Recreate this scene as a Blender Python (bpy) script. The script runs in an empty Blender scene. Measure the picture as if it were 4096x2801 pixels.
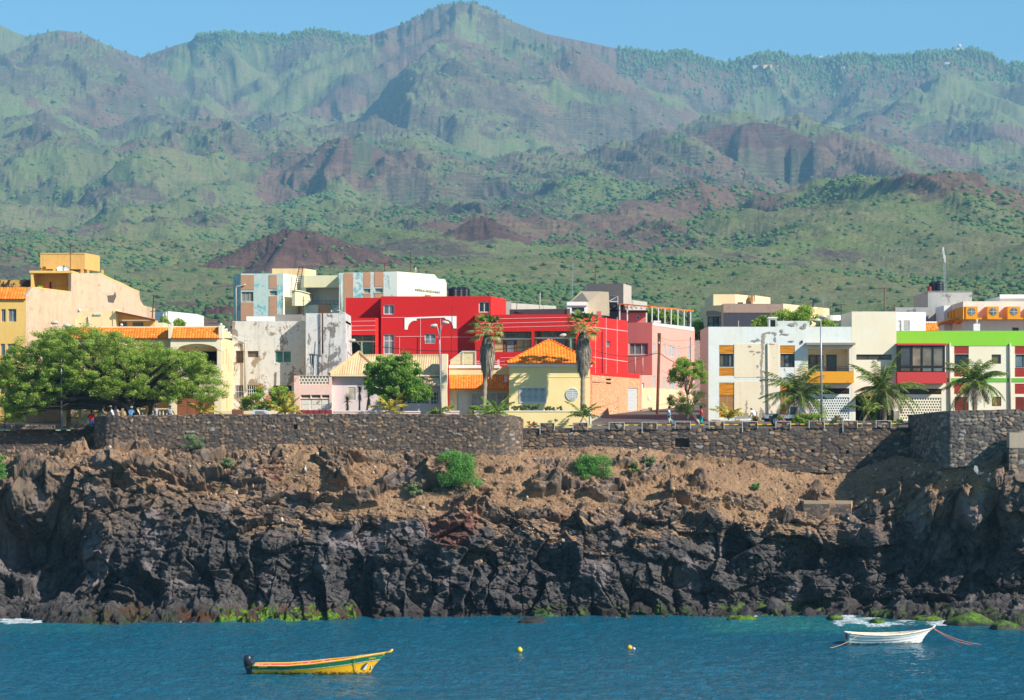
import bpy, bmesh, math, random
import numpy as np
from mathutils import Vector
R = math.radians
SC = bpy.context.scene
COL = SC.collection
# ------------------------------------------------------------------ camera, sky, sun, exposure
FPX, CX, HY, CH = 10600.0, 2048.0, 1650.0, 15.0       # focal length in photo pixels, principal column, horizon row, eye height
cam_d = bpy.data.cameras.new('camera'); cam = bpy.data.objects.new('camera', cam_d); COL.objects.link(cam)
cam_d.sensor_width = 36.0; cam_d.sensor_fit = 'HORIZONTAL'
cam_d.lens = 36.0 * FPX / 4096.0
cam_d.shift_y = (HY - 1400.5) / 4096.0
cam_d.clip_start = 1.0; cam_d.clip_end = 30000.0
cam.location = (0, 0, CH); cam.rotation_euler = (R(90), 0, 0)
SC.camera = cam
SUN = Vector((0.70, -0.46, 0.60)).normalized()          # towards the sun: right, a little behind the camera
SUN_EL = math.asin(SUN.z); SUN_AZ = math.atan2(SUN.x, SUN.y)
w = bpy.data.worlds.new('World'); SC.world = w; w.use_nodes = True
nt = w.node_tree; nt.nodes.clear()
sky = nt.nodes.new('ShaderNodeTexSky'); sky.sky_type = 'NISHITA'; sky.sun_disc = False
sky.sun_elevation = SUN_EL; sky.sun_rotation = SUN_AZ
sky.altitude = 1200; sky.air_density = 1.0; sky.dust_density = 0.15; sky.ozone_density = 3.0
bg = nt.nodes.new('ShaderNodeBackground'); bg.inputs[1].default_value = 0.10
wo = nt.nodes.new('ShaderNodeOutputWorld')
tint = nt.nodes.new('ShaderNodeMix'); tint.data_type = 'RGBA'; tint.blend_type = 'MULTIPLY'; tint.inputs[0].default_value = 1.0
tint.inputs[7].default_value = (0.52, 0.82, 0.90, 1)
nt.links.new(sky.outputs[0], tint.inputs[6]); nt.links.new(tint.outputs[2], bg.inputs[0]); nt.links.new(bg.outputs[0], wo.inputs[0])
sd = bpy.data.lights.new('sun', 'SUN'); sd.energy = 4.4; sd.angle = R(0.5); sd.color = (1.0, 0.945, 0.86)
so = bpy.data.objects.new('sun', sd); COL.objects.link(so)
so.rotation_euler = (-SUN).to_track_quat('-Z', 'Y').to_euler(); so.location = (60, -40, 80)
SC.view_settings.view_transform = 'Standard'; SC.view_settings.look = 'None'
SC.view_settings.exposure = 0.72; SC.view_settings.gamma = 1.0; SC.view_settings.use_curve_mapping = False
SC.cycles.max_bounces = 5; SC.cycles.diffuse_bounces = 3; SC.cycles.glossy_bounces = 2
SC.cycles.transmission_bounces = 2; SC.cycles.volume_bounces = 0; SC.cycles.transparent_max_bounces = 4

# ------------------------------------------------------------------ noise
rng = np.random.default_rng(7)
_PERM = np.random.default_rng(3).random((256, 256))
def hsh(i, j, s=0):
    return _PERM[(i * 73 + j * 19 + s * 57 + (i * j) % 31) & 255, (j * 101 + i * 7 + s * 113) & 255]
def vnoise(x, y, s=0):
    xi = np.floor(x).astype(np.int64); yi = np.floor(y).astype(np.int64)
    fx = x - xi; fy = y - yi; fx = fx*fx*fx*(fx*(fx*6-15)+10); fy = fy*fy*fy*(fy*(fy*6-15)+10)
    a = hsh(xi, yi, s); b = hsh(xi+1, yi, s); c = hsh(xi, yi+1, s); d = hsh(xi+1, yi+1, s)
    return (a + (b-a)*fx)*(1-fy) + (c + (d-c)*fx)*fy
def fbm(x, y, o=5, s=0, g=0.5):
    r = 0; a = 1; t = 0
    for k in range(o):
        r = r + a*vnoise(x, y, s+k); t += a; a *= g; x = x*2.03+11.3; y = y*2.03-7.1
    return r/t
def ridged(x, y, o=5, s=0, g=0.5):
    r = 0; a = 1; t = 0
    for k in range(o):
        r = r + a*(1-np.abs(2*vnoise(x, y, s+k)-1)); t += a; a *= g; x = x*2.03+5.7; y = y*2.03+3.9
    return r/t
def cells(x, y, s=0, jit=0.9):
    """distance to nearest and second cell point, id hash, offset to the nearest point"""
    xi = np.floor(x).astype(np.int64); yi = np.floor(y).astype(np.int64)
    f1 = np.full(x.shape, 9.0); f2 = f1.copy(); cid = np.zeros(x.shape); ox = np.zeros(x.shape); oy = np.zeros(x.shape)
    for di in (-1, 0, 1):
        for dj in (-1, 0, 1):
            i = xi+di; j = yi+dj
            px = i + .5 + jit*(hsh(i, j, s)-.5); py = j + .5 + jit*(hsh(i, j, s+9)-.5)
            dx = x-px; dy = y-py; d = np.sqrt(dx*dx+dy*dy)
            n = d < f1
            f2 = np.where(n, f1, np.minimum(f2, d)); cid = np.where(n, hsh(i, j, s+21), cid)
            ox = np.where(n, dx, ox); oy = np.where(n, dy, oy); f1 = np.where(n, d, f1)
    return f1, f2, cid, ox, oy
def facets(x, y, s=0, tilt=0.8, crack=0.12, cdepth=0.5):
    f1, f2, cid, ox, oy = cells(x, y, s)
    a = (cid*37.7 % 1.0 - .5)*2*tilt; b = (cid*91.3 % 1.0 - .5)*2*tilt
    h = (cid-.5) + a*ox + b*oy
    return h - cdepth*np.clip(1-(f2-f1)/crack, 0, 1)
def smooth(a, b, x):
    t = np.clip((x-a)/(b-a), 0, 1); return t*t*(3-2*t)

# ------------------------------------------------------------------ tagging and mesh helpers
def tag(o, label=None, cat=None, group=None, kind=None):
    if label: o['label'] = label
    if cat: o['category'] = cat
    if group: o['group'] = group
    if kind: o['kind'] = kind
    return o
def thing(name, label, cat, loc, group=None):
    o = bpy.data.objects.new(name, None); o.empty_display_size = 0.3; COL.objects.link(o); o.location = loc
    return tag(o, label, cat, group, 'thing')
def rootloc(p):
    while p is not None and p.parent is not None: p = p.parent
    return Vector(p.location) if p is not None else Vector((0, 0, 0))
def mesh_np(name, V, F, mat, parent=None, smooth_=False, attrs=None, local=False):
    V = np.asarray(V, dtype=np.float32); F = np.asarray(F, dtype=np.int32)
    if parent is not None and not local: V = V - np.array(rootloc(parent), dtype=np.float32)
    me = bpy.data.meshes.new(name); k = F.shape[1]
    me.vertices.add(len(V)); me.vertices.foreach_set('co', V.ravel())
    me.loops.add(F.size); me.loops.foreach_set('vertex_index', F.ravel())
    me.polygons.add(len(F)); me.polygons.foreach_set('loop_start', np.arange(0, F.size, k, dtype=np.int32))
    me.polygons.foreach_set('loop_total', np.full(len(F), k, dtype=np.int32))
    if smooth_: me.polygons.foreach_set('use_smooth', np.ones(len(F), dtype=bool))
    me.update(calc_edges=True)
    for an, (dom, arr) in (attrs or {}).items():
        arr = np.asarray(arr, dtype=np.float32)
        if arr.ndim == 1:
            at = me.attributes.new(an, 'FLOAT', dom); at.data.foreach_set('value', arr)
        else:
            at = me.attributes.new(an, 'FLOAT_COLOR', dom); at.data.foreach_set('color', arr.ravel())
    if mat is not None: me.materials.append(mat)
    o = bpy.data.objects.new(name, me); COL.objects.link(o)
    if parent is not None: o.parent = parent
    return o
def grid_faces(nr, nc):
    i = np.arange(nr-1)[:, None]*nc + np.arange(nc-1)[None, :]
    return np.stack([i, i+1, i+1+nc, i+nc], -1).reshape(-1, 4)
class MB:
    """collects shapes in world space and links them as one mesh object"""
    def __init__(s): s.v = []; s.f = []
    def add(s, vs, fs):
        n = len(s.v); s.v += [tuple(v) for v in vs]; s.f += [tuple(n+i for i in f) for f in fs]; return s
    def box(s, x0, y0, z0, x1, y1, z1):
        v = [(x0,y0,z0),(x1,y0,z0),(x1,y1,z0),(x0,y1,z0),(x0,y0,z1),(x1,y0,z1),(x1,y1,z1),(x0,y1,z1)]
        return s.add(v, [(0,3,2,1),(4,5,6,7),(0,1,5,4),(1,2,6,5),(2,3,7,6),(3,0,4,7)])
    def obox(s, o, u, n, z0, s0, s1, d0, d1, z1):
        """box in a wall frame: along u from s0 to s1, along outward n from d0 to d1"""
        v = []
        for z in (z0, z1):
            for a, b in ((s0,d1),(s1,d1),(s1,d0),(s0,d0)):
                v.append((o[0]+u[0]*a+n[0]*b, o[1]+u[1]*a+n[1]*b, z))
        return s.add(v, [(0,3,2,1),(4,5,6,7),(0,1,5,4),(1,2,6,5),(2,3,7,6),(3,0,4,7)])
    def prism(s, poly, z0, z1):
        n = len(poly)
        if sum(poly[i][0]*poly[(i+1)%n][1]-poly[(i+1)%n][0]*poly[i][1] for i in range(n)) < 0: poly = poly[::-1]
        v = [(x, y, z0) for x, y in poly] + [(x, y, z1) for x, y in poly]
        f = [tuple(range(n))[::-1], tuple(range(n, 2*n))] + [(i, (i+1)%n, (i+1)%n+n, i+n) for i in range(n)]
        return s.add(v, f)
    def slab(s, pts, nrm, t):
        """planar polygon of 3-D points extruded by -nrm*t"""
        n = len(pts); P = [Vector(p) for p in pts]; N = Vector(nrm); a = Vector((0,0,0))
        for i in range(n): a += P[i].cross(P[(i+1)%n])
        if a.dot(N) < 0: P = P[::-1]
        v = P + [p - N*t for p in P]
        return s.add(v, [tuple(range(n)), tuple(range(n, 2*n))[::-1]] + [(i, i+n, (i+1)%n+n, (i+1)%n) for i in range(n)])
    def tube(s, pts, r, k=8, r2=None, cap=True):
        P = [Vector(p) for p in pts]; m = len(P)
        if isinstance(r, (list, tuple)): rr = r
        else: rr = [r + ((r2 if r2 is not None else r)-r)*i/max(1, m-1) for i in range(m)]
        b = len(s.v); up = Vector((0,0,1)); ref = None
        for i in range(m):
            t = (P[min(i+1, m-1)] - P[max(i-1, 0)])
            if t.length < 1e-9: t = Vector((0,0,1))
            t.normalize()
            if ref is None:
                ref = t.orthogonal().normalized()
            ref = (ref - t*ref.dot(t)); ref = ref.normalized() if ref.length > 1e-6 else t.orthogonal().normalized()
            bi = t.cross(ref)
            for j in range(k):
                a = 2*math.pi*j/k
                s.v.append(tuple(P[i] + (ref*math.cos(a) + bi*math.sin(a))*rr[i]))
        for i in range(m-1):
            for j in range(k):
                a = b+i*k+j; c = b+i*k+(j+1)%k; s.f.append((a, c, c+k, a+k))
        if cap:
            s.f.append(tuple(b+j for j in range(k))[::-1]); s.f.append(tuple(b+(m-1)*k+j for j in range(k)))
        return s
    def lathe(s, c, prof, k=14):
        b = len(s.v); m = len(prof)
        for z, r in prof:
            for j in range(k):
                a = 2*math.pi*j/k; s.v.append((c[0]+r*math.cos(a), c[1]+r*math.sin(a), c[2]+z))
        for i in range(m-1):
            for j in range(k):
                a = b+i*k+j; d = b+i*k+(j+1)%k; s.f.append((a, d, d+k, a+k))
        s.f.append(tuple(b+j for j in range(k))[::-1]); s.f.append(tuple(b+(m-1)*k+j for j in range(k)))
        return s
    def ball(s, c, r, k=10, sz=1.0):
        pr = [(-r*sz*math.cos(math.pi*i/6), max(1e-4, r*math.sin(math.pi*i/6))) for i in range(7)]
        return s.lathe(c, pr, k)
    def build(s, name, mat, parent=None, label=None, sm=False, local=False):
        me = bpy.data.meshes.new(name)
        L = Vector((0,0,0)) if (parent is None or local) else rootloc(parent)
        me.from_pydata([(v[0]-L.x, v[1]-L.y, v[2]-L.z) for v in s.v], [], s.f)
        if sm:
            me.polygons.foreach_set('use_smooth', [True]*len(me.polygons))
        me.update()
        if mat is not None: me.materials.append(mat)
        o = bpy.data.objects.new(name, me); COL.objects.link(o)
        if parent is not None: o.parent = parent
        if label: o['label'] = label
        return o
def copy_tree(o, parent=None):
    c = o.copy(); COL.objects.link(c)
    if parent is not None: c.parent = parent
    for ch in list(o.children): copy_tree(ch, c)
    return c
def apply_mods(o):
    dg = bpy.context.evaluated_depsgraph_get(); dg.update()
    me = bpy.data.meshes.new_from_object(o.evaluated_get(dg)); o.modifiers.clear(); old = o.data; o.data = me
    bpy.data.meshes.remove(old)
    return o

# ------------------------------------------------------------------ material helpers
class NT:
    def __init__(s, name):
        s.m = bpy.data.materials.new(name); s.m.use_nodes = True; s.t = s.m.node_tree; s.t.nodes.clear()
        s.out = s.n('ShaderNodeOutputMaterial'); s.b = s.n('ShaderNodeBsdfPrincipled'); s.l(s.b.outputs[0], s.out.inputs[0])
        s.b.inputs['Specular IOR Level'].default_value = 0.3
    def n(s, t, **k):
        x = s.t.nodes.new(t)
        for a, b in k.items(): setattr(x, a, b)
        return x
    def l(s, a, b): s.t.links.new(a, b)
    def pos(s, scale=(1,1,1)):
        g = s.n('ShaderNodeNewGeometry'); m = s.n('ShaderNodeVectorMath', operation='MULTIPLY'); s.l(g.outputs['Position'], m.inputs[0])
        m.inputs[1].default_value = scale; return m.outputs[0]
    def noise(s, vec, scale, detail=4, rough=.55, dist=0):
        x = s.n('ShaderNodeTexNoise'); s.l(vec, x.inputs['Vector']); x.inputs['Scale'].default_value = scale
        x.inputs['Detail'].default_value = detail; x.inputs['Roughness'].default_value = rough; x.inputs['Distortion'].default_value = dist
        return x.outputs[0]
    def ramp(s, fac, stops, interp='LINEAR'):
        x = s.n('ShaderNodeValToRGB'); s.l(fac, x.inputs[0]); e = x.color_ramp.elements; x.color_ramp.interpolation = interp
        while len(e) < len(stops): e.new(0.5)
        for k, (p, c) in zip(e, stops):
            k.position = p; k.color = (c, c, c, 1) if isinstance(c, (int, float)) else tuple(c)+(1,)
        return x.outputs[0]
    def mix(s, fac, a, b, mode='MIX'):
        x = s.n('ShaderNodeMix', data_type='RGBA', blend_type=mode)
        for v, i in ((fac, 0), (a, 6), (b, 7)):
            if isinstance(v, (int, float)): x.inputs[i].default_value = v
            elif isinstance(v, tuple): x.inputs[i].default_value = v if len(v) == 4 else v+(1,)
            else: s.l(v, x.inputs[i])
        return x.outputs[2]
    def attr(s, name):
        x = s.n('ShaderNodeAttribute', attribute_name=name); return x
    def math(s, op, a, b=None, clamp=False):
        x = s.n('ShaderNodeMath', operation=op); x.use_clamp = clamp
        for v, i in ((a, 0), (b, 1)):
            if v is None: continue
            if isinstance(v, (int, float)): x.inputs[i].default_value = v
            else: s.l(v, x.inputs[i])
        return x.outputs[0]
    def bump(s, h, strength=.5, dist=.05):
        x = s.n('ShaderNodeBump'); x.inputs['Strength'].default_value = strength; x.inputs['Distance'].default_value = dist
        s.l(h, x.inputs['Height']); s.l(x.outputs[0], s.b.inputs['Normal']); return x
    def set(s, col=None, rough=None, metal=None, spec=None):
        for v, k in ((col, 'Base Color'), (rough, 'Roughness'), (metal, 'Metallic'), (spec, 'Specular IOR Level')):
            if v is None: continue
            if isinstance(v, (int, float)): s.b.inputs[k].default_value = v
            elif isinstance(v, tuple): s.b.inputs[k].default_value = v+(1,) if len(v) == 3 else v
            else: s.l(v, s.b.inputs[k])
        return s.m
def lin(r, g, b):
    return tuple(((c/255)/12.92 if c/255 <= .04045 else ((c/255+.055)/1.055)**2.4) for c in (r, g, b))
def paint(name, col, stain=.25, sc=1.0, rough=.85, patch=None, pamt=.5, pscale=.35, streak=.3):
    """painted plaster: cloudy tone, rain streaks down from the top, optional peeled patches"""
    t = NT(name); p = t.pos(); dk = tuple(c*.62 for c in col); wm = tuple(min(1, c*f) for c, f in zip(col, (1.0, .93, .82)))
    c = t.mix(t.ramp(t.noise(p, .7*sc, 6, .6), [(.3, 0), (.75, 1)]), col, wm)
    st = t.noise(t.pos((2.2, 2.2, .22)), 1.0*sc, 5, .65)
    c = t.mix(t.math('MULTIPLY', t.ramp(st, [(.52, 0), (.78, 1)]), streak), c, dk)
    gr = t.ramp(t.noise(p, 3.1*sc, 6, .7), [(.5, 0), (.8, 1)])
    c = t.mix(t.math('MULTIPLY', gr, stain), c, tuple(x*.7 for x in dk))
    dr = t.ramp(t.noise(t.pos((5.5, 5.5, .16)), 1.0*sc, 3, .6), [(.60, 0), (.70, 1)])
    c = t.mix(t.math('MULTIPLY', dr, streak*.7), c, tuple(x*.55+.02 for x in dk))
    if patch:
        pn = t.ramp(t.noise(t.pos((1, 1, .8)), pscale*3, 7, .68, .6), [(.69-pamt*.2, 0), (.715-pamt*.2, 1)])
        c = t.mix(pn, c, t.mix(t.noise(p, 5, 4), patch, tuple(x*.6 for x in patch)))
    t.bump(t.noise(p, 9, 5, .7), .35, .03)
    return t.set(c, rough)
def flat(name, col, rough=.6, metal=0, var=.15, spec=.3):
    t = NT(name); p = t.pos()
    c = t.mix(t.ramp(t.noise(p, 6, 5, .65), [(.35, 0), (.7, 1)]), col, tuple(x*(1-var*1.6) for x in col))
    return t.set(c, rough, metal, spec)
# ------------------------------------------------------------------ photo-pixel coordinates of the survey views
VW = {0: (0, 0, 1.0), 1: (0, 950, 1.986), 2: (850, 1000, 2.119), 3: (1800, 1000, 2.119), 4: (2700, 1000, 2.119), 5: (3300, 950, 1.986)}
CV = [0, 0, 1.0]
def view(n): CV[:] = VW[n]
def sx(x): return CV[0] + x/CV[2]
def sy(y): return CV[1] + y/CV[2]
def WX(x, Y): return (sx(x)-CX)*Y/FPX
def WZ(y, Y): return CH + (HY-sy(y))*Y/FPX
def W3(x, y, Y): return Vector((WX(x, Y), Y, WZ(y, Y)))
def gz(Y): return 13.7 + max(0.0, min(Y, 420)-205)*.034          # street level, rising gently inland
# ================================================================== mountains
SKY = [(-900,230),(-500,180),(-250,90),(0,100),(60,130),(110,146),(140,140),(235,121),(330,132),(430,182),(560,232),(700,182),(760,166),(790,140),(900,128),(1050,136),(1130,142),(1260,116),(1330,126),(1440,150),(1480,140),(1600,100),(1700,52),(1760,20),(1830,12),(1900,12),(1960,38),(2048,85),(2180,135),(2330,165),(2470,195),(2500,192),(2620,215),(2690,208),(2730,200),(2830,235),(2890,255),(2950,240),(3060,212),(3130,215),(3170,232),(3300,230),(3420,218),(3600,225),(3700,207),(3830,200),(3870,190),(3900,195),(3960,215),(4020,255),(4096,250),(4400,300),(5000,360)]
SKX = np.array([a for a, b in SKY], float); SKYY = np.array([b for a, b in SKY], float)
def sky_tan(px): return (HY - np.interp(px, SKX, SKYY))/FPX
DX = 25.0
gx = np.arange(-2500, 2501, DX); gy = np.arange(300, 8801, DX); NX, NY = len(gx), len(gy)
GX, GY = np.meshgrid(gx, gy)
PXG = CX + GX/GY*FPX
RD = np.array([300, 500, 800, 1100, 1500, 2000, 3000, 3800, 4700, 5700, 6500, 7000, 7600, 8800.])
RT = np.array([.004, .016, .0285, .037, .0475, .060, .079, .094, .112, .134, .150, .151, .135, .11])
base = CH + GY*np.interp(GY, RD, RT)*(0.45 + 0.55*sky_tan(PXG)/.150)
def seg_ridge(h, pts, slope, amp=1.0):
    """raise the surface to a ridge line given as (px, py, distance)"""
    P = [((a-CX)*d*.85/FPX, d*.85, CH+(HY-b)*d*.85/FPX) for a, b, d in pts]
    for (x0, y0, z0), (x1, y1, z1) in zip(P[:-1], P[1:]):
        dx, dy = x1-x0, y1-y0; L = dx*dx+dy*dy
        t = np.clip(((GX-x0)*dx + (GY-y0)*dy)/L, 0, 1)
        d = np.hypot(GX-x0-t*dx, GY-y0-t*dy)
        r = z0 + (z1-z0)*t - slope*d
        k = 30.0; m = np.maximum(h, r); h = m + k*np.log(np.exp(np.clip((h-m)/k, -30, 0)) + np.exp(np.clip((r-m)/k, -30, 0)))
    return h
h = base*(1 - .10*smooth(1500, 4000, GY)*smooth(7000, 6300, GY))
wx = (fbm(GX/900, GY/900, 3, 41)-.5)*260; GX0 = GX; GX = GX + wx
for pts, sl in (
    ([(1850,12,7700),(1800,190,7000),(1700,330,6200),(1560,420,5500),(1480,530,4700),(1330,640,4100)], .62),
    ([(1900,12,7700),(2150,150,7300),(2330,250,6800),(2480,262,6300),(2680,330,6000),(2770,440,5600)], .62),
    ([(1900,100,7500),(1890,300,6700),(1810,440,6000),(1640,560,5200)], .6),
    ([(2080,190,7300),(2060,340,6500),(2180,470,5800),(2030,610,5000),(1980,760,4200)], .55),
    ([(235,121,7600),(380,230,7000),(620,330,6500),(820,420,5800),(960,560,5000),(1140,700,4200)], .5),
    ([(235,121,7600),(120,300,6600),(160,480,5800),(420,620,4800),(700,790,3900)], .5),
    ([(-60,330,7000),(60,620,5000),(250,700,4300),(500,840,3500)], .5),
    ([(900,128,8100),(980,250,7500),(1060,310,7000),(1280,330,6500),(1240,480,5700)], .5),
    ([(1260,118,8200),(1420,200,7600),(1560,330,6700)], .5),
    ([(2620,215,8100),(2700,330,7300),(2900,380,6500),(2990,432,5300),(3180,470,5000),(3500,560,4700),(3650,640,4200)], .55),
    ([(3060,212,8200),(3240,330,7300),(3420,420,6500),(3330,560,5500)], .5),
    ([(3870,190,8100),(3700,320,7400),(3560,430,6600),(3620,600,5600),(3820,760,4600),(4000,900,3600)], .5),
    ([(4100,250,8000),(4060,420,6900),(4130,620,5600),(4200,900,4000)], .5),
    ([(2640,480,5300),(2560,640,4500),(2700,740,3900),(2950,830,3200)], .5),
    ([(2300,640,4600),(2330,800,3700),(2150,900,3000)], .5),
    ([(3300,830,3000),(3500,850,2800),(3700,900,2400),(3900,1050,1800)], .4)):
    h = seg_ridge(h, pts, sl)
GX = GX0
h += (fbm(GX/420, GY/420, 5, 5)-.5)*22*smooth(700, 4000, GY) + (fbm(GX/150, GY/150, 3, 15)-.5)*18*smooth(300, 2500, GY)
wa = (fbm(GX/700, GY/700, 3, 131)-.5)*700; wb = (fbm(GX/260, GY/260, 3, 137)-.5)*170
sg = np.sin(GX/900+2.1)*.35
v1 = ridged((GX+wa+wb+GY*sg)/480, GY/2600+wa/900, 2, 141, .4); v2 = ridged((GX+wb*1.5+wa*.6-GY*.35)/210, (GY+wa*1.5)/1700, 3, 151, .5)
am = smooth(1500, 3300, GY)*smooth(6900, 5900, GY)
h += ((v1-.72)*175 + (v2-.65)*120)*am*(GY/5600)**1.6 + ((v2-.65)*50)*smooth(500, 1300, GY)*smooth(4300, 2500, GY)
# stream-power erosion: carves branching valleys between the ridges
hh = h.ravel().copy(); N = NX*NY; idx = np.arange(N).reshape(NY, NX)
up = (h - h.min()).ravel()/700.0
offs = [(-1,-1),(-1,0),(-1,1),(0,-1),(0,1),(1,-1),(1,0),(1,1)]
front = np.zeros((NY, NX), bool); front[0] = True; front = front.ravel()
for it in range(16):
    H = hh.reshape(NY, NX); best = np.zeros((NY, NX)); rec = idx.copy()
    Hp = np.pad(H, 1, mode='constant', constant_values=1e9)
    for dj, di in offs:
        nb = Hp[1+dj:1+dj+NY, 1+di:1+di+NX]; s = (H-nb)/(DX*math.hypot(dj, di)); m = s > best
        best = np.where(m, s, best); rec = np.where(m, idx + dj*NX + di, rec)
    rec = rec.ravel(); rec[front] = np.arange(N)[front]
    order = np.argsort(hh); A = [1.0]*N; rl = rec.tolist(); ol = order.tolist()
    for i in reversed(ol):
        r = rl[i]
        if r != i: A[r] += A[i]
    A = np.array(A)*DX*DX
    F = (0.011*np.power(A, .45)/DX).tolist(); hl = hh.tolist(); 
    for i in ol:
        r = rl[i]
        if r != i: 
            f = F[i]; hl[i] = (hl[i] + f*hl[r])/(1+f)
    hh = np.array(hl) + up*1.9; hh[front] = h.ravel()[front]
    H = hh.reshape(NY, NX); Hq = np.pad(H, 1, mode='edge')
    hh = (H*.9 + .025*(Hq[:-2,1:-1]+Hq[2:,1:-1]+Hq[1:-1,:-2]+Hq[1:-1,2:])).ravel()
HE = hh.reshape(NY, NX); AF = np.log(A.reshape(NY, NX))
def samp(G, X, Y):
    u = np.clip((X-gx[0])/DX, 0, NX-1.001); v = np.clip((Y-gy[0])/DX, 0, NY-1.001)
    i = u.astype(int); j = v.astype(int); fx = u-i; fy = v-j
    def cr(p0, p1, p2, p3, t): return p1 + .5*t*(p2-p0 + t*(2*p0-5*p1+4*p2-p3 + t*(3*(p1-p2)+p3-p0)))
    rows = []
    for dj in (-1, 0, 1, 2):
        jj = np.clip(j+dj, 0, NY-1)
        rows.append(cr(*[G[jj, np.clip(i+di, 0, NX-1)] for di in (-1, 0, 1, 2)], fx))
    return cr(*rows, fy)
# fan-shaped mesh: finer near the town, coarser at the crest
NC, NRW = 1150, 640
ff = np.linspace(0, 1, NRW); rY = 330*np.exp(ff*math.log(8700/330.))
cp = np.linspace(-620, 4720, NC)
TY = np.repeat(rY[:, None], NC, 1); TPX = np.repeat(cp[None, :], NRW, 0); TX = (TPX-CX)*TY/FPX
TX = TX + 0
Z = samp(HE, TX, TY)
lo = smooth(600, 2600, TY)
wpx = fbm(TX/300, TY/300, 3, 61)*120
rg = ridged((TX+wpx+TY*.25)/105, (TY+wpx*2)/620, 6, 31, .55)
Z = Z + (rg-.55)*(22+32*lo)*smooth(330, 900, TY)*np.clip((TY/3500), .3, 1)
Z = Z + (fbm(TX/16, TY/16, 4, 71)-.5)*(2.0+5*lo)
# outcrop bands (lava cliffs): terracing where a mask says so
cm = smooth(.55, .66, fbm(TX/420, TY/420, 4, 81)) * smooth(1200, 2200, TY)
tz = Z + (fbm(TX/90, TY/90, 3, 82)-.5)*26; st = 22.0; fr = tz/st - np.floor(tz/st)
Z = Z + cm*(np.where(fr < .68, fr*.38, .26+(fr-.68)*2.31) - fr)*st*.38
REDM = np.zeros_like(Z); KNOB = []
def cone(px, py, D, wpx_, top=.12, red=1.0, skew=0.0, sharp=1.0):
    global Z, REDM
    cx = (px-CX)*D/FPX; hz = CH+(HY-py)*D/FPX; wr = wpx_*D/FPX
    dx = TX-cx-skew*(TY-D); dy = (TY-D)*.8
    a = np.arctan2(dy, dx); rr = np.hypot(dx, dy)/wr*(1+.16*(fbm(np.cos(a)*2.2+5+px, np.sin(a)*2.2+5, 4, 91)-.5)*4)
    zloc = samp(HE, np.full((1,1), cx), np.full((1,1), D))[0, 0]
    hgt = hz - zloc + 14
    s = np.clip(1-rr, 0, 1); pr = np.minimum(s/(1-top), 1.0)**sharp
    g = (ridged(a*4+px, rr*1.3, 4, 95)-.5)*.16*hgt*np.clip(s*4, 0, 1)
    Zc = zloc-14 + hgt*pr + g
    Z = np.where(s > 0, np.maximum(Z, Zc), Z)
    REDM = np.maximum(REDM, red*np.clip(s*5, 0, 1)*(Zc >= Z-2))
cone(1185, 930, 1550, 640, .1, .8, 0, .85)
cone(1930, 868, 1900, 340, .05, 1.0, 0, .95)
cone(1380, 525, 3700, 300, .2, .7)
cone(2985, 440, 4000, 420, .22, 1.0, 0, .7)
cone(880, 1235, 980, 260, .2, 1.0)
# fit the crest to the skyline of the photo
ta = (Z-CH)/TY; cur = ta.max(0); tgt = sky_tan(cp)
k_ = np.convolve(np.pad(tgt/cur, 60, mode='edge'), np.ones(121)/121, 'valid'); k_ = np.convolve(np.pad(k_, 30, mode='edge'), np.ones(61)/61, 'valid')
Z = CH + (Z-CH)*(1 + (k_[None, :]-1)*smooth(1800, 5600, TY))
ta = (Z-CH)/TY; cur = ta.max(0); rel = ta/cur[None, :]
Z = CH + (Z-CH)*(1 + (tgt/cur-1)[None, :]*smooth(.90, .995, rel))
over = (Z-CH)/TY > tgt[None, :]; Z = np.where(over, CH+tgt[None, :]*TY, Z)
Z = np.where(TY > 8450, Z - (TY-8450)*1.2, Z)
Z[0] = gz(330)-.6
gzv, gxv = np.gradient(Z); dYr = np.gradient(rY)[:, None]; dXr = TY/FPX*(cp[1]-cp[0])
nx_ = -gxv/dXr; ny_ = -(gzv)/dYr; slope = np.hypot(nx_, ny_)
rockm = smooth(.95, 1.4, slope + (fbm(TX/70, TY/70, 4, 101)-.5)*.5)
rockm = np.clip(rockm*.9+smooth(.60, .70, fbm(TX/170, TY/260, 5, 103))*.7*smooth(1000, 1800, TY), 0, 1)
rockm = np.clip(rockm + .75*cm*smooth(.35, .6, slope), 0, 1)
brown = smooth(.46, .62, fbm(TX/240, TY/330, 5, 111))*.9
brown = np.clip(brown*.9 + REDM*.0, 0, 1)
gul = np.clip(smooth(.56, .36, rg)*.75 + smooth(9.6, 12.5, samp(AF, TX, TY))*.5, 0, 1)*smooth(900, 1600, TY)
forest = smooth(250-215, 0, (HY-(Z-CH)/TY*FPX) - np.interp(TPX, SKX, SKYY) - 40*fbm(TX/200, TY/200, 3, 5))*smooth(5200, 6000, TY)*np.clip(smooth(2440, 2640, TPX)+smooth(700, 800, TPX)*smooth(1480, 1380, TPX), 0, 1)
t = NT('hillside'); at = t.attr('mk'); sp = t.n('ShaderNodeSeparateColor'); t.l(at.outputs['Color'], sp.inputs[0])
p = t.pos()
n1 = t.noise(p, .012, 6, .65); n2 = t.noise(p, .09, 7, .7); n3 = t.noise(t.pos((1, 1, 2.5)), .035, 7, .75)
grass = t.mix(t.ramp(n1, [(.38, 0), (.62, 1)]), lin(128, 138, 82), lin(138, 130, 92))
grass = t.mix(t.ramp(n2, [(.52, 0), (.66, 1)]), grass, lin(98, 124, 72))
grass = t.mix(t.math('MULTIPLY', t.ramp(t.noise(p, .25, 5, .7), [(.55, 0), (.7, 1)]), .6), grass, lin(64, 88, 50))
rock = t.mix(t.ramp(n3, [(.35, 0), (.65, 1)]), lin(124, 110, 90), lin(84, 78, 64))
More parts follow.
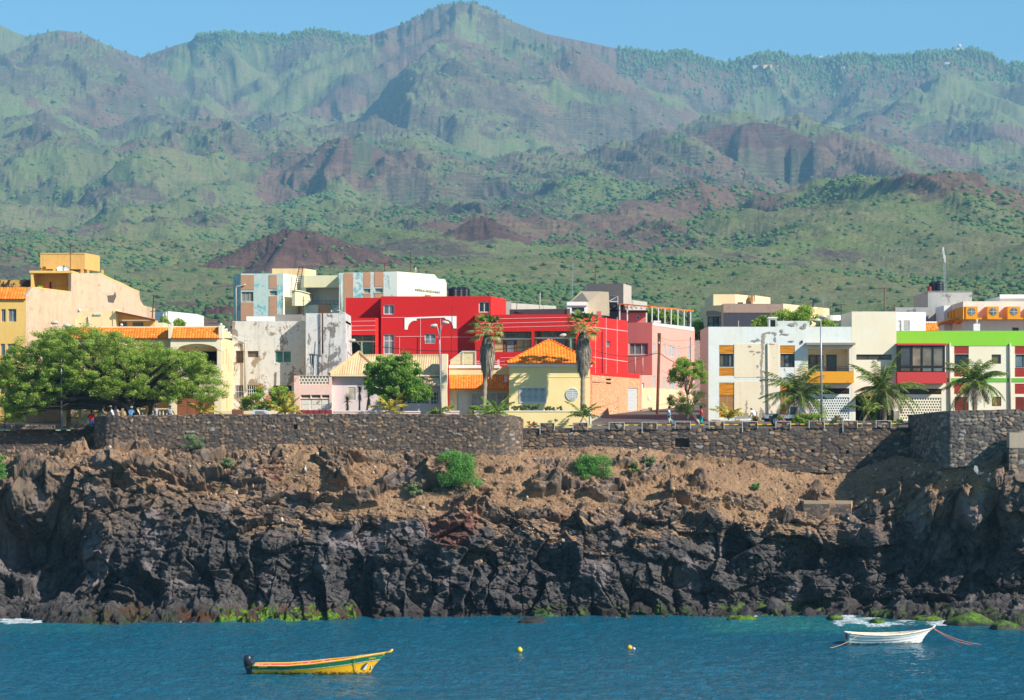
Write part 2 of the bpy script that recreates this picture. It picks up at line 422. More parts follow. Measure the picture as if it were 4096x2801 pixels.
rock = t.mix(t.ramp(t.noise(p, .2, 5, .75), [(.56, 0), (.68, 1)]), rock, lin(150, 134, 118))
soil = t.mix(t.ramp(n2, [(.4, 0), (.65, 1)]), lin(142, 114, 94), lin(114, 88, 76))
red = t.mix(t.ramp(n3, [(.35, 0), (.68, 1)]), lin(126, 94, 82), lin(88, 68, 64))
rk = t.ramp(t.math('ADD', sp.outputs[0], t.math('MULTIPLY', t.math('SUBTRACT', n2, .5), .9)), [(.38, 0), (.58, 1)])
bk = t.ramp(t.math('ADD', sp.outputs[1], t.math('MULTIPLY', t.math('SUBTRACT', n2, .5), 1.2)), [(.4, 0), (.65, 1)])
rd = t.ramp(t.math('ADD', sp.outputs[2], t.math('MULTIPLY', t.math('SUBTRACT', n3, .5), .8)), [(.35, 0), (.6, 1)])
c = t.mix(bk, grass, soil); c = t.mix(rk, c, rock); c = t.mix(rd, c, red)
gu = t.attr('gu'); c = t.mix(t.math('MULTIPLY', t.ramp(t.math('ADD', gu.outputs['Fac'], t.math('SUBTRACT', n2, .5)), [(.25, 0), (.7, 1)]), .6), c, lin(84, 108, 68))
tb = t.n('ShaderNodeTexWave', wave_type='BANDS', bands_direction='Z'); tb.inputs['Scale'].default_value = .05; tb.inputs['Distortion'].default_value = 6; tb.inputs['Detail'].default_value = 4; tb.inputs['Detail Scale'].default_value = .6; t.l(p, tb.inputs['Vector'])
c = t.mix(t.math('MULTIPLY', t.ramp(tb.outputs[0], [(.55, 0), (.9, 1)]), t.math('MULTIPLY', t.ramp(n1, [(.48, 0), (.6, 1)]), .35)), c, lin(150, 150, 104))
fo = t.attr('fo'); c = t.mix(t.math('MULTIPLY', fo.outputs['Fac'], .85), c, lin(48, 72, 44))
t.bump(t.math('ADD', n3, t.math('MULTIPLY', t.noise(p, .22, 6, .75), .35)), .9, 9.0)
M_HILL = t.set(c, .95, spec=.1)
mk = np.stack([rockm, brown, REDM, np.ones_like(Z)], -1).reshape(-1, 4)
hill = mesh_np('hills', np.stack([TX, TY, Z], -1).reshape(-1, 3), grid_faces(NRW, NC), M_HILL, None, True, {'mk': ('POINT', mk), 'fo': ('POINT', forest.ravel()), 'gu': ('POINT', gul.ravel())})
tag(hill, 'green and brown eroded mountain slopes rising behind the town', None, None, 'structure')
def hz_at(X, Y):
    """height of the hill mesh, bilinear on the fan grid"""
    PX_ = CX + X/Y*FPX
    u = np.clip((PX_-cp[0])/(cp[1]-cp[0]), 0, NC-1.001); v = np.clip(np.log(Y/330.)/math.log(8700/330.)*(NRW-1), 0, NRW-1.001)
    i = u.astype(int); j = v.astype(int); a = u-i; b = v-j
    return (Z[j, i]*(1-a)+Z[j, i+1]*a)*(1-b) + (Z[j+1, i]*(1-a)+Z[j+1, i+1]*a)*b, j, i
# bushes scattered over the lower slopes, and trees along the wooded crest
ico = bmesh.new(); bmesh.ops.create_icosphere(ico, subdivisions=1, radius=1.0); ico.verts.ensure_lookup_table()
IV = np.array([v.co[:] for v in ico.verts]); IF = np.array([[v.index for v in f.verts] for f in ico.faces]); ico.free()
def blobs(name, X, Y, Zb, rx, rz, mat, label, seed=1, cat=None):
    g = np.random.default_rng(seed); n = len(X)
    V = IV[None]*(1+.75*(g.random((n, len(IV), 1))-.5)); ang = g.random(n)*6.28
    ca, sa = np.cos(ang)[:, None], np.sin(ang)[:, None]
    x = V[:, :, 0]*ca - V[:, :, 1]*sa; y = V[:, :, 0]*sa + V[:, :, 1]*ca
    P = np.stack([X[:, None]+x*rx[:, None], Y[:, None]+y*rx[:, None], Zb[:, None]+(V[:, :, 2]+.45)*rz[:, None]], -1).reshape(-1, 3)
    F = (IF[None] + (np.arange(n)*len(IV))[:, None, None]).reshape(-1, 3)
    o = mesh_np(name, P, F, mat, None, False, {'rnd': ('FACE', np.clip(np.repeat(g.random(n), len(IF))*.7+g.random(n*len(IF))*.4-.05, 0, 1))})
    return tag(o, label, cat, None, 'stuff')
t = NT('bush_green'); a = t.attr('rnd'); c = t.ramp(a.outputs['Fac'], [(0, lin(90, 122, 74)), (.5, lin(104, 134, 80)), (1, lin(120, 142, 86))])
c = t.mix(t.ramp(t.noise(t.pos(), .9, 4, .7), [(.4, 0), (.65, 1)]), c, lin(82, 110, 68)); t.bump(t.noise(t.pos(), 1.6, 4, .8), 1.0, .8); M_BUSH = t.set(c, .95, spec=.05)
g = np.random.default_rng(21); n = 140000
bp = g.uniform(-500, 4600, n); bd = np.exp(g.uniform(math.log(560), math.log(5800), n)); bx = (bp-CX)*bd/FPX
bz, jj, ii = hz_at(bx, bd)
dens = smooth(.44, .68, fbm(bx/130, bd/200, 4, 121))*(.35+.65*smooth(500,1500,bd)) * np.clip(1.15 - .85*smooth(2200, 4600, bd), 0, 1) * (1-.8*rockm[jj, ii]) * (1-.9*REDM[jj, ii]) * (1-.55*smooth(1500, 600, bp)*smooth(1800, 3000, bd))
dens = np.maximum(dens, .05)
kp = g.random(n) < dens; bx, bd, bz = bx[kp], bd[kp], bz[kp]; rs = np.minimum(g.lognormal(0, .38, len(bx)), 1.9)
rx = (.5+bd/1900)*rs
blobs('scrub', bx, bd, bz, rx, rx*.62, M_BUSH, 'dark green scrub dotted over the hillsides', 5)
n = 2600; bp = np.concatenate([g.uniform(2470, 4500, n), g.uniform(780, 1470, 700), g.uniform(1600, 2050, 60), g.uniform(90, 700, 45)])
cr = ((Z-CH)/TY).argmax(0); ci = np.clip(((bp-cp[0])/(cp[1]-cp[0])).astype(int), 0, NC-1)
bd = rY[cr[ci]] - np.abs(g.normal(0, 1, len(bp)))*np.where(bp > 2400, 230, np.where(bp > 1600, 12, 120)); bx = (bp-CX)*bd/FPX; bz, _, _ = hz_at(bx, bd)
sz = g.uniform(3.0, 7.0, len(bp))*np.where(bp > 2400, 1.0, .8)
blobs('forest', bx, bd, bz, sz*.62, sz*1.15, M_BUSH, 'dark conifer wood along the mountain crest', 9)
# ================================================================== cliff
CC = {  # px: (water-edge Y, foot, mid face, lip, mid slope, wall base) as (py, Y)
 -420:(193,(2440,194.6),(2200,197),(1960,195),(1900,200),(1836,205)), 0:(193,(2430,195.5),(2200,198.6),(1950,195.2),(1880,200),(1826,204.8)),
 180:(191,(2400,196),(2210,199.2),(1890,195.6),(1835,200),(1802,204.6)), 330:(189,(2400,195.8),(2150,196.2),(1852,196.5),(1800,199),(1784,203.6)),
 500:(189,(2400,194),(2100,195.5),(1840,197),(1806,198.5),(1783,200.3)), 900:(190,(2400,194),(2150,195.5),(1960,197),(1860,198.5),(1788,200.3)),
 1300:(191.5,(2410,194),(2200,195),(2030,196.5),(1890,198.3),(1782,200.3)), 1500:(193,(2430,194),(2230,195),(2060,196),(1900,198.2),(1782,200.3)),
 1800:(194.3,(2440,194.6),(2240,195.2),(2060,196),(1900,198),(1792,200.3)), 2050:(194.5,(2440,195),(2250,195.5),(2060,196.5),(1900,198.5),(1802,200.7)),
 2160:(194.8,(2440,195.1),(2255,195.8),(2060,196.6),(1900,199.2),(1792,203.8)), 2400:(195,(2430,195.5),(2260,196),(2100,197),(1900,199.8),(1770,204.1)),
 2700:(195.5,(2430,196),(2260,196.5),(2060,197.5),(1910,200),(1797,204.1)), 2900:(195.8,(2420,197),(2250,197.8),(2080,198),(1960,200.5),(1824,204.1)),
 3200:(195.5,(2410,198.2),(2250,198.8),(2090,199),(1985,201),(1874,204.1)), 3450:(195,(2410,198.5),(2240,199),(2070,199),(1965,201),(1886,204.1)),
 3600:(193,(2410,198.2),(2230,198.8),(2020,198.4),(1900,200.3),(1815,203.8)), 3700:(192,(2410,197.9),(2230,198),(1980,196.8),(1885,198),(1835,200.0)),
 3790:(190.5,(2410,197.6),(2230,197.4),(1955,195),(1876,195.7),(1846,196.4)), 3950:(187,(2410,197),(2230,196.5),(1920,194),(1845,194.7),(1798,195.5)),
 4100:(186,(2410,196),(2230,195.5),(1890,193.5),(1822,194.3),(1790,195.4)), 4560:(186,(2410,196),(2230,195.5),(1890,193.5),(1822,194.3),(1790,195.4))}
ck = sorted(CC); NCc, NRc = 1750, 430
cpx = np.linspace(-420, 4560, NCc)
def gauss1(a, w):
    k = np.exp(-.5*(np.arange(-3*w, 3*w+1)/w)**2); k /= k.sum()
    return np.convolve(np.pad(a, 3*w, mode='edge'), k, 'valid')
rowsP = []
for j in range(8):
    PYv, Yv = [], []
    for k in ck:
        yw, *r = CC[k]
        if j == 0: Y = yw-2.5; py = HY + (CH+1.8)*FPX/Y
        elif j == 1: Y = yw; py = HY + CH*FPX/Y
        elif j == 7: Y = r[4][1]+1.6; py = r[4][0]
        else: py, Y = r[j-2]
        PYv.append(CH + (HY-py)*Y/FPX); Yv.append(Y)
    rowsP.append((gauss1(np.interp(cpx, ck, Yv), 12), gauss1(np.interp(cpx, ck, PYv), 12)))
RY = np.array([a for a, b in rowsP]); RZ = np.array([b for a, b in rowsP])            # 8 x columns
seg = np.hypot(np.diff(RY, axis=0), np.diff(RZ, axis=0)); AL = np.vstack([np.zeros(NCc), np.cumsum(seg, 0)])
tt = np.linspace(0, 1, NRc)[:, None]
wk = np.array([0, .06, .22, .46, .70, .86, .975, 1.0])                                  # share of the rows given to each band
ri = np.interp(tt[:, 0], wk, np.arange(8)); r0_ = np.minimum(ri.astype(int), 6); fr_ = (ri-r0_)[:, None]
def crow(G):
    p0 = G[np.maximum(r0_-1, 0)]; p1 = G[r0_]; p2 = G[r0_+1]; p3 = G[np.minimum(r0_+2, 7)]
    lin_ = p1+(p2-p1)*fr_; c = p1 + .5*fr_*(p2-p0 + fr_*(2*p0-5*p1+4*p2-p3 + fr_*(3*(p1-p2)+p3-p0)))
    return .45*c + .55*lin_
CYy = crow(RY); CZz = crow(RZ); S_ = crow(AL)
CXx = (cpx[None, :]-CX)*197.0/FPX + 0*CYy
PXc = CX + CXx/CYy*FPX
ua_ = np.cumsum(np.concatenate([[0], np.hypot(np.diff(CXx.mean(0)), np.diff(gauss1(CYy[150:330].mean(0), 10)))])); u = (ua_+CXx[0, 0])[None, :]+0*CXx; v = CZz+(CYy-196)*.75
band = np.repeat(ri[:, None], NCc, 1)
w1 = fbm(u/3.1, v/3.1, 3, 200)-.5; w2 = fbm(u/1.1, v/1.1, 3, 207)-.5
slz = smooth(3.7, 4.5, band + 1.6*(fbm(u/3.4, v/2.2, 4, 211)-.5))                     # loose slope above the lip
out = smooth(.45, .56, fbm(u/2.6+.4*w1, v/1.9, 5, 215) + .10*smooth(3.0, -2, band-3) - .06*smooth(2400, 3000, cpx)[None, :] - .05*smooth(900, 300, cpx)[None, :])
out = out*smooth(6.1, 5.4, band)
rock = np.clip(1 - slz*(1-.95*out), 0, 1)
low = smooth(3.4, 2.2, band)*smooth(.7, 1.2, band)
big = (ridged(u/5.2+1.6*w1, v/16+.5*w1, 3, 221, .5)-.62)*3.4
med = facets(u/2.9+.7*w1, v/2.3+.7*w1, 231, 1.1, .07, .16)*1.35
colm = facets(u/1.45+.2*w1, v/3.6+.5*w1, 241, .9, .08, .3)*1.05
sm_ = facets(u/.75+.6*w2, v/.55+.6*w2, 251, 1.1, .10, .25)*.36
tin = facets(u/.30+.5*w2, v/.22, 261, .8, .2, .35)*.13
strat = (ridged(u/6+w1, v/.55+1.4*w1, 3, 266, .6)-.6)*.35*smooth(2500, 3000, cpx)[None, :]
colw = low*smooth(500, 800, cpx)[None, :]*smooth(2900, 2650, cpx)[None, :]
pits = -np.clip((fbm(u/.55, v/.4, 3, 271)-.62)*4, 0, 1)*.25*smooth(4, 2, band)
d = rock*(big*(.55+.45*low) + med*(1-.75*colw) + colm*colw*1.25 + sm_*(1-.45*colw) + tin + pits + strat)
d += slz*(out-.35)*.75 + (1-rock)*((fbm(u/1.6, v/1.6, 4, 281)-.5)*.7 + (fbm(u/.22, v/.2, 3, 285)-.5)*.14 + np.clip(fbm(u/.13, v/.12, 2, 287)-.62, 0, 1)*.5)
shelf = smooth(.3, 1.0, band)*smooth(2.3, 1.7, band)
d = d*(1-.45*shelf) + shelf*(facets(u/1.4, v/1.2, 291, 1.0, .1, .3)*.55)
# deep shadowed hollows the photo shows
def hollow(px, py, wx_, wy_, dep):
    global d
    a = ((CX+CXx/CYy*FPX-px)/wx_ + .5*w1)**2 + ((HY-(CZz-CH)/CYy*FPX-py)/wy_ + .5*w1)**2
    d = d - dep*np.exp(-a*1.2)
for a in ((770,1950,100,110,1.7),(180,2270,260,130,2.2),(560,2390,130,60,1.4),(2230,2270,90,35,.9),(2940,2200,50,150,1.3),(3360,2200,70,130,1.0),(3840,1960,90,60,.9),(3960,2230,150,150,1.2),(2750,2130,60,80,1.0),(1740,2400,160,28,.8),(1340,2120,40,60,.7),(1790,2120,60,45,.5)): hollow(*a)
for a in ((1190,1850,150,85,-1.2),(2430,2290,120,70,-1.0),(3305,2150,150,50,-1.5),(3480,2180,45,210,-1.3),(3590,2330,35,110,-1.0),(850,2220,160,120,-.9),(2300,2150,90,90,-.8),(3900,2100,40,90,-1.0),(1560,2180,100,80,-.7),(2880,1870,170,60,-.5),(100,1990,90,90,-.9)): hollow(*a)
d *= smooth(7.0, 6.2, band) * (.3+.7*smooth(0, .9, band))
# outward normal of the smooth base
ty = np.gradient(CYy, axis=0); tz_ = np.gradient(CZz, axis=0); L = np.hypot(ty, tz_)+1e-6
ny, nz = -tz_/L, ty/L; ny = np.minimum(ny, -.25); nn = np.hypot(ny, nz); ny, nz = ny/nn, nz/nn
Xf = CXx + rock*w2*.25; Yf = CYy + d*ny; Zf = CZz + d*nz*.8
for a in (Yf, Zf): pass
# masks for the material: soil gathers on whatever faces up
gyz = np.gradient(Zf, axis=0); gyy = np.gradient(Yf, axis=0); upn = gyy/np.hypot(gyz, gyy)
upn = np.clip(upn, -1, 1)
ledge = smooth(.35, .8, upn)*smooth(3.0, 4.0, band + (fbm(u/2.5, v/2, 3, 301)-.5)*2)
soilm = np.clip(np.maximum((1-rock)*1.1, ledge*.9), 0, 1)*smooth(1.6, 2.4, band)
pyf = HY-(Zf-CH)/Yf*FPX
def spot(px, py, a, b): return np.exp(-(((PXc-px)/a)**2+((pyf-py)/b)**2)**1.4)
redm = .7*np.clip(spot(1190,1870,150,90)*1.2 + spot(1830,2100,110,90) + spot(2250,2060,60,90)*.7 + spot(1790,2150,60,60)*.6 + spot(3000,2450,0.1,0.1) + .45*smooth(.60,.7,fbm(u/3.7,v/2.9,4,311))*smooth(2.5,3.5,band), 0, 1)
gray = np.clip(spot(1400,2160,120,50) + spot(380,2230,60,90)+ spot(3890,2010,45,90)*1.3 + .6*smooth(.6,.72,fbm(u/2.2,v/3,4,317)), 0, 1)
wet = smooth(1.3, .15, Zf + (fbm(u/1.5, v/1, 3, 321)-.5)*.8)
gp = np.zeros_like(u)
for a, b, c0, c1 in ((330, 700, .15, .25), (850, 1430, 1.0, 1.0), (2130, 2340, .5, .8), (2450, 2760, .3, .7), (2880, 3340, .5, .8), (3480, 3620, .6, .9), (3720, 4560, .35, .8)):
    gp = np.maximum(gp, smooth(a-25, a+25, PXc)*smooth(b+25, b-25, PXc)*c0)
alg = gp*smooth(.95, .3, Zf + (fbm(u/.8, v/.6, 4, 331)-.5)*1.6)*smooth(.46, .6, fbm(u/.7, v/.5, 4, 335)+.09*gp)
brn = smooth(280, 420, PXc)*smooth(1600, 1300, PXc)*smooth(1.1, .6, Zf)*smooth(.38, .55, fbm(u/1.1, v/.6, 4, 337))
mkc = np.stack([soilm, redm, gray, np.ones_like(u)], -1).reshape(-1, 4); mk2 = np.stack([wet, alg, brn, np.ones_like(u)], -1).reshape(-1, 4)
t = NT('basalt_cliff'); a1 = t.attr('m1'); a2 = t.attr('m2'); s1 = t.n('ShaderNodeSeparateColor'); s2 = t.n('ShaderNodeSeparateColor')
t.l(a1.outputs['Color'], s1.inputs[0]); t.l(a2.outputs['Color'], s2.inputs[0]); p = t.pos()
nA = t.noise(p, .5, 6, .65); nB = t.noise(p, 2.6, 6, .7); nC = t.noise(p, 11, 5, .75)
rk = t.mix(t.ramp(nA, [(.35, 0), (.68, 1)]), lin(74, 70, 70), lin(98, 92, 88))
rk = t.mix(t.ramp(nB, [(.48, 0), (.62, 1)]), rk, lin(48, 47, 50))
rk = t.mix(t.math('MULTIPLY', t.ramp(nC, [(.62, 0), (.74, 1)]), .45), rk, lin(132, 116, 104))
sz_ = t.n('ShaderNodeSeparateXYZ'); t.l(p, sz_.inputs[0]); hz_ = t.math('ADD', t.math('MULTIPLY', sz_.outputs[2], .11), t.math('MULTIPLY', t.math('SUBTRACT', nA, .5), 1.3))
rk = t.mix(t.math('MULTIPLY', t.ramp(hz_, [(.60, 0), (1.0, 1)]), .72), rk, t.mix(nB, lin(146, 122, 100), lin(106, 88, 74)))
rk = t.mix(t.math('MULTIPLY', t.ramp(t.math('ADD', s1.outputs[2], t.math('SUBTRACT', nB, .5)), [(.35, 0), (.7, 1)]), .7), rk, lin(140, 128, 126))
rk = t.mix(t.math('MULTIPLY', t.ramp(t.math('ADD', s1.outputs[1], t.math('SUBTRACT', nA, .5)), [(.35, 0), (.65, 1)]), .8), rk, lin(122, 78, 66))
so_ = t.mix(t.ramp(nA, [(.35, 0), (.65, 1)]), lin(168, 136, 102), lin(136, 108, 82))
so_ = t.mix(t.ramp(nC, [(.50, 0), (.62, 1)]), so_, lin(122, 90, 70))
so_ = t.mix(t.ramp(t.noise(p, 7, 3, .8), [(.64, 0), (.68, 1)]), so_, lin(206, 184, 160))
sf = t.ramp(t.math('ADD', s1.outputs[0], t.math('MULTIPLY', t.math('SUBTRACT', t.noise(p, 3.3, 6, .75), .5), 1.1)), [(.40, 0), (.56, 1)])
c = t.mix(sf, rk, so_)
c = t.mix(t.math('MULTIPLY', s2.outputs[0], .72), c, lin(34, 28, 26))
c = t.mix(t.math('MULTIPLY', s2.outputs[2], .8), c, t.mix(nC, lin(96, 62, 30), lin(52, 36, 22)))
c = t.mix(s2.outputs[1], c, t.mix(t.ramp(t.noise(p, 5, 5, .7), [(.4, 0), (.62, 1)]), lin(112, 150, 26), lin(48, 78, 18)))
t.bump(t.math('ADD', nC, t.math('MULTIPLY', nB, 1.6)), .75, .12)
rgh = t.math('SUBTRACT', .92, t.math('MULTIPLY', s2.outputs[0], .45))
M_CLIFF = t.set(c, rgh, spec=.25)
cl = mesh_np('cliff', np.stack([Xf, Yf, Zf], -1).reshape(-1, 3), grid_faces(NRc, NCc), M_CLIFF, None, False, {'m1': ('POINT', mkc), 'm2': ('POINT', mk2)})
tag(cl, 'dark basalt sea cliff with brown earth slope under the walls', None, None, 'structure')
def cliff_pt(px, py):
    """point of the cliff seen at a photo pixel"""
    ci = int(np.clip((px+420)/4980*(NCc-1), 0, NCc-1))
    best = None
    for k in range(max(0, ci-60), min(NCc, ci+60), 3):
        e = (PXf[:, k]-px)**2 + (pyf[:, k]-py)**2; j = int(e.argmin())
        if best is None or e[j] < best[0]-1: best = (e[j], j, k)
    _, j, k = best
    return Vector((Xf[j, k], Yf[j, k], Zf[j, k]))
PXf = CX + Xf/Yf*FPX
g = np.random.default_rng(77); pk = np.argwhere((soilm > .45)*(band > 2.6)*(band < 6.7)*(PXf > -200)*(PXf < 4300)); pk = pk[g.integers(0, len(pk), 6000)]
bm_ = bmesh.new(); bmesh.ops.create_icosphere(bm_, subdivisions=1, radius=1.0); SV = np.array([q.co[:] for q in bm_.verts]); SF = np.array([[w_.index for w_ in f.verts] for f in bm_.faces]); bm_.free()
sr = (.03+.16*g.random(len(pk))**5)*np.where(g.random(len(pk)) < .02, 1.5, 1); Pk = np.stack([Xf[pk[:, 0], pk[:, 1]], Yf[pk[:, 0], pk[:, 1]], Zf[pk[:, 0], pk[:, 1]]], -1)+g.normal(size=(len(pk), 3))*.02
SVn = SV[None]*(1+.5*(g.random((len(pk), len(SV), 1))-.5)); V_ = (Pk[:, None]+SVn*sr[:, None, None]*g.uniform(.6, 1.3, (len(pk), 1, 3))).reshape(-1, 3); F_ = (SF[None]+(np.arange(len(pk))*len(SV))[:, None, None]).reshape(-1, 3)
t = NT('loose_stone'); a = t.attr('rnd'); M_RUB = t.set(t.ramp(a.outputs['Fac'], [(0, lin(96, 78, 66)), (.5, lin(140, 112, 90)), (.93, lin(170, 142, 116)), (1, lin(200, 186, 168))]), .95, spec=.1)
tag(mesh_np('rubble', V_, F_, M_RUB, None, False, {'rnd': ('FACE', np.repeat(g.random(len(pk)), len(SF)))}), 'loose stones strewn over the earth slope', 'rubble', None, 'stuff')
# ------------------------------------------------------------------ street level and water
gX = np.linspace(-130, 130, 90); gYv = np.concatenate([np.linspace(196.2, 260, 66), np.linspace(265, 346, 18)])
A_, B_ = np.meshgrid(gX, gYv); zz = np.vectorize(gz)(B_) + (fbm(A_/9, B_/9, 3, 5)-.5)*.08
fy_ = np.where(A_*FPX/200+CX > 3640, 196.2+8*smooth(3800, 3640, A_*FPX/200+CX), np.where((A_*FPX/200+CX < 395)+(A_*FPX/200+CX > 2075), 204.45, 200.35))
B_ = np.maximum(B_, fy_)
t = NT('earth_and_cobble'); p = t.pos(); vz = t.n('ShaderNodeTexVoronoi'); vz.inputs['Scale'].default_value = 6; t.l(p, vz.inputs[0])
c = t.mix(t.ramp(t.noise(p, .4, 5), [(.4, 0), (.6, 1)]), lin(120, 112, 106), lin(98, 92, 90)); c = t.mix(t.ramp(vz.outputs['Distance'], [(.1, 0), (.6, .6)]), c, lin(74, 70, 70))
M_ST = t.set(c, .9)
tag(mesh_np('ground', np.stack([A_, B_, zz], -1).reshape(-1, 3), grid_faces(*A_.shape), M_ST), 'grey cobbled street and yards of the waterfront', None, None, 'structure')
M_EARTH = paint('bare_earth', lin(150, 116, 88), .4, 1.5, .95)
xs = np.concatenate([np.linspace(-2500, -70, 12), np.linspace(-62, 62, 1000), np.linspace(70, 2500, 12)])
ys = np.concatenate([np.linspace(-280, 118, 8), 122+78*np.linspace(0,1,520), [204]])
A_, B_ = np.meshgrid(xs, ys)
wv = ((fbm(A_/3.3+B_*.1, B_/1.7, 3, 401)-.5)*.26 + (fbm(A_/1.05+B_*.2, B_/.8, 3, 405)-.5)*.17 + (vnoise(A_/.42, B_/.4, 409)-.5)*.03)*smooth(100, 124, B_)*smooth(210, 190, B_)
Pw = CX + A_/np.maximum(B_, 1)*FPX; Qw = HY + CH/np.maximum(B_, 1)*FPX
n_ = fbm(A_/1.3, B_/5.0, 5, 411); n2_ = ridged(A_/1.6, B_/3.2, 4, 415)
fm = np.zeros_like(A_)
def farea(x0, x1, y0, y1, k, e=40, ey=8): return k*smooth(x0-e, x0+e, Pw)*smooth(x1+e, x1-e, Pw)*smooth(y0-ey, y0+ey, Qw)*smooth(y1+ey, y1-ey, Qw)
for a in ((-400, 150, 2440, 2494, 2.1), (60, 330, 2462, 2494, 1.5), (3330, 3800, 2450, 2506, 1.25), (2900, 3380, 2455, 2474, .5), (3500, 3980, 2490, 2512, .45), (1150, 1330, 2480, 2492, .35), (660, 800, 2483, 2492, .5), (2450, 2500, 2463, 2470, .5)): fm = np.maximum(fm, farea(*a))
foam = np.clip((fm*.55 + n2_*1.3+ n_*.7 - 1.46)*2.2, 0, 1)*(fm > .02)
teal = np.clip(farea(2820, 3560, 2466, 2530, .95, 120, 14) + farea(3500, 3900, 2455, 2500, .5) + farea(-400, 420, 2480, 2530, .35, 100, 12), 0, 1)*(.35+.9*n_)
t = NT('sea_water'); af = t.attr('foam'); ate = t.attr('teal'); p = t.pos()
c = t.mix(ate.outputs['Fac'], lin(22, 94, 116), lin(46, 122, 122))
fn = t.ramp(t.math('ADD', t.math('MULTIPLY', af.outputs['Fac'], .62), t.math('MULTIPLY', t.math('SUBTRACT', t.noise(t.pos((1.1, .75, 1)), 3.0, 6, .85, .6), .5), 1.9)), [(.36, 0), (.66, .9)])
c = t.mix(fn, c, lin(225, 232, 232))
h = t.math('ADD', t.noise(t.pos((1, .7, 1)), 1.9, 5, .62, .4), t.math('MULTIPLY', t.noise(t.pos((1, .8, 1)), 6.5, 4, .65, .3), .42))
bp_ = t.bump(h, 1.0, .34)
t.b.inputs['IOR'].default_value = 1.33
M_SEA = t.set(c, t.math('ADD', .07, t.math('MULTIPLY', fn, .6)), spec=.5)
tag(mesh_np('water', np.stack([A_, B_, wv], -1).reshape(-1, 3), grid_faces(*A_.shape), M_SEA, None, True, {'foam': ('POINT', foam.ravel()), 'teal': ('POINT', teal.ravel())}), 'rippled blue sea at the foot of the cliff', None, None, 'structure')
# ------------------------------------------------------------------ rubble stone walls
def stone_mat(name, cols, mortar, dark=0):
    t = NT(name); a = t.attr('cid'); e = t.attr('edg'); p = t.pos()
    c = t.ramp(a.outputs['Fac'], cols, 'CONSTANT')
    c = t.mix(t.ramp(t.noise(p, 4, 5, .7), [(.35, 0), (.7, .7)]), c, t.mix(.5, c, (.03, .026, .024)))
    c = t.mix(t.math('MULTIPLY', t.ramp(t.noise(p, .35, 4), [(.5, 0), (.7, 1)]), .4), c, mortar)
    c = t.mix(e.outputs['Fac'], mortar, c)
    t.bump(t.noise(p, 14, 5, .75), .6, .04); return t.set(c, .92, spec=.15)
M_STONE = stone_mat('rubble_stone', [(0, lin(92, 84, 80)), (.2, lin(118, 104, 92)), (.36, lin(82, 76, 74)), (.55, lin(136, 114, 94)), (.68, lin(104, 92, 84)), (.84, lin(160, 128, 98)), (.94, lin(178, 150, 122)), (.97, lin(160, 156, 150))], lin(92, 78, 66))
M_STONEG = stone_mat('grey_rubble_stone', [(0, lin(110, 102, 96)), (.3, lin(134, 122, 110)), (.5, lin(92, 86, 84)), (.7, lin(144, 128, 112)), (.85, lin(160, 150, 138)), (.95, lin(180, 152, 124))], lin(108, 96, 84))
def stone_face(path, ztop, zbot, thick, cw=.36, chh=.21, seed=500, holes=(), step=.065, bulge=.07):
    """path in X,Y; returns vertices, faces and stone attributes of a free-standing rubble wall"""
    P = np.array(path, float); sg = np.hypot(*np.diff(P, axis=0).T); cs = np.concatenate([[0], np.cumsum(sg)])
    s = np.arange(0, cs[-1]+step, step); s[-1] = cs[-1]
    X = np.interp(s, cs, P[:, 0]); Y = np.interp(s, cs, P[:, 1])
    tx = np.gradient(X); ty = np.gradient(Y); l = np.hypot(tx, ty)+1e-9; nx, ny = ty/l, -tx/l
    zt = np.interp(s, cs, ztop) if np.ndim(ztop) else np.full_like(s, ztop)
    zb = np.interp(s, cs, zbot) if np.ndim(zbot) else np.full_like(s, zbot)
    m = int(max(4, (zt.max()-zb.min())/step)); q = np.linspace(0, 1, m)[:, None]
    Zt = zb[None]+(zt-zb)[None]*q; S = np.repeat(s[None], m, 0)
    wv_ = (fbm(S/.8, Zt/.8, 2, seed)-.5)*.5
    f1, f2, cid, _, _ = cells(S/cw+wv_, Zt/chh+wv_, seed+1, .85)
    e = smooth(.03, .20, f2-f1); dd = bulge*e*(.5+cid) + (fbm(S/.12, Zt/.12, 2, seed+5)-.5)*.03
    Xg = X[None]+nx[None]*dd; Yg = Y[None]+ny[None]*dd
    for (hx, hy, hw, hh_, hd) in holes:
        pxx = CX+Xg/Yg*FPX; pyy = HY-(Zt-CH)/Yg*FPX
        mk_ = (np.abs(pxx-hx) < hw)*(np.abs(pyy-hy) < hh_); Xg = Xg-nx[None]*mk_*hd; Yg = Yg-ny[None]*mk_*hd
    zr = (fbm(s/.5, s*0, 3, seed+7)-.5)*.06; Zt = Zt + q**8*zr[None]
    F = grid_faces(m, len(s)); V = [np.stack([Xg, Yg, Zt], -1).reshape(-1, 3)]
    topi = (m-1)*len(s) + np.arange(len(s)); n0 = m*len(s)
    V.append(np.stack([X-nx*thick, Y-ny*thick, zt+zr], -1)); V.append(np.stack([X-nx*thick, Y-ny*thick, zb], -1))
    b1 = n0+np.arange(len(s)); b2 = b1+len(s)
    F2 = np.concatenate([np.stack([topi[:-1], topi[1:], b1[1:], b1[:-1]], -1), np.stack([b1[:-1], b1[1:], b2[1:], b2[:-1]], -1)])
    # end caps
    for k in (0, -1):
        c = np.arange(m)*len(s) + (0 if k == 0 else len(s)-1)
        F2 = np.concatenate([F2, np.array([[c[0], c[-1], b1[k], b2[k]] if k == 0 else [c[-1], c[0], b2[k], b1[k]]])])
    at = {'cid': ('POINT', np.concatenate([cid.ravel(), np.full(2*len(s), .4)])), 'edg': ('POINT', np.concatenate([e.ravel(), np.ones(2*len(s))*.6]))}
    return np.concatenate(V), np.concatenate([F, F2]), at
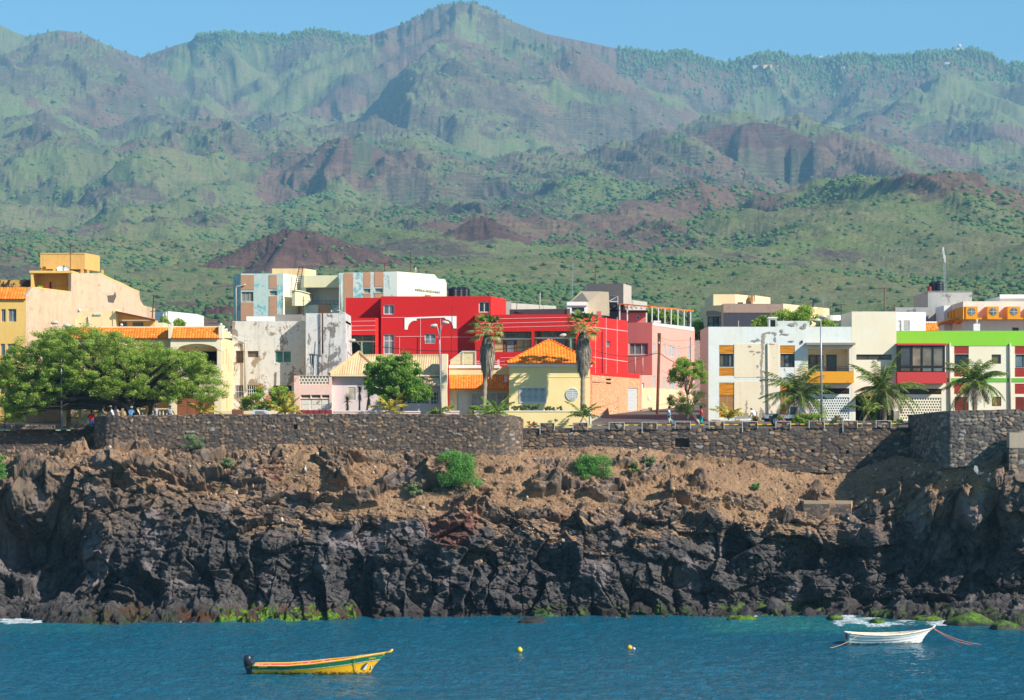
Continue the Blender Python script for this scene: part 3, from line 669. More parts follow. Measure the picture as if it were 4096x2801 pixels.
def WPX(px, Y): return ((px-CX)*Y/FPX, Y)
def ZPY(py, Y): return CH+(HY-py)*Y/FPX
# long bastion wall, rounded at both ends
path = [WPX(392, 206.0), WPX(383, 204.5), WPX(381, 202.6), WPX(392, 201.0), WPX(425, 200.2), WPX(470, 200.0)] + [WPX(x, 200.0) for x in (900, 1400, 1900)] + [WPX(2000, 200.2), WPX(2052, 200.9), WPX(2078, 202.0), WPX(2088, 203.6), WPX(2090, 205.4)]
tops = [ZPY(1668, 206), ZPY(1668, 204.5), ZPY(1668, 202.6), ZPY(1666, 201), ZPY(1664, 200.2), ZPY(1663, 200), ZPY(1657, 200), ZPY(1655, 200), ZPY(1658, 200), ZPY(1659, 200.2), ZPY(1662, 200.9), ZPY(1668, 202), ZPY(1676, 203.6), ZPY(1680, 205.4)]
V, F, at = stone_face(path, tops, 11.7, .5, holes=((1180, 1710, 7, 9, .5), (1637, 1728, 5, 4, .4)), seed=520)
r = thing('bastion_wall', 'long rubble stone bastion wall with rounded ends under the villas', 'wall', (0, 200, 11.7))
mesh_np('wall', V, F, M_STONE, r, False, at)
# low wall at the far left
r = thing('sea_wall', 'low dark stone wall with a gap at the far left under the big tree', 'wall', (-38, 206, 11))
V, F, at = stone_face([WPX(-400, 205.4), WPX(0, 205.4), WPX(392, 205.4)], ZPY(1722, 205.4), [11.2, 11.4, 11.6], .45, seed=560); mesh_np('wall', V, F, M_STONE, r, False, at)
for a, b, tp in ((45, 218, 1700), (282, 392, 1697)):
    V, F, at = stone_face([WPX(a, 205.2), WPX(b, 205.2)], ZPY(tp, 205.2), ZPY(1724, 205.2), .5, seed=570+a); mesh_np('parapet', V, F, M_STONE, r, False, at)
# promenade wall with crenellated pillars and striped pipe rails
M_WHT = paint('white_trim', (.56, .54, .50), .6, 3, .85, (.2, .18, .16), .5, .8); M_YEL = flat('yellow_pipe', lin(240, 190, 30)); M_BLK = flat('grey_pipe', lin(120, 108, 84))
r = thing('promenade_wall', 'stone promenade wall with white edged pillars and yellow striped pipe rails', 'wall', (18, 204, 11))
pz = lambda px: np.interp(px, [2090, 2700, 3640], [1722, 1714, 1709])
V, F, at = stone_face([WPX(x, 204.0) for x in (2085, 2400, 2700, 3100, 3655)], [ZPY(pz(x), 204) for x in (2085, 2400, 2700, 3100, 3655)], [11.8, 12.0, 11.6, 10.6, 9.9], .5, .5, .27, 600,
   [(2729, 1772, 26, 17, .8)] + [(a, b, 5, 5, .45) for a, b in ((3112,1803),(3250,1805),(3389,1810),(3502,1806),(3305,1875),(3434,1875))])
mesh_np('wall', V, F, M_STONE, r, False, at)
PIL = [(2161,2217),(2293,2350),(2437,2496),(2569,2627),(2701,2761),(2837,2895),(2970,3029),(3104,3161),(3237,3296),(3372,3428),(3505,3563)]
ptop = lambda px: np.interp(px, [2161, 2700, 3563], [1693, 1689, 1683])
for i, (a, b) in enumerate(PIL):
    zt = ZPY(ptop(a), 203.9); zb = ZPY(pz(a)+1, 203.9)
    V, F, at = stone_face([WPX(a, 203.9), WPX(b, 203.9)], zt, zb-.02, .55, .42, .27, 640+i*7, step=.055); po = mesh_np('pillar', V, F, M_STONE, r, False, at)
    tr = MB(); x0, x1 = WPX(a, 203.9)[0], WPX(b, 203.9)[0]
    tr.box(x0-.04, 203.80, zb-.28*(i % 3 == 0)-.02, x0+.012, 204.5, zt+.02); tr.box(x1-.012, 203.80, zb-.02, x1+.04, 204.5, zt+.02); tr.box(x0+.012, 203.80, zt-.005, x1-.012, 204.5, zt+.03)
    tr.build('edge_trim', M_WHT, po)
ends = [(2100, 2100)] + PIL + [(3640, 3640)]
for i in range(len(ends)-1):
    a = WPX(ends[i][1], 204.1)[0]; b = WPX(ends[i+1][0], 204.1)[0]; z = ZPY(np.interp(ends[i][1], [2100, 3600], [1704, 1695]), 204.1)
    ra = MB().tube([(a, 204.1, z), (b, 204.1, z+.03*((i*7) % 3-1))], .04, 8).build('rail', M_BLK, r)
    m = MB(); k = a+.05
    while k < b-.2:
        m.tube([(k, 204.1, z), (k+.34, 204.1, z)], .048, 8); k += .72
    m.build('yellow_band', M_YEL, ra)
# right-hand bastion
r = thing('corner_bastion', 'tall grey rubble stone bastion jutting out at the right', 'wall', (34, 196, 11))
pth = [WPX(3637, 206.5), WPX(3639, 204.4), WPX(3700, 200.4), WPX(3762, 196.6), WPX(3800, 195.5), WPX(4100, 195.0), WPX(4560, 195.0)]
V, F, at = stone_face(pth, [ZPY(1660, 206.5), ZPY(1660, 204.4), ZPY(1655, 200.4), ZPY(1646, 196.6), ZPY(1644, 195.5), ZPY(1637, 195), ZPY(1637, 195)], [10.2, 10.2, 10.8, 10.8, 10.9, 11.5, 11.5], .6, .44, .28, 700, bulge=.07)
mesh_np('wall', V, F, M_STONEG, r, False, at)
# concrete block on the slope and end pier at the right edge
M_CONC = paint('raw_concrete', lin(176, 160, 140), .5, 2, .9); M_CONC2 = paint('grey_concrete', lin(150, 146, 140), .5, 1.5, .9)
b = MB(); Y0 = min(cliff_pt(3240, 2085).y, cliff_pt(3370, 2085).y)+.75; x0, x1 = WPX(3216, Y0)[0], WPX(3405, Y0)[0]; zt, zb = ZPY(2004, Y0), ZPY(2080, Y0)
b.prism([(x0, Y0), (x1, Y0), (x1+.9, Y0+2.4), (x0-.1, Y0+2.4)], zb-1.2, zt); r = thing('retaining_block', 'square concrete and block retaining box on the earth slope', 'masonry block', ((x0+x1)/2, Y0, zb))
b.build('block', paint('dusty_concrete', lin(168, 144, 118), .6, 2, .95), r)
V, F, at = stone_face([(x0-.02, Y0-.03), (x1-.02, Y0-.03)], zt-.22, zb-1.0, .02, .5, .3, 740, bulge=.03); mesh_np('block_facing', V, F, M_STONE, r, False, at)
r = thing('pier', 'pale concrete pier cap on dark stone at the right edge', 'pier', (37, 193, 11)); Y0 = 193.4
b = MB(); b.box(WPX(4038, Y0)[0], Y0, ZPY(1792, Y0), WPX(4400, Y0)[0], Y0+1.2, ZPY(1731, Y0)); b.build('cap', M_CONC, r)
V, F, at = stone_face([WPX(4036, Y0+.05), WPX(4400, Y0+.05)], ZPY(1793, Y0), ZPY(1915, Y0)-1.5, 1.0, .6, .4, 760); mesh_np('pier_base', V, F, M_STONEG, r, False, at)
# ------------------------------------------------------------------ boulders at the foot
def rock_mesh(c, rx, ry, rz, seed, green=0):
    g = np.random.default_rng(seed); bm_ = bmesh.new(); bmesh.ops.create_icosphere(bm_, subdivisions=4, radius=1.0)
    Vv = np.array([v_.co[:] for v_ in bm_.verts]); Fv = np.array([[q.index for q in f.verts] for f in bm_.faces]); bm_.free()
    for _ in range(16):
        n = g.normal(size=3); n[2] = abs(n[2])*.8; n /= np.linalg.norm(n); k = g.uniform(.62, .95); dd = Vv@n-k; Vv = Vv - np.clip(dd, 0, None)[:, None]*n*.93
    Vv += (fbm(Vv[:, 0]*3+seed, Vv[:, 1]*3+Vv[:, 2]*2, 4, seed)-.5)[:, None]*Vv*.28
    P = Vv*np.array([rx, ry, rz])+np.array(c); n = len(P)
    top = smooth(-.2, .4, Vv[:, 2])
    m1 = np.stack([np.zeros(n), np.full(n, .1), np.full(n, .25), np.ones(n)], -1); al = green*smooth(.3, .5, fbm(P[:, 0]*2.2, P[:, 1]*2.2+P[:, 2]*3, 4, seed))*top
    m2 = np.stack([smooth(.8, .1, P[:, 2])*.8, al, np.zeros(n), np.ones(n)], -1)
    return P, Fv, {'m1': ('POINT', m1), 'm2': ('POINT', m2)}
def boulder(px, pyb, wpx_, hpx, label, seed, green=0, Y=None, group=None):
    Y = Y or CH*FPX/(pyb-HY); k = Y/FPX; x = (px-CX)*k; zb = CH+(HY-pyb)*k; rx = wpx_*k/2; rz = hpx*k
    r = thing('boulder', label, 'rock', (x, Y, zb), group); P, Fv, at = rock_mesh((x, Y, zb+rz*.15), rx*1.08, rx*.9, rz*.92, seed, green); mesh_np('rock', P, Fv, M_CLIFF, r, False, at)
boulder(2125, 2489, 118, 26, 'flat black rock standing alone in the water off the cliff', 11)
boulder(3105, 2458, 95, 66, 'largest smooth slanted boulder at the cliff foot below the concrete block', 12)
boulder(2985, 2461, 62, 38, 'round black boulder just behind the green weed left of the big slanted one', 13)
boulder(3235, 2462, 66, 36, 'dark rounded boulder between the slanted boulder and the stacks', 14)
boulder(3655, 2452, 62, 34, 'pale flat topped boulder below the right hand cliff recess', 15)
boulder(3512, 2461, 64, 32, 'brown rounded boulder right above the weedy rock in the foam', 16, .25)
boulder(3515, 2494, 76, 24, 'rock capped in bright green weed standing in the white foam', 17, 1.6)
boulder(2970, 2482, 116, 26, 'low rock covered in green weed at the foot of the cliff', 18, 1.4)
boulder(3340, 2476, 80, 20, 'small weed topped rock in the shallows left of the foam', 19, .8)
boulder(3880, 2496, 230, 46, 'broad weedy rock shelf breaking the surface near the white boat bow', 20, .8)
boulder(4020, 2520, 150, 40, 'dark weed patched rock at the right edge of the water', 21, .7)
boulder(3705, 2484, 120, 22, 'long low rock with green weed at the edge of the foam', 22, .8)
g = np.random.default_rng(5)
for i in range(16):
    boulder(2830+i*52+g.uniform(-14, 14), 2452+g.uniform(0, 12), g.uniform(34, 66), g.uniform(14, 30), 'small dark wet stone in the row along the foot of the cliff', 40+i, 0, None, 'small wet stones along the cliff foot')
# ================================================================== building kit
def glass(name, col, rough=.12):
    t = NT(name); p = t.pos(); c = t.mix(t.ramp(t.noise(p, .9, 3), [(.35, 0), (.65, 1)]), col, tuple(x*.45 for x in col)); t.b.inputs['IOR'].default_value = 1.45
    return t.set(c, rough, spec=.5)
G_DK = glass('dark_glass', (.035, .042, .05)); G_BL = glass('blue_glass', (.16, .22, .26)); G_GN = glass('green_glass', (.06, .19, .12)); G_BR = glass('brown_glass', (.16, .11, .07)); G_GY = glass('grey_glass', (.22, .24, .24), .3)
G_TL = glass('teal_glass', (.06, .22, .24))
F_WH = flat('white_frame', (.70, .70, .67), .5); F_AL = flat('alu_frame', (.45, .46, .46), .4, .3); F_WD = flat('wood_frame', lin(138, 98, 66)); F_DK = flat('dark_frame', (.03, .025, .022)); F_BR = flat('brown_frame', lin(92, 56, 40)); F_TN = flat('tan_frame', lin(190, 164, 118))
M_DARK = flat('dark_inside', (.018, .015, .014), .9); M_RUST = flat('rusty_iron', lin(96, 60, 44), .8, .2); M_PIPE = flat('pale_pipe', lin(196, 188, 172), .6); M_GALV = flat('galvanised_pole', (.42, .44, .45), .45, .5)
def tile_mat(name, c0, c1, c2):
    t = NT(name); a = t.attr('rnd'); c = t.ramp(a.outputs['Fac'], [(0, c0), (.5, c1), (1, c2)])
    c = t.mix(t.math('MULTIPLY', t.ramp(t.noise(t.pos(), 1.3, 5, .7), [(.5, 0), (.75, 1)]), .35), c, tuple(x*.5 for x in c1)); return t.set(c, .75)
T_OR = tile_mat('orange_tile', lin(236, 112, 36), lin(250, 130, 40), lin(255, 152, 60)); T_YO = tile_mat('amber_tile', lin(238, 118, 28), lin(250, 134, 32), lin(255, 152, 48)); T_TN = tile_mat('tan_sheet', lin(206, 172, 126), lin(218, 184, 136), lin(228, 196, 150))
def tiles(P0, P1, P2, P3, mat, parent, name='roof', pitch=.24, course=.33, amp=.05, step=.035, under=.08):
    P0, P1, P2, P3 = [np.array(p, float) for p in (P0, P1, P2, P3)]
    u = P1-P0; L = np.linalg.norm(u); u /= L; vv = ((P3+P2)/2-(P0+P1)/2); vv = vv-u*(vv@u); W = np.linalg.norm(vv); vv /= W; n = np.cross(u, vv)
    if n[2] < 0: n = -n
    s2 = (P2-P0)@u; s3 = (P3-P0)@u; s0, s1 = min(0, s3), max(L, s2)
    ns = max(2, int((s1-s0)/pitch*6)); S = np.linspace(s0, s1, ns); nc = max(1, int(round(W/course))) if course else 1
    if course: Vv = np.concatenate([(k+np.array([0, .5, .97]))/nc for k in range(nc)]); fr = np.tile([0, .5, .97], nc); ki = np.repeat(np.arange(nc), 3)
    else: Vv = np.linspace(0, 1, 6); fr = Vv*0; ki = np.zeros(6, int)
    Sg = np.clip(S[None], (s3*Vv)[:, None], (L+(s2-L)*Vv)[:, None]); h = amp*np.abs(np.sin(np.pi*Sg/pitch)) + step*(1-fr)[:, None]
    P = P0[None, None] + Sg[..., None]*u + (Vv*W)[:, None, None]*vv + h[..., None]*n
    m = len(Vv); F = grid_faces(m, ns); V = P.reshape(-1, 3)
    bot = (P0[None, None] + Sg[[0, -1]][..., None]*u + (Vv[[0, -1]]*W)[:, None, None]*vv - under*n).reshape(-1, 3)
    e = np.arange(ns-1); F = np.concatenate([F, np.stack([len(V)+e, len(V)+e+1, e+1, e], -1), np.stack([len(V)+ns+e+1, len(V)+ns+e, (m-1)*ns+e, (m-1)*ns+e+1], -1), np.stack([len(V)+e+1, len(V)+e, len(V)+ns+e, len(V)+ns+e+1], -1)])
    rnd = hsh((Sg/pitch).astype(int), np.repeat(ki[:, None], ns, 1)+int(abs(P0[0]*7)) % 50, 3).ravel()
    return mesh_np(name, np.concatenate([V, bot]), F, mat, parent, False, {'rnd': ('POINT', np.concatenate([rnd, np.full(len(bot), .5)]))})
class House:
    def __init__(s, name, label, cat, chain, top, mats, depth=8, back=None, setback=.4, zb=None, coping=None, roofmat=None, group=None):
        s.px = chain; s.P = [Vector((WX(x, Y), Y)) for x, Y in chain]; s.top = [WZ(t_, chain[0][1]) if i == 0 or np.ndim(top) == 0 else None for i, t_ in enumerate([top] if np.ndim(top) == 0 else top)]
        s.zt = WZ(top, chain[0][1]); s.Ym = max(p.y for p in s.P); s.zb = gz(chain[0][1])-.6 if zb is None else (zb if isinstance(zb, float) else WZ(zb, chain[0][1]))
        s.back = back if back else [(s.P[-1].x, s.Ym+depth), (s.P[0].x, s.Ym+depth)]
        s.r = thing(name, label, cat, (s.P[0].x, s.P[0].y, s.zb), group)
        s.mats = mats if isinstance(mats, list) else [mats]*(len(chain)-1); s.op = [[] for _ in s.mats]; s.W = []
        for i in range(len(s.mats)):
            a, b = s.P[i], s.P[i+1]; u = (b-a).normalized(); n = Vector((u.y, -u.x)); s.W.append((a, u, n, (b-a).length))
        s.setback = setback; s.coping = coping; s.roofmat = roofmat or s.mats[0]
    def hit(s, i, x):
        a, u, n, L = s.W[i]; k = (sx(x)-CX)/FPX; d = u.x-k*u.y
        sv = (k*a.y-a.x)/d; return sv, a.y+u.y*sv
    def rc(s, i, x0, y0, x1, y1):
        s0, ya = s.hit(i, x0); s1, yb = s.hit(i, x1); Y = (ya+yb)/2; return min(s0, s1), max(s0, s1), WZ(max(y0, y1), Y), WZ(min(y0, y1), Y)
    def pt(s, i, x, y, out=0):
        sv, Y = s.hit(i, x); a, u, n, L = s.W[i]; return Vector((a.x+u.x*sv+n.x*out, a.y+u.y*sv+n.y*out, WZ(y, Y)))
    def ob(s, i, s0, s1, z0, z1, d0, d1, mb=None):
        a, u, n, L = s.W[i]; mb = mb or MB(); mb.obox(a, u, n, z0, s0, s1, d0, d1, z1); return mb
    def panel(s, i, x0, y0, x1, y1, mat, out=.03, name='painted_panel', back=.0, parent=None, label=None):
        s0, s1, z0, z1 = s.rc(i, x0, y0, x1, y1); return s.ob(i, s0, s1, z0, z1, -back, out).build(name, mat, parent or s.r, label)
    def poly(s, i, pts, mat, name='wall', thick=.3, out=0.0, label=None, parent=None):
        a, u, n, L = s.W[i]; return MB().slab([s.pt(i, x, y, out) for x, y in pts], (n.x, n.y, 0), thick).build(name, mat, parent or s.r, label)
    def line(s, i, x0, y0, x1, y1, mat, w=.05, name='score_line'):
        A = s.pt(i, x0, y0, .012); B = s.pt(i, x1, y1, .012); return MB().tube([A, B], w/2, 4).build(name, mat, s.r)
    def open(s, i, kind, x0, y0, x1, y1, **k):
        s.op[i].append((kind, s.rc(i, x0, y0, x1, y1), k)); return s
    def finish(s, cap=True):
        dv = [k.get('depth', 1.2)+.1 for o in s.op for kd, _, k in o if kd == 'void']; sb = max([s.setback]+dv)
        for i, (a, u, n, L) in enumerate(s.W):
            ops = s.op[i]; mb = MB()
            S = sorted(set([0, L]+[min(max(v, 0), L) for _, r_, _ in ops for v in r_[:2]])); Zs = sorted(set([s.zb, s.zt]+[min(max(v, s.zb), s.zt) for _, r_, _ in ops for v in r_[2:]]))
            P = lambda sv, z, d=0: (a.x+u.x*sv+n.x*d, a.y+u.y*sv+n.y*d, z)
            for p_, q in zip(S[:-1], S[1:]):
                for c_, d_ in zip(Zs[:-1], Zs[1:]):
                    if q-p_ < 1e-4 or d_-c_ < 1e-4: continue
                    m, mz = (p_+q)/2, (c_+d_)/2
                    if any(r_[0] < m < r_[1] and r_[2] < mz < r_[3] for _, r_, _ in ops): continue
                    mb.add([P(p_, c_), P(q, c_), P(q, d_), P(p_, d_)], [(0, 1, 2, 3)])
            for kd, (s0, s1, z0, z1), k in ops:
                D = k.get('depth', 1.2) if kd == 'void' else .3
                v = [P(s0, z0), P(s1, z0), P(s1, z1), P(s0, z1), P(s0, z0, -D), P(s1, z0, -D), P(s1, z1, -D), P(s0, z1, -D)]
                if kd == 'void': 
                    MB().add(v, [(0, 1, 5, 4), (1, 2, 6, 5), (2, 3, 7, 6), (3, 0, 4, 7), (4, 5, 6, 7)]).build('recess', k.get('mat', s.mats[i]), s.r)
                else: mb.add(v, [(0, 1, 5, 4), (1, 2, 6, 5), (2, 3, 7, 6), (3, 0, 4, 7)])
            if cap:
                ct = .22; mb.add([P(0, s.zt), P(L, s.zt), P(L, s.zt, -ct), P(0, s.zt, -ct), P(L, s.zt-.7, -ct), P(0, s.zt-.7, -ct)], [(0, 1, 2, 3), (3, 2, 4, 5)])
            mb.build('wall', s.mats[i], s.r)
            for kd, rct, k in ops: s.fit(i, kd, rct, k)
        # core set back behind the openings, with a full roof slab
        pts = [(p.x, p.y) for p in s.P]
        off = [(w[2]*-(sb+.02)) for w in s.W]; core = []
        for j in range(len(s.P)):
            if j == 0: o = off[0]; core.append((s.P[0].x+o.x, s.P[0].y+o.y))
            elif j == len(s.P)-1: o = off[-1]; core.append((s.P[-1].x+o.x, s.P[-1].y+o.y))
            else:
                A0 = s.P[j-1]+off[j-1]; u0 = s.W[j-1][1]; A1 = s.P[j]+off[j]; u1 = s.W[j][1]
                den = u0.x*u1.y-u0.y*u1.x
                if abs(den) < 1e-3: c = A1
                else: tt_ = ((A1.x-A0.x)*u1.y-(A1.y-A0.y)*u1.x)/den; c = A0+u0*tt_
                core.append((c.x, c.y))
        bk = [(x, y) for x, y in s.back]
        MB().prism(core+[(x-.02, y) for x, y in bk[:1]]+[(x+.02, y) for x, y in bk[1:]], s.zb, s.zt-.62).build('inner_walls', s.mats[0], s.r)
        MB().prism([(p[0]+w_[0]*.2, p[1]+.2) for p, w_ in zip(pts, [(1, 0)]+[(0, 0)]*(len(pts)-2)+[(-1, 0)])]+bk, s.zt-.6, s.zt-.42).build('roof', s.roofmat, s.r)
        bm_ = MB()
        if len(bk) >= 2:
            ends = [tuple(s.P[-1])]+bk+[tuple(s.P[0])]
            for q_, (A0, A1) in enumerate(zip(ends[:-1], ends[1:])):
                A0 = Vector(A0); A1 = Vector(A1); uu = (A1-A0)
                if uu.length > .3:
                    if q_ == 0: A0 = A0+uu.normalized()*.006
                    if q_ == len(ends)-2: A1 = A1-uu.normalized()*.006
                uu = A1-A0; l = uu.length
                if l < .05: continue
                uu.normalize(); bm_.obox(A0, uu, Vector((uu.y, -uu.x)), s.zb, 0, l, -.2, 0, s.zt-.003)
        bm_.build('rear_wall', s.mats[-1], s.r)
        return s
    def fit(s, i, kd, r_, k):
        s0, s1, z0, z1 = r_; fm = k.get('frame', F_WH); gm = k.get('pane', G_DK); fw = k.get('fw', .07); din = k.get('din', .12); nm = k.get('n', 2)
        if kd in ('hole', 'void'): return
        if kd == 'win':
            w_ = MB()
            s.ob(i, s0, s1, z0, z0+fw, -din-.05, -din, w_); s.ob(i, s0, s1, z1-fw, z1, -din-.05, -din, w_); s.ob(i, s0, s0+fw, z0+fw, z1-fw, -din-.05, -din, w_); s.ob(i, s1-fw, s1, z0+fw, z1-fw, -din-.05, -din, w_)
            for q in range(1, nm): c = s0+(s1-s0)*q/nm; s.ob(i, c-fw/2, c+fw/2, z0+fw, z1-fw, -din-.05, -din, w_)
            for h in k.get('h', []): c = z0+(z1-z0)*h; s.ob(i, s0+fw, s1-fw, c-fw/2, c+fw/2, -din-.055, -din+.004, w_)
            o = w_.build('window', fm, s.r); gl = k.get('panes')
            for q in range(nm):
                c0 = s0+fw*.5+(s1-s0-fw)*q/nm; c1 = s0+fw*.5+(s1-s0-fw)*(q+1)/nm
                s.ob(i, c0, c1, z0+.02, z1-.02, -din-.06-.012*(q % 2), -din-.03-.012*(q % 2)).build('pane', gl[q % len(gl)] if gl else gm, o)
            if k.get('sill'): s.ob(i, s0-.08, s1+.08, z0-.07, z0-.002, -.1, .07).build('sill', k['sill'], o)
            if k.get('trim'):
                b = MB(); T = .09; m_ = k['trim']
                s.ob(i, s0-T, s1+T, z1, z1+T, 0, .03, b); s.ob(i, s0-T, s1+T, z0-T, z0, 0, .03, b); s.ob(i, s0-T, s0, z0, z1, 0, .03, b); s.ob(i, s1, s1+T, z0, z1, 0, .03, b); b.build('trim', m_, o)
            if k.get('bars'):
                b = MB(); c = s0+.1
                while c < s1: s.ob(i, c-.012, c+.012, z0, z1 if k['bars'] == 1 else z0+(z1-z0)*.45, .01, .035, b); c += .13
                s.ob(i, s0, s1, z0+(z1-z0)*.45, z0+(z1-z0)*.45+.03, .01, .04, b); b.build('bars', k.get('barm', F_WH), o)
        elif kd == 'shut':
            w_ = MB(); g = .045; m_ = k.get('mat', F_WH)
            leaf = (s1-s0)/nm; base_ = s.ob(i, s0, s1, z0, z1, -.28, -.10).build('window', M_DARK, s.r)
            for q in range(nm):
                a0, a1 = s0+leaf*q+.01, s0+leaf*(q+1)-.01; w_ = MB()
                s.ob(i, a0, a0+g, z0, z1, -.09, -.03, w_); s.ob(i, a1-g, a1, z0, z1, -.09, -.03, w_); s.ob(i, a0+g, a1-g, z0, z0+g, -.09, -.03, w_); s.ob(i, a0+g, a1-g, z1-g, z1, -.09, -.03, w_)
                zz_ = z0+g+.02
                while zz_ < z1-g-.04: s.ob(i, a0+g, a1-g, zz_, zz_+.062, -.085, -.045, w_); zz_ += .095
                w_.build('shutter', m_, base_)
            if k.get('trim'):
                b = MB(); T = .08
                s.ob(i, s0-T, s1+T, z1, z1+T, 0, .04, b); s.ob(i, s0-T, s1+T, z0-T, z0, 0, .05, b); s.ob(i, s0-T, s0, z0, z1, 0, .04, b); s.ob(i, s1, s1+T, z0, z1, 0, .04, b); b.build('trim', k['trim'], base_)
        elif kd == 'door':
            m_ = k.get('mat', F_WH); o = s.ob(i, s0, s1, z0, z1, -.2, -.1).build('door', m_, s.r); b = MB()
            for q in range(nm):
                a0 = s0+(s1-s0)*q/nm; a1 = s0+(s1-s0)*(q+1)/nm
                for (h0, h1) in ((.06, .44), (.5, .94)): s.ob(i, a0+.08, a1-.08, z0+(z1-z0)*h0, z0+(z1-z0)*h1, -.1, -.075, b)
            b.build('door_panel', m_, o); s.ob(i, s1-(s1-s0)/nm-.06 if nm > 1 else s1-.14, (s1-(s1-s0)/nm-.03) if nm > 1 else s1-.1, z0+(z1-z0)*.44, z0+(z1-z0)*.5, -.1, -.04).build('handle', F_AL, o)
            if k.get('trim'):
                b = MB(); T = .08; s.ob(i, s0-T, s1+T, z1, z1+T, 0, .04, b); s.ob(i, s0-T, s0, z0, z1, 0, .04, b); s.ob(i, s1, s1+T, z0, z1, 0, .04, b); b.build('trim', k['trim'], o)
        elif kd == 'garage':
            m_ = k.get('mat', F_WH); o = s.ob(i, s0, s1, z0, z1, -.2, -.1).build('garage_door', m_, s.r); b = MB(); zz_ = z0+.05
            while zz_ < z1-.06: s.ob(i, s0+.02, s1-.02, zz_, zz_+.07, -.1, -.06, b); zz_ += .13
            b.build('door_rib', m_, o)
        elif kd == 'panel': 
            m_ = k['mat']; o = s.ob(i, s0, s1, z0, z1, -.2, -.05).build(k.get('name', 'infill_panel'), m_, s.r); b = MB(); zz_ = z0
            while zz_ < z1-.03: s.ob(i, s0+.01, s1-.01, zz_+.012, min(zz_+.10, z1), -.05, -.028, b); zz_ += .115
            b.build('board', m_, o)
        elif kd == 'lattice':
            o = s.ob(i, s0, s1, z0, z1, -.28, -.25).build('lattice_backing', M_DARK, s.r); b = MB(); c = k.get('cell', .21); nr = max(2, round((z1-z0)/c)); nc_ = max(2, round((s1-s0)/c)); cw = (s1-s0)/nc_; ch_ = (z1-z0)/nr; th = k.get('th', .42)
            for q in range(nr+1): zz_ = z0+q*ch_; s.ob(i, s0, s1, max(z0, zz_-ch_*th*.5), min(z1, zz_+ch_*th*.5), -.14, -.04, b)
            for q in range(nr):
                for w2_ in range(nc_+1):
                    cc = s0+(w2_+(.5 if q % 2 else 0))*cw
                    if cc-cw*th*.5 >= s1: continue
                    s.ob(i, max(s0, cc-cw*th*.55), min(s1, cc+cw*th*.55), z0+q*ch_+ch_*th*.5, z0+(q+1)*ch_-ch_*th*.5, -.14, -.045, b)
            b.build('breeze_block', k.get('mat', s.mats[i]), o)
        elif kd == 'grille':
            o = s.ob(i, s0, s1, z0, z1, -.28, -.2).build('window', k.get('pane', M_DARK), s.r); b = MB(); c = s0+.06; stp = k.get('step', .16)
            while c < s1-.03: s.ob(i, c-.022, c+.022, z0, z1, -.08, -.04, b); c += stp
            for h in k.get('h', [.5]): s.ob(i, s0, s1, z0+(z1-z0)*h-.02, z0+(z1-z0)*h+.02, -.085, -.035, b)
            b.build('bars', k.get('mat', F_WH), o)
def pipe(pts, r=.05, mat=None, name='drain_pipe', parent=None): return MB().tube(pts, r, 7).build(name, mat or M_PIPE, parent, sm=True)
def balustrade(h, i, x0, x1, yt, yb, mat, parent=None, n=None, out=.0, mat2=None):
    """rail on turned balusters standing on a wall plane"""
    s0, s1, z0, z1 = h.rc(i, x0, yt, x1, yb); a, u, nn, L = h.W[i]; rail = h.ob(i, s0, s1, z1-.1, z1, out-.16, out+.02).build('rail', mat, parent or h.r); n = n or max(2, int((s1-s0)/.26))
    for k in range(n):
        c = s0+(k+.5)*(s1-s0)/n; P = (a.x+u.x*c+nn.x*(out-.07), a.y+u.y*c+nn.y*(out-.07), z0); hgt = z1-.1-z0
        MB().lathe(P, [(0, .06), (hgt*.08, .06), (hgt*.14, .03), (hgt*.35, .062), (hgt*.6, .03), (hgt*.85, .025), (hgt*.92, .055), (hgt, .055)], 8).build('baluster', mat2 or F_WH, rail, sm=True)
    return rail
def mast(name, label, pts, els, mat=None, r=.03, cat='antenna', group=None):
    """pole with cross elements: els = list of ((x,y,z),(x,y,z),r)"""
    o = thing(name, label, cat, pts[0], group); MB().tube(pts, r, 6).build('pole', mat or M_RUST, o)
    for A_e, B_e, rr in els: MB().tube([A_e, B_e], rr, 5).build('element', mat or M_RUST, o)
    return o
def fishbone(x, y0, y1, Y, label, wpx=60, n=5, ang=0.0, mat=None, double=False):
    """roof aerial: pole from y0 (base) to y1 (top) with a boom of short bars"""
    A_e = W3(x, y0, Y); B_e = W3(x, y1, Y); k = Y/FPX/CV[2]; els = [((B_e.x-wpx*k/2, Y, B_e.z-.05), (B_e.x+wpx*k/2, Y+.3, B_e.z-.02+ang), .022)]
    for q in range(n):
        c = -wpx*k/2+wpx*k*q/(n-1); els.append(((B_e.x+c, Y-.35, B_e.z-.05+ang*q/n), (B_e.x+c, Y+.45, B_e.z-.05+ang*q/n), .012))
    return mast('roof_aerial', label, [A_e, B_e], els, mat)
def text(body, H, i, x, y, hpx, mat, parent, out=.02, name='lettering', sxk=1.0):
    c = bpy.data.curves.new(name, 'FONT'); c.body = body; c.size = 1; c.extrude = .01; c.align_x = 'CENTER'; c.align_y = 'CENTER'
    o = bpy.data.objects.new(name, c); COL.objects.link(o); bpy.context.view_layer.update()
    dg = bpy.context.evaluated_depsgraph_get(); me = bpy.data.meshes.new_from_object(o.evaluated_get(dg)); bpy.data.objects.remove(o)
    a, u, n, L = H.W[i]; C = H.pt(i, x, y, out)-rootloc(parent); k = hpx/CV[2]*H.hit(i, x)[1]/FPX/.7
    for v in me.vertices:
        q = v.co.copy(); v.co = C + Vector((u.x, u.y, 0))*q.x*k*sxk + Vector((0, 0, 1))*q.y*k + Vector((n.x, n.y, 0))*q.z
    me.materials.clear(); me.materials.append(mat); oo = bpy.data.objects.new(name, me); COL.objects.link(oo); oo.parent = parent; return oo
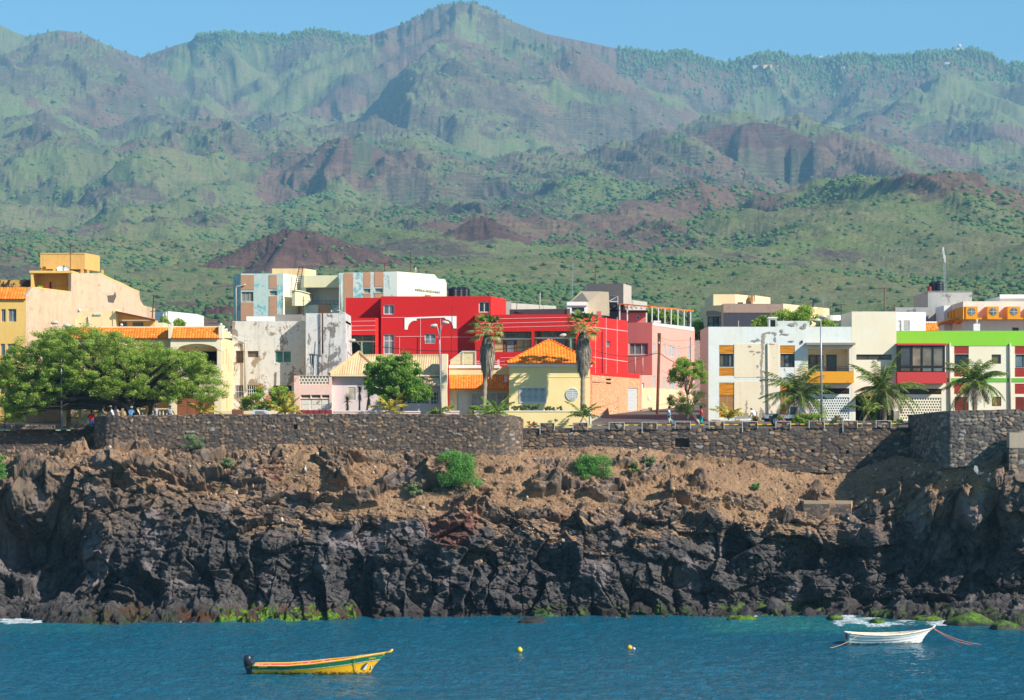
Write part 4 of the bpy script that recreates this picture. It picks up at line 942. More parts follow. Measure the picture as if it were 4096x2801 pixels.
# ================================================================== left part of the town
C_YEL = paint('ochre_plaster', lin(236, 194, 112), .2, 1, .85, None, .5, .35, .25); C_YLT = paint('cream_plaster', lin(236, 212, 164), .22, 1, .85, None, .5, .35, .2); C_PNK = paint('bare_pink_render', lin(206, 178, 150), .6, .6, .9, lin(184, 148, 120), .25, .3, .8)
C_TANK = paint('stained_ochre', lin(218, 174, 104), .4, 1.5, .9, None, .5, .35, .6); C_CRM = paint('pale_cream', lin(238, 222, 188), .12, 1, .85, None, .5, .35, .15); C_WHT = paint('whitewash', lin(238, 238, 234), .1, 1, .8, None, .5, .35, .15)
C_BRN = flat('brown_shutter', lin(150, 92, 62), .7)
view(1)
Hh = House('apartment_house', 'ochre apartment house at the far left with long bare plaster side wall and tank tower', 'building', [(-300, 218), (205, 218), (1162, 232)], 490, [C_YEL, C_PNK], 6, setback=.5)
for a in ((10,570,45,670),(65,568,130,670),(5,845,40,945),(60,845,125,945),(-90,568,-40,670),(2,1180,30,1240),(-90,845,-40,945)):
    Hh.open(0, 'win', *a, frame=F_AL, pane=G_TL if a[:2] == (5, 845) else G_GY if a[0] > 50 else G_DK, n=2, fw=.06)
Hh.finish()
Hh.poly(1, [(205,500),(205,462),(252,396),(565,434),(565,285),(790,285),(985,370),(1105,435),(1112,495),(1162,575),(1162,720),(205,720)], C_PNK, 'gable_wall', .3, .012)
Hh.poly(1, [(250,398),(262,392),(566,430),(566,438)], C_YEL, 'coping', .34, .03); Hh.poly(1, [(786,280),(1107,430),(1107,438),(786,289)], C_YEL, 'coping', .34, .03)
Hh.poly(1, [(850,462),(900,458),(915,430),(922,470),(900,522),(858,515)], paint('bare_patch', lin(96, 88, 82), .6, 4, .9), 'bare_patch', .02, .02)
tiles(W3(-300,490,217.8), W3(203,490,217.8), W3(248,398,219.2), W3(-300,398,219.2), T_OR, Hh.r)
r = Hh.r
b = MB(); Y0 = 224.2   # roof terrace room with open front
x0, x1 = WX(245, Y0), WX(566, Y0); zt, zb = WZ(283, Y0), WZ(440, Y0)
b.box(x0, Y0+2.6, zb, x1, Y0+2.75, zt); b.box(x0, Y0, zb, x0+.2, Y0+2.6, zt); b.box(x1-.2, Y0, zb, x1, Y0+2.6, zt); b.box(x0-.1, Y0-.1, zt+.002, x1+.1, Y0+4.5, zt+.2); b.build('terrace_room', C_YEL, r)
MB().box(WX(352, Y0), Y0+2.5, zb, WX(408, Y0+2.6), Y0+2.6, WZ(355, Y0+2.6)).build('door', F_BR, r)
MB().box(x0+.2, Y0-.05, zb, x1-.2, Y0+.1, WZ(432, Y0)).build('parapet', C_YEL, r)
Y1 = 227.4; T = lambda x: WX(x, Y1)
b = MB(); z0, z1, z2 = WZ(286, Y1), WZ(252, Y1), WZ(132, Y1)
for xx in (330, 420, 640): MB().box(T(xx), Y1, z0-.2, T(xx+22), Y1+.3, z1).build('tower_post', C_TANK, r)
MB().box(T(684), Y1+.4, z0-.3, T(700), Y1+.7, z1).build('tower_post', C_TANK, r); MB().box(T(760), Y1+3.0, z0-.4, T(778), Y1+3.3, z1+.1).build('tower_post', C_TANK, r); MB().box(T(320), Y1+2.8, z0-.2, T(345), Y1+3.1, z1).build('tower_post', C_TANK, r)
MB().box(T(300), Y1-.3, z0-1.6, T(790), Y1+4.2, z0-.1).build('tower_base', C_PNK, r)
p_ = [(T(320), Y1), (T(672), Y1), ((sx(793)-CX)*(Y1+4)/FPX, Y1+4), (T(340), Y1+4)]
MB().prism(p_, z1, z2).build('water_tank_tower', C_TANK, r); MB().prism([(x*1.0, y-.04) for x, y in p_], z2+.001, z2+.09).build('tank_coping', C_TANK, r)
# satellite dishes, aerial and washing on that roof
def dish(name, label, c, rx, rz, yaw, mat, matr):
    o = thing(name, label, 'satellite dish', (c[0], c[1], c[2]-rz-.2)); V = []; nR, nA = 6, 20; M = Vector((math.sin(yaw), -math.cos(yaw), .35)).normalized(); S = M.cross(Vector((0, 0, 1))).normalized(); U = S.cross(M)
    for i in range(nR+1):
        for j in range(nA):
            q = i/nR; a = 2*math.pi*j/nA; P = Vector(c)+S*(rx*q*math.cos(a))+U*(rz*q*math.sin(a))-M*(.28*rx*(1-q*q)); V.append(P)
    F = [(i*nA+j, i*nA+(j+1)%nA, (i+1)*nA+(j+1)%nA, (i+1)*nA+j) for i in range(nR) for j in range(nA)]
    W_ = [v-M*.03 for v in V]; n = len(V); b = MB().add(V+W_, F+[tuple(n+k for k in f[::-1]) for f in F]+[(nR*nA+j, n+nR*nA+j, n+nR*nA+(j+1)%nA, nR*nA+(j+1)%nA) for j in range(nA)]); b.build('reflector', mat, o, sm=True)
    MB().tube([Vector(c)-M*.25*rx, Vector((c[0], c[1]+.2, c[2]-rz-.2))], .035, 6).build('mount', M_GALV, o); MB().tube([Vector(c)-U*rz, Vector(c)+M*rx*.9], .018, 5).build('feed_arm', M_GALV, o); MB().ball(Vector(c)+M*rx*.9, .06).build('receiver', matr, o)
    return o
dish('satellite_dish', 'orange satellite dish on the roof terrace of the ochre house', tuple(W3(345, 256, 224.4)), .33, .30, -.7, flat('orange_dish', lin(245, 160, 30)), F_DK)
dish('satellite_dish', 'large white satellite dish tilted up beside the aerial mast', tuple(W3(503, 250, 224.6)), .56, .32, .3, flat('white_dish', (.66, .65, .6)), F_DK)
mast('aerial_mast', 'tall thin rusty mast in front of the ochre tank tower', [W3(558, 283, 224.3), W3(559, 62, 224.3)], [(W3(545, 125, 224.3), W3(580, 128, 224.3), .015)])
for xx, c, lb, wd in ((375, lin(220, 30, 40), 'red towel drying on the line of the ochre house terrace', 14), (318, lin(200, 215, 60), 'yellow green cloth drying at the left of the terrace line', 22)):
    o = thing('washing', lb, 'laundry', tuple(W3(xx, 400, 224))); g_ = np.linspace(0, 1, 9); V = []; F = []
    for i_ in range(9):
        for j_ in range(5):
            x_ = WX(xx-wd+2*wd*i_/8, 224); V.append((x_, 224+.03*math.sin(i_*1.4+j_*.4), WZ(386+j_*6, 224))); 
    F = [(i_*5+j_, (i_+1)*5+j_, (i_+1)*5+j_+1, i_*5+j_+1) for i_ in range(8) for j_ in range(4)]; MB().add(V, F).build('cloth', flat('cloth_%d' % xx, c, .9), o, sm=True)
V0 = House('ruined_wall', 'black stained old wall showing behind the orange tiles at far left', 'wall', [(-250, 227), (240, 227)], 338, paint('mouldy_plaster', lin(196, 158, 92), .5, 1, .9, lin(58, 52, 46), .95), 1); V0.finish()
# yellow villa behind the big tree
M_BST = paint('villa_trim', lin(240, 212, 158), .1, 1)
Hv = House('villa', 'cream two storey villa with orange tile strips and arched loggia behind the big tree', 'building', [(560, 214), (1355, 214), (1355, 213.2), (1758, 213.2), (1758+.0, 213.2), (1845, 222.3)][:4]+[(1845, 222.0)], 800, [C_YLT, C_YLT, C_CRM, C_YLT], 1.5, setback=.4)
Hv.open(2, 'void', 1385, 846, 1725, 1018, depth=2.4, mat=C_CRM)
Hv.open(2, 'door', 1405, 1265, 1700, 1412, mat=C_BRN, n=4)
Hv.open(0, 'shut', 575, 1270, 775, 1352, mat=C_BRN, n=4); Hv.open(0, 'void', 1090, 1240, 1330, 1412, depth=2.4, mat=C_CRM); Hv.open(0, 'void', 700, 880, 1250, 1000, depth=2.0, mat=C_CRM)
for a in ((1768, 905, 1776, 1010), (1795, 890, 1803, 1015), (1813, 930, 1819, 1070), (1832, 970, 1838, 1080), (1798, 1255, 1806, 1370)): Hv.open(3, 'win', *a, frame=F_BR, pane=G_DK, n=1, fw=.04)
Hv.finish()
# arch spandrel of the loggia
pts = [(1355,800),(1758,800),(1758,900),(1732,893)] + [(1732-(k/12)*330, 893-48*math.sin(math.pi*min(1, k/12*1.0))**.5) for k in range(1, 12)] + [(1395,900),(1355,900)]
Hv.poly(2, pts, C_CRM, 'arch', .35, .03)
MB().lathe(tuple(Hv.pt(2, 1741, 1016, -.15)), [(0, .17), (.1, .17), (.12, .13), (1.15, .12), (1.2, .17), (1.32, .17)], 12).build('column', F_WH, Hv.r, sm=True)
MB().lathe(tuple(Hv.pt(2, 1350, 1412, -.15)), [(0, .17), (.1, .17), (.12, .14), (1.35, .13), (1.4, .17), (1.5, .17)], 12).build('column', F_WH, Hv.r, sm=True)
Hv.panel(2, 1640, 902, 1695, 1012, C_BRN, .0, 'shutter', 0).location = (0, 2.2, 0); Hv.panel(2, 1420, 902, 1640, 1012, F_BR, .0, 'door').location = (0, 2.3, 0)
balustrade(Hv, 2, 1385, 1738, 1016, 1092, C_CRM, None, 16); balustrade(Hv, 0, 1085, 1380, 1357, 1415, C_YLT, None, 11, out=1.4)
for (a, b_, c_) in ((540, 1350, 0), (1368, 1742, 2)):
    Hv2 = Hv; tiles(Hv.pt(c_, a, 802, .25), Hv.pt(c_, b_, 802, .25), Hv.pt(c_, b_, 712, -.7), Hv.pt(c_, a, 712, -.7), T_OR, Hv.r, pitch=.22, course=.26)
    Hv.ob(c_, Hv.hit(c_, a)[0]-.1, Hv.hit(c_, b_)[0]+.1, WZ(714, 213.5), WZ(704, 213.5), -1.1, -.6).build('coping', C_CRM, Hv.r)
for x in (1352, 1752): Hv.ob(2, Hv.hit(2, x)[0]-.14, Hv.hit(2, x)[0]+.14, WZ(803, 213.3), WZ(700, 213.3), -.9, .1).build('roof_pier', C_CRM, Hv.r)
Hv.poly(3, [(1758, 800), (1758, 700), (1790, 730), (1838, 775), (1845, 800)], C_YLT, 'side_parapet', .25, .01)
for x, y in ((1752, 692), (1362, 692), (960, 695), (1775, 712), (1797, 735), (1820, 760), (1833, 778)): MB().ball(tuple(Hv.pt(2 if x < 1760 else 3, x, y, -.3 if x < 1760 else 0)), .13).build('finial_ball', F_WH, Hv.r, sm=True)
MB().lathe(tuple(Hv.pt(2, 1552, 872, -.8)), [(0, .02), (.05, .1), (.2, .12), (.26, .03), (.4, .02)], 8).build('lantern', F_DK, Hv.r)
Y2 = 218.5; b = MB(); b.box(WX(615, Y2), Y2, 17, WX(920, Y2), Y2+3.2, WZ(585, Y2)); b.box(WX(898, Y2), Y2-.06, 17, WX(922, Y2), Y2+3.25, WZ(568, Y2)); b.box(WX(585, Y2), Y2-.5, 17, WX(610, Y2), Y2-.1, WZ(645, Y2)); b.build('stair_tower', C_YLT, Hv.r)
MB().box(WX(745, Y2), Y2-.12, WZ(616, Y2), WX(808, Y2), Y2-.01, WZ(604, Y2)).build('lamp_box', F_WH, Hv.r); pipe([W3(703, 700, Y2-.08), W3(703, 628, Y2-.08)], .06, None, 'vent_pipe', Hv.r); MB().ball(tuple(W3(629, 577, Y2)), .14).build('finial_ball', F_WH, Hv.r)
b = MB(); b.slab([W3(922, 586, Y2-.4), W3(1232, 652, Y2-.4), W3(1232, 652, Y2+3), W3(922, 586, Y2+3)], (0, 0, 1), .16); b.build('porch_roof', F_BR, Hv.r)
MB().slab([W3(922, 583, Y2-.3), W3(1232, 649, Y2-.3), W3(1232, 649, Y2+3), W3(922, 583, Y2+3)], (0, 0, 1), .05).build('porch_tiles', T_OR, Hv.r)
b = MB(); b.box(WX(922, Y2), Y2+1.6, 17, WX(1230, Y2), Y2+1.8, WZ(655, Y2)); b.slab([W3(922, 590, Y2+1.6), W3(1230, 655, Y2+1.6), W3(922, 655, Y2+1.6)], (0, -1, 0), .2); b.build('porch_wall', C_YEL, Hv.r)
MB().box(WX(1232, Y2), Y2-.3, 17, WX(1300, Y2), Y2+2.6, WZ(678, Y2)).build('porch_pier', C_YLT, Hv.r)
for a in ((935, 672, 1010, 712), (1055, 672, 1137, 712)): MB().box(WX(a[0], Y2+1.6), Y2+1.53, WZ(a[3], Y2), WX(a[2], Y2+1.6), Y2+1.59, WZ(a[1], Y2)).build('window', G_BR, Hv.r)
# entrance steps, gate and garden balustrade of the villa
Y3 = 211.2; o = thing('entrance_stair', 'cream entrance stair with white balusters beside the dark gate', 'staircase', tuple(W3(700, 1480, Y3)))
b = MB()
for k in range(7): b.box(WX(660, Y3)+k*.28, Y3, 13.3, WX(660, Y3)+(k+1)*.28, Y3+1.4, 13.9+.16*k)
b.build('steps', C_YLT, o)
MB().slab([W3(642, 1455, Y3), W3(642, 1435, Y3), W3(830, 1350, Y3), W3(865, 1350, Y3), W3(865, 1372, Y3), W3(830, 1372, Y3)], (0, -1, 0), .18).build('handrail', C_YLT, o)
MB().box(WX(625, Y3), Y3-.1, 13.2, WX(650, Y3), Y3+.3, WZ(1355, Y3)).build('pier', C_YLT, o); MB().ball(tuple(W3(638, 1345, Y3)), .14).build('finial_ball', F_WH, o)
for k in range(9):
    P = W3(668+k*22, 1478-k*2, Y3+.1); MB().lathe(tuple(P), [(0, .05), (.1, .03), (.3, .06), (.5, .03), (.62+.03*k, .05)], 7).build('baluster', F_WH, o, sm=True)
o = thing('garden_gate', 'dark barred garden gate left of the entrance stair', 'gate', tuple(W3(570, 1510, Y3))); b = MB()
for k in range(12): b.box(WX(527+k*8.2, Y3), Y3, WZ(1512, Y3), WX(527+k*8.2, Y3)+.03, Y3+.04, WZ(1358, Y3))
for yy in (1360, 1430, 1500): b.box(WX(525, Y3), Y3-.02, WZ(yy+8, Y3), WX(622, Y3), Y3+.05, WZ(yy, Y3))
b.build('bars', F_BR, o); MB().box(WX(500, Y3), Y3-.1, 13.2, WX(523, Y3), Y3+.3, WZ(1350, Y3)).build('gate_post', C_YLT, o); MB().ball(tuple(W3(512, 1340, Y3)), .14).build('finial_ball', F_WH, o)
# white cube house behind
Hc = House('white_house', 'small plain white flat roofed house behind the villa', 'building', [(1165, 262), (1318, 258), (1566, 266)], 598, [C_WHT, C_WHT], 6); Hc.finish(); pipe([W3(1295, 700, 257.8), W3(1295, 610, 257.8)], .08, None, 'drain_pipe', Hc.r)
mast('utility_pole', 'leaning rusty pole behind the villa porch', [W3(1205, 700, 226), W3(1222, 455, 226)], [(W3(1195, 588, 226), W3(1258, 584, 226), .03)], None, .05, 'pole')
# ================================================================== turquoise guesthouse
view(2)
C_TQ = paint('turquoise_plaster', lin(186, 208, 202), .4, .8, .85, lin(132, 194, 198), .75, .3, .3); C_TQ2 = paint('pale_turquoise', lin(200, 216, 208), .2, .8, .85, lin(146, 202, 204), .6, .25, .25); C_TB = paint('brown_stripe', lin(186, 146, 116), .3, 1, .85, None, .5, .35, .3)
C_CW = paint('creamy_white', lin(236, 230, 206), .15, .8, .85, lin(176, 206, 200), .35, .2, .2); C_CG = paint('greenish_cream', lin(218, 214, 180), .2, 1)
YT = 245.0
Ht = House('guesthouse', 'turquoise and brown striped guesthouse with peeling paint and a lettered cream side', 'building', [(178, 247.5), (240, YT), (600, YT), (728, 249), (776, 248.5), (1070, 248.5), (1070, YT-.4), (1563, YT-.4), (1970, 256)], 212, [C_TQ, C_TQ, C_CW, C_TQ, C_TQ2, C_TQ, C_TQ, C_CW], 7, setback=.4, zb=16.0)
Ht.open(4, 'void', 790, 322, 1070, 462, depth=2.0, mat=paint('pale_inside', lin(236, 232, 224), .1, 1))
for a, b_ in (((245, 355, 347, 438), 3), ((485, 347, 546, 386), 1), ((240, 617, 264, 676), 1)): Ht.open(1, 'win', *a, frame=F_TN, pane=G_GY if b_ == 3 else G_BL, n=b_)
for a in ((1281, 328, 1338, 366), (1378, 326, 1443, 362)): Ht.open(6, 'win', *a, frame=F_TN, pane=G_BL, n=1, sill=C_TQ)
Ht.finish()
for a in ((240, 213, 352, 338), (240, 445, 349, 598), (480, 212, 547, 330), (480, 392, 547, 570)): Ht.panel(1, *a, C_TB, .04)
for a in ((650, 470, 762, 535), (895, 460, 1010, 560)): Ht.panel(3 if a[0] < 776 else 4, *a, C_TB, .04)
for a in ((1115, 196, 1190, 560), (1278, 190, 1340, 315), (1278, 370, 1340, 570), (1373, 186, 1447, 312), (1373, 368, 1447, 575)): Ht.panel(6, *a, C_TB, .04)
Ht.panel(6, 1192, 192, 1276, 575, C_TQ2, .02); Ht.panel(6, 1449, 186, 1562, 575, C_TQ2, .02)
MB().box(WX(776, 248.3), 248.15, WZ(318, 248.3), WX(1072, 248.3), 248.48, WZ(221, 248.3)).build('fascia', C_CG, Ht.r)
Ht.poly(7, [(1563, 212), (1563, 183), (1880, 209), (1972, 325), (1972, 420), (1563, 420)], C_CW, 'side_wall', .3, .02)
Ht.poly(6, [(1070, 195), (1563, 183), (1563, 212), (1070, 212)], C_TQ2, 'parapet', .3, .012)
Ht.poly(2, [(604, 345), (650, 350), (752, 382), (752, 475), (604, 475)], C_CG, 'stair_wall', .3, 1.1); Ht.poly(2, [(601, 340), (652, 345), (755, 376), (755, 384), (652, 354), (601, 349)], C_CG, 'stair_coping', .4, 1.2)
M_SIGN = flat('faded_green_letters', lin(110, 128, 104), .9)
text('RESIDÊNCIAL BAR RESTAURANTE', Ht, 7, 1822, 352, 22, M_SIGN, Ht.r, .04, sxk=1.25); text('GIRASSOL', Ht, 7, 1822, 390, 19, M_SIGN, Ht.r, .04, sxk=1.25)
Ht.panel(4, 790, 365, 838, 430, C_BRN, -.9, 'door', 1.0).location = (0, 1.0, 0)
b = MB(); 
for k in range(8):
    a0, a1 = 776+k*37, 776+(k+1)*37; A0, A1 = Ht.pt(4, a0, 462, .02), Ht.pt(4, a1, 462, .02); B0, B1 = Ht.pt(4, a0, 432, .02), Ht.pt(4, a1, 432, .02)
    b.tube([A0, B1], .02, 4); b.tube([A1, B0], .02, 4); b.tube([A0, B0], .025, 4)
b.tube([Ht.pt(4, 776, 430, .02), Ht.pt(4, 1070, 430, .02)], .03, 4); b.tube([Ht.pt(4, 776, 463, .02), Ht.pt(4, 1070, 463, .02)], .03, 4); b.build('balcony_rail', flat('blue_iron', lin(96, 130, 142)), Ht.r)
Yr = 249.5; C_BG = paint('beige_tower', lin(232, 202, 152), .35, 1)
MB().prism([(WX(505, Yr), Yr), (WX(780, Yr), Yr), (WX(878, Yr+3), Yr+3), (WX(600, Yr+3), Yr+3)], WZ(260, Yr), WZ(158, Yr)).build('roof_room', C_BG, Ht.r)
b = MB(); b.tube([W3(692, 350, 246.5), W3(738, 135, 247)], .04, 5); b.tube([W3(735, 350, 246.5), W3(768, 135, 247)], .04, 5)
for k in range(11): q = .08+k*.085; b.tube([W3(692+46*q, 350-215*q, 246.5), W3(735+33*q, 350-215*q, 246.5)], .03, 4)
b.build('ladder', M_RUST, Ht.r)
pipe([W3(280, 290, YT-.15), W3(268, 298, YT-.15), W3(205, 310, YT-.15), W3(199, 330, YT-.15), W3(199, 676, YT-.15)], .07, None, 'drain_pipe', Ht.r); pipe([W3(1088, 268, YT-.6), W3(1088, 520, YT-.6)], .07, None, 'drain_pipe', Ht.r); pipe([W3(1045, 515, YT-.7), W3(1085, 520, YT-.7), W3(1092, 532, YT-.7), W3(1195, 540, YT-.7), W3(1197, 575, YT-.7)], .07, None, 'drain_pipe', Ht.r)
fishbone(1458, 183, 108, 248, 'T shaped aerial left of the tall mast on the guesthouse roof', 130); fishbone(1748, 200, 143, 250, 'low aerial right of the tall mast on the guesthouse roof', 130)
mast('aerial_mast', 'tallest thin mast on the striped guesthouse roof', [W3(1676, 190, 248), W3(1676, 15, 248)], [(W3(1668, 100, 248), W3(1695, 100, 248), .015)]); pipe([W3(1721, 200, 249), W3(1721, 147, 249)], .07, None, 'vent_pipe', Ht.r)
# ================================================================== worn grey house
C_GR = paint('worn_grey_render', lin(216, 212, 202), .6, .7, .9, lin(170, 150, 126), .78, .28, .7); C_GR2 = paint('streaked_grey_render', lin(212, 210, 206), .6, .8, .9, lin(140, 136, 132), .75, .3, 1.0); C_GR3 = paint('dark_grey_render', lin(150, 144, 138), .5, 1, .9)
Hg = House('worn_house', 'weathered grey flat roofed house with stained walls and rusty downpipes', 'building', [(168, 223), (790, 223), (790, 221.5), (1130, 221.5)], 604, [C_GR, C_GR2, C_GR2], 9, setback=.45)
for a, p_, n_ in (((198, 855, 264, 958), G_BR, 1), ((298, 857, 390, 910), G_BR, 1)): Hg.open(0, 'win', *a, frame=F_WD, pane=p_, n=n_, din=.15)
Hg.open(0, 'win', 526, 854, 670, 958, frame=F_WH, pane=G_GN, n=2); Hg.open(0, 'grille', 194, 1148, 262, 1255, mat=F_WH); Hg.open(0, 'grille', 292, 1148, 388, 1240, mat=F_WH, h=[.3, .6]); Hg.open(0, 'grille', 515, 1150, 672, 1250, mat=F_BR, h=[.4, .7])
Hg.open(2, 'win', 815, 880, 860, 980, frame=F_WH, pane=G_GY, n=2); Hg.open(2, 'door', 863, 885, 900, 1062, mat=F_WH, n=1)
Hg.finish()
Hg.ob(2, 0, Hg.W[2][3], Hg.zt-.2, WZ(537, 221.5), -7, .004).build('upper_volume', C_GR2, Hg.r)
Yg = 225; b = MB(); b.box(WX(530, Yg), Yg, WZ(610, Yg), WX(760, Yg), Yg+3, WZ(548, Yg)); b.build('roof_box', C_GR3, Hg.r, 'dark grey roof box'); MB().box(WX(297, Yg), Yg-1, WZ(610, Yg), WX(530, Yg), Yg+2, WZ(567, Yg)).build('roof_box', C_WHT, Hg.r, 'low white roof box')
pipe([W3(220, 778, 222.8), W3(262, 780, 222.8), W3(276, 790, 222.8), W3(276, 1200, 222.8)], .08, None, 'drain_pipe', Hg.r); pipe([W3(932, 520, 221.3), W3(934, 880, 221.3)], .07, M_RUST, 'drain_pipe', Hg.r); pipe([W3(928, 880, 221.3), W3(928, 1060, 221.3)], .03, M_RUST, 'drain_pipe', Hg.r); pipe([W3(1007, 530, 223), W3(1007, 512, 223)], .07, None, 'vent_pipe', Hg.r); pipe([W3(795, 800, 221.2), W3(788, 1060, 221.2)], .06, None, 'drain_pipe', Hg.r)
for a in ((1160, 1003, 655, 976, 1050, 222, 'thin leaning bamboo pole against the grey house'),): mast('pole', a[6], [W3(a[3], 1060, 220.6), W3(a[1], a[2], 220.6)], [], flat('bamboo', lin(120, 110, 70)), .03, 'pole')
for x, yt, yb, lb in ((590, 390, 550, 'dark aerial pole on the grey house roof left'), (770, 395, 560, 'thin white pole rising behind the grey house roof'), (912, 415, 530, 'short twiggy pole on the grey house roof')): mast('aerial_mast', lb, [W3(x, yb, 226), W3(x, yt, 226)], [(W3(x-14, yt+35, 226), W3(x+16, yt+32, 226), .015)])
# ================================================================== red building
C_RD = paint('shaded_red_plaster', lin(200, 28, 30), .08, .6, .8, None, .5, .35, .10); C_RD2 = paint('sunlit_red_plaster', lin(228, 42, 36), .08, .6, .8, None, .5, .35, .10); M_LINE = flat('pale_score', lin(240, 190, 185), .8)  # same red twice: fronts coloured darker as shade, side walls brighter as sunlit
YR = 230.0
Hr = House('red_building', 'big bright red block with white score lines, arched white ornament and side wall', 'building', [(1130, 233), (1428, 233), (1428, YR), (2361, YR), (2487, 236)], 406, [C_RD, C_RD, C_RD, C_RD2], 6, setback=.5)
Hr.open(2, 'win', 1450, 464, 1542, 547, frame=F_WH, pane=G_BL, n=2); Hr.open(2, 'win', 1450, 714, 1542, 884, frame=F_WH, pane=G_GY, n=2, h=[.66]); Hr.open(2, 'win', 1798, 710, 1890, 795, frame=F_WH, pane=G_BL, n=2, bars=2)
Hr.open(2, 'win', 2257, 430+10, 2350, 530, frame=F_WH, pane=G_DK, n=2)
Hr.op[0] = []; Hr.zt_full = Hr.zt
# low left wing of the red block sits in front of chain wall 0
Hr.finish()
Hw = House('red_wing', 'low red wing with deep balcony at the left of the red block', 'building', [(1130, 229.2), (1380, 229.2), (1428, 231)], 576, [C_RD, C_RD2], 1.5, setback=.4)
Hw.open(0, 'void', 1130.5, 722, 1378, 887, depth=1.6, mat=paint('tan_inside', lin(150, 110, 86), .2, 1)); Hw.finish()
for y in (606, 646, 684): Hw.line(0, 1130, y, 1380, y-4, M_LINE); 
b = MB(); a0 = Hw.pt(0, 1132, 722, -1.3)
for a in ((1145, 722, 1260, 762), (1270, 720, 1350, 760)): Hw.panel(0, *a, G_BR, -1.2, 'window', 1.3)
Hw.panel(0, 1132, 768, 1376, 780, C_WHT, -1.0, 'lintel', 1.2); Hw.panel(0, 1140, 790, 1170, 887, G_GY, -1.2, 'window', 1.3); Hw.panel(0, 1172, 790, 1240, 887, M_DARK, -1.2, 'doorway', 1.3); Hw.panel(0, 1268, 788, 1350, 887, G_GN, -1.2, 'window', 1.3)
for x in (1143, 1262, 1352): Hw.panel(0, x, 722, x+8, 887, F_TN, -1.1, 'post', 1.2)
# white ornament
def arc(cx, cy, rx, ry, a0, a1, n=8): return [(cx+rx*math.cos(R(a0+(a1-a0)*k/n)), cy-ry*math.sin(R(a0+(a1-a0)*k/n))) for k in range(n+1)]
orn = [(1628,573),(1730,573),(1730,566),(1965,563),(1965,570)] ; orn = [(1628,574),(1964,562),(2068,562),(2068,666),(2040,666)]+arc(1978,666,62,76,0,90)+[(1964,574),(1730,582),(1730,600)]+arc(1716,676,62,76,90,180)+[(1654,676),(1628,676)]
Hr.poly(2, orn, C_WHT, 'ornament', .05, .05)
for y0_, xa, xb in ((574, 1432, 1628), (735, 1550, 1800), (740, 1895, 2250)): Hr.line(2, xa, y0_, xb, y0_-2, M_LINE)
for x, ya, yb in ((1585, 742, 884), (1763, 582, 884), (1932, 582, 1000)): Hr.line(2, x, ya, x, yb, M_LINE)
for k, x in enumerate((2013, 2060, 2105)):
    Y = 233.5+k*.4; o = thing('water_tank', ('front black water tank on the red roof', 'black water tank behind the front one on the red roof', 'last black water tank of the row on the red roof')[k], 'water tank', tuple(W3(x+30, 402, Y)))
    pr = [(0, .49), (.1, .5)]; z = .1
    while z < .8: pr += [(z+.03, .5), (z+.06, .475), (z+.1, .475), (z+.13, .5)]; z += .16
    pr += [(.92, .47), (1.0, .33), (1.02, .2), (1.08, .2)]; MB().lathe(tuple(W3(x+30, 420, Y)), pr, 24).build('tank', flat('black_plastic', (.012, .014, .02), .4), o, sm=True)
for k in range(3):
    P = W3(1262+k*28, 562, 234.5); o = thing('barrel', ('left white barrel lying on the red roof before the guesthouse', 'middle white barrel lying on the red roof', 'right white barrel lying on the red roof')[k], 'barrel', tuple(P)); b = MB(); b.tube([P, P+Vector((.1, .9, 0))], .24, 14); b.build('drum', F_WH, o, sm=True); MB().tube([P+Vector((.03, .25, 0)), P+Vector((.04, .3, 0))], .25, 14).build('hoop', F_AL, o)
view(3)
YW = 229.0
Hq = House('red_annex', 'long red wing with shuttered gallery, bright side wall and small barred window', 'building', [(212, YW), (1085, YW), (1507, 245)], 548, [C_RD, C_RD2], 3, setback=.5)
C_IN = paint('warm_inside', lin(170, 130, 96), .2, 1); F_SH = flat('cream_shutter', lin(214, 188, 136), .7); C_BRK = flat('red_brick_pier', lin(150, 84, 66), .9, 0, .5)
Hq.open(0, 'void', 380, 692, 690, 866, depth=1.0, mat=C_IN); Hq.open(0, 'void', 715, 688, 1066, 866, depth=1.0, mat=C_IN); Hq.open(1, 'win', 1320, 774, 1362, 822, frame=F_AL, pane=G_GY, n=2)
Hq.open(1, 'hole', 1290, 1000, 1291, 1001)
Hq.finish()
for a, m_ in (((465, 700, 565, 738), G_DK), ((580, 700, 650, 736), G_BR), ((662, 700, 689, 735), G_BR), ((783, 692, 875, 733), G_BR), ((890, 690, 1000, 730), G_DK), ((716, 696, 735, 735), G_BR)): Hq.panel(0, *a, F_TN, -.9, 'window_frame', .98); Hq.panel(0, a[0]+8, a[1]+5, a[2]-8, a[3]-4, m_, -.87, 'window', .95)
Hq.panel(0, 380, 745, 690, 760, C_WHT, -.7, 'lintel', .95); Hq.panel(0, 716, 738, 1066, 752, C_WHT, -.7, 'lintel', .95)
for a, n_ in (((375, 766, 450, 866), 1), ((566, 764, 622, 864), 1), ((628, 764, 684, 862), 1), ((722, 760, 740, 860), 1), ((790, 758, 850, 856), 1), ((1010, 752, 1050, 850), 1)):
    s0, s1, z0, z1 = Hq.rc(0, *a); o = Hq.ob(0, s0, s1, z0, z1, -.95, -.9).build('shutter', F_SH, Hq.r); b = MB(); zz_ = z0+.04
    while zz_ < z1-.06: Hq.ob(0, s0+.06, s1-.06, zz_, zz_+.06, -.9, -.86, b); zz_ += .11
    b.build('slat', F_SH, o)
for a in ((485, 768, 542, 864), (910, 758, 975, 820)): Hq.panel(0, *a, G_GY, -.9, 'window', .95)
for a in ((452, 766, 468, 866), (548, 764, 562, 866), (688, 762, 690, 866), (742, 690, 768, 860), (976, 756, 992, 850)): Hq.panel(0, *a, C_BRK, -.85, 'brick_pier', .95)
for y0_, y1_ in ((588, 576), (626, 612), (662, 648)): Hq.line(0, 215, y0_, 1083, y1_-6, M_LINE)
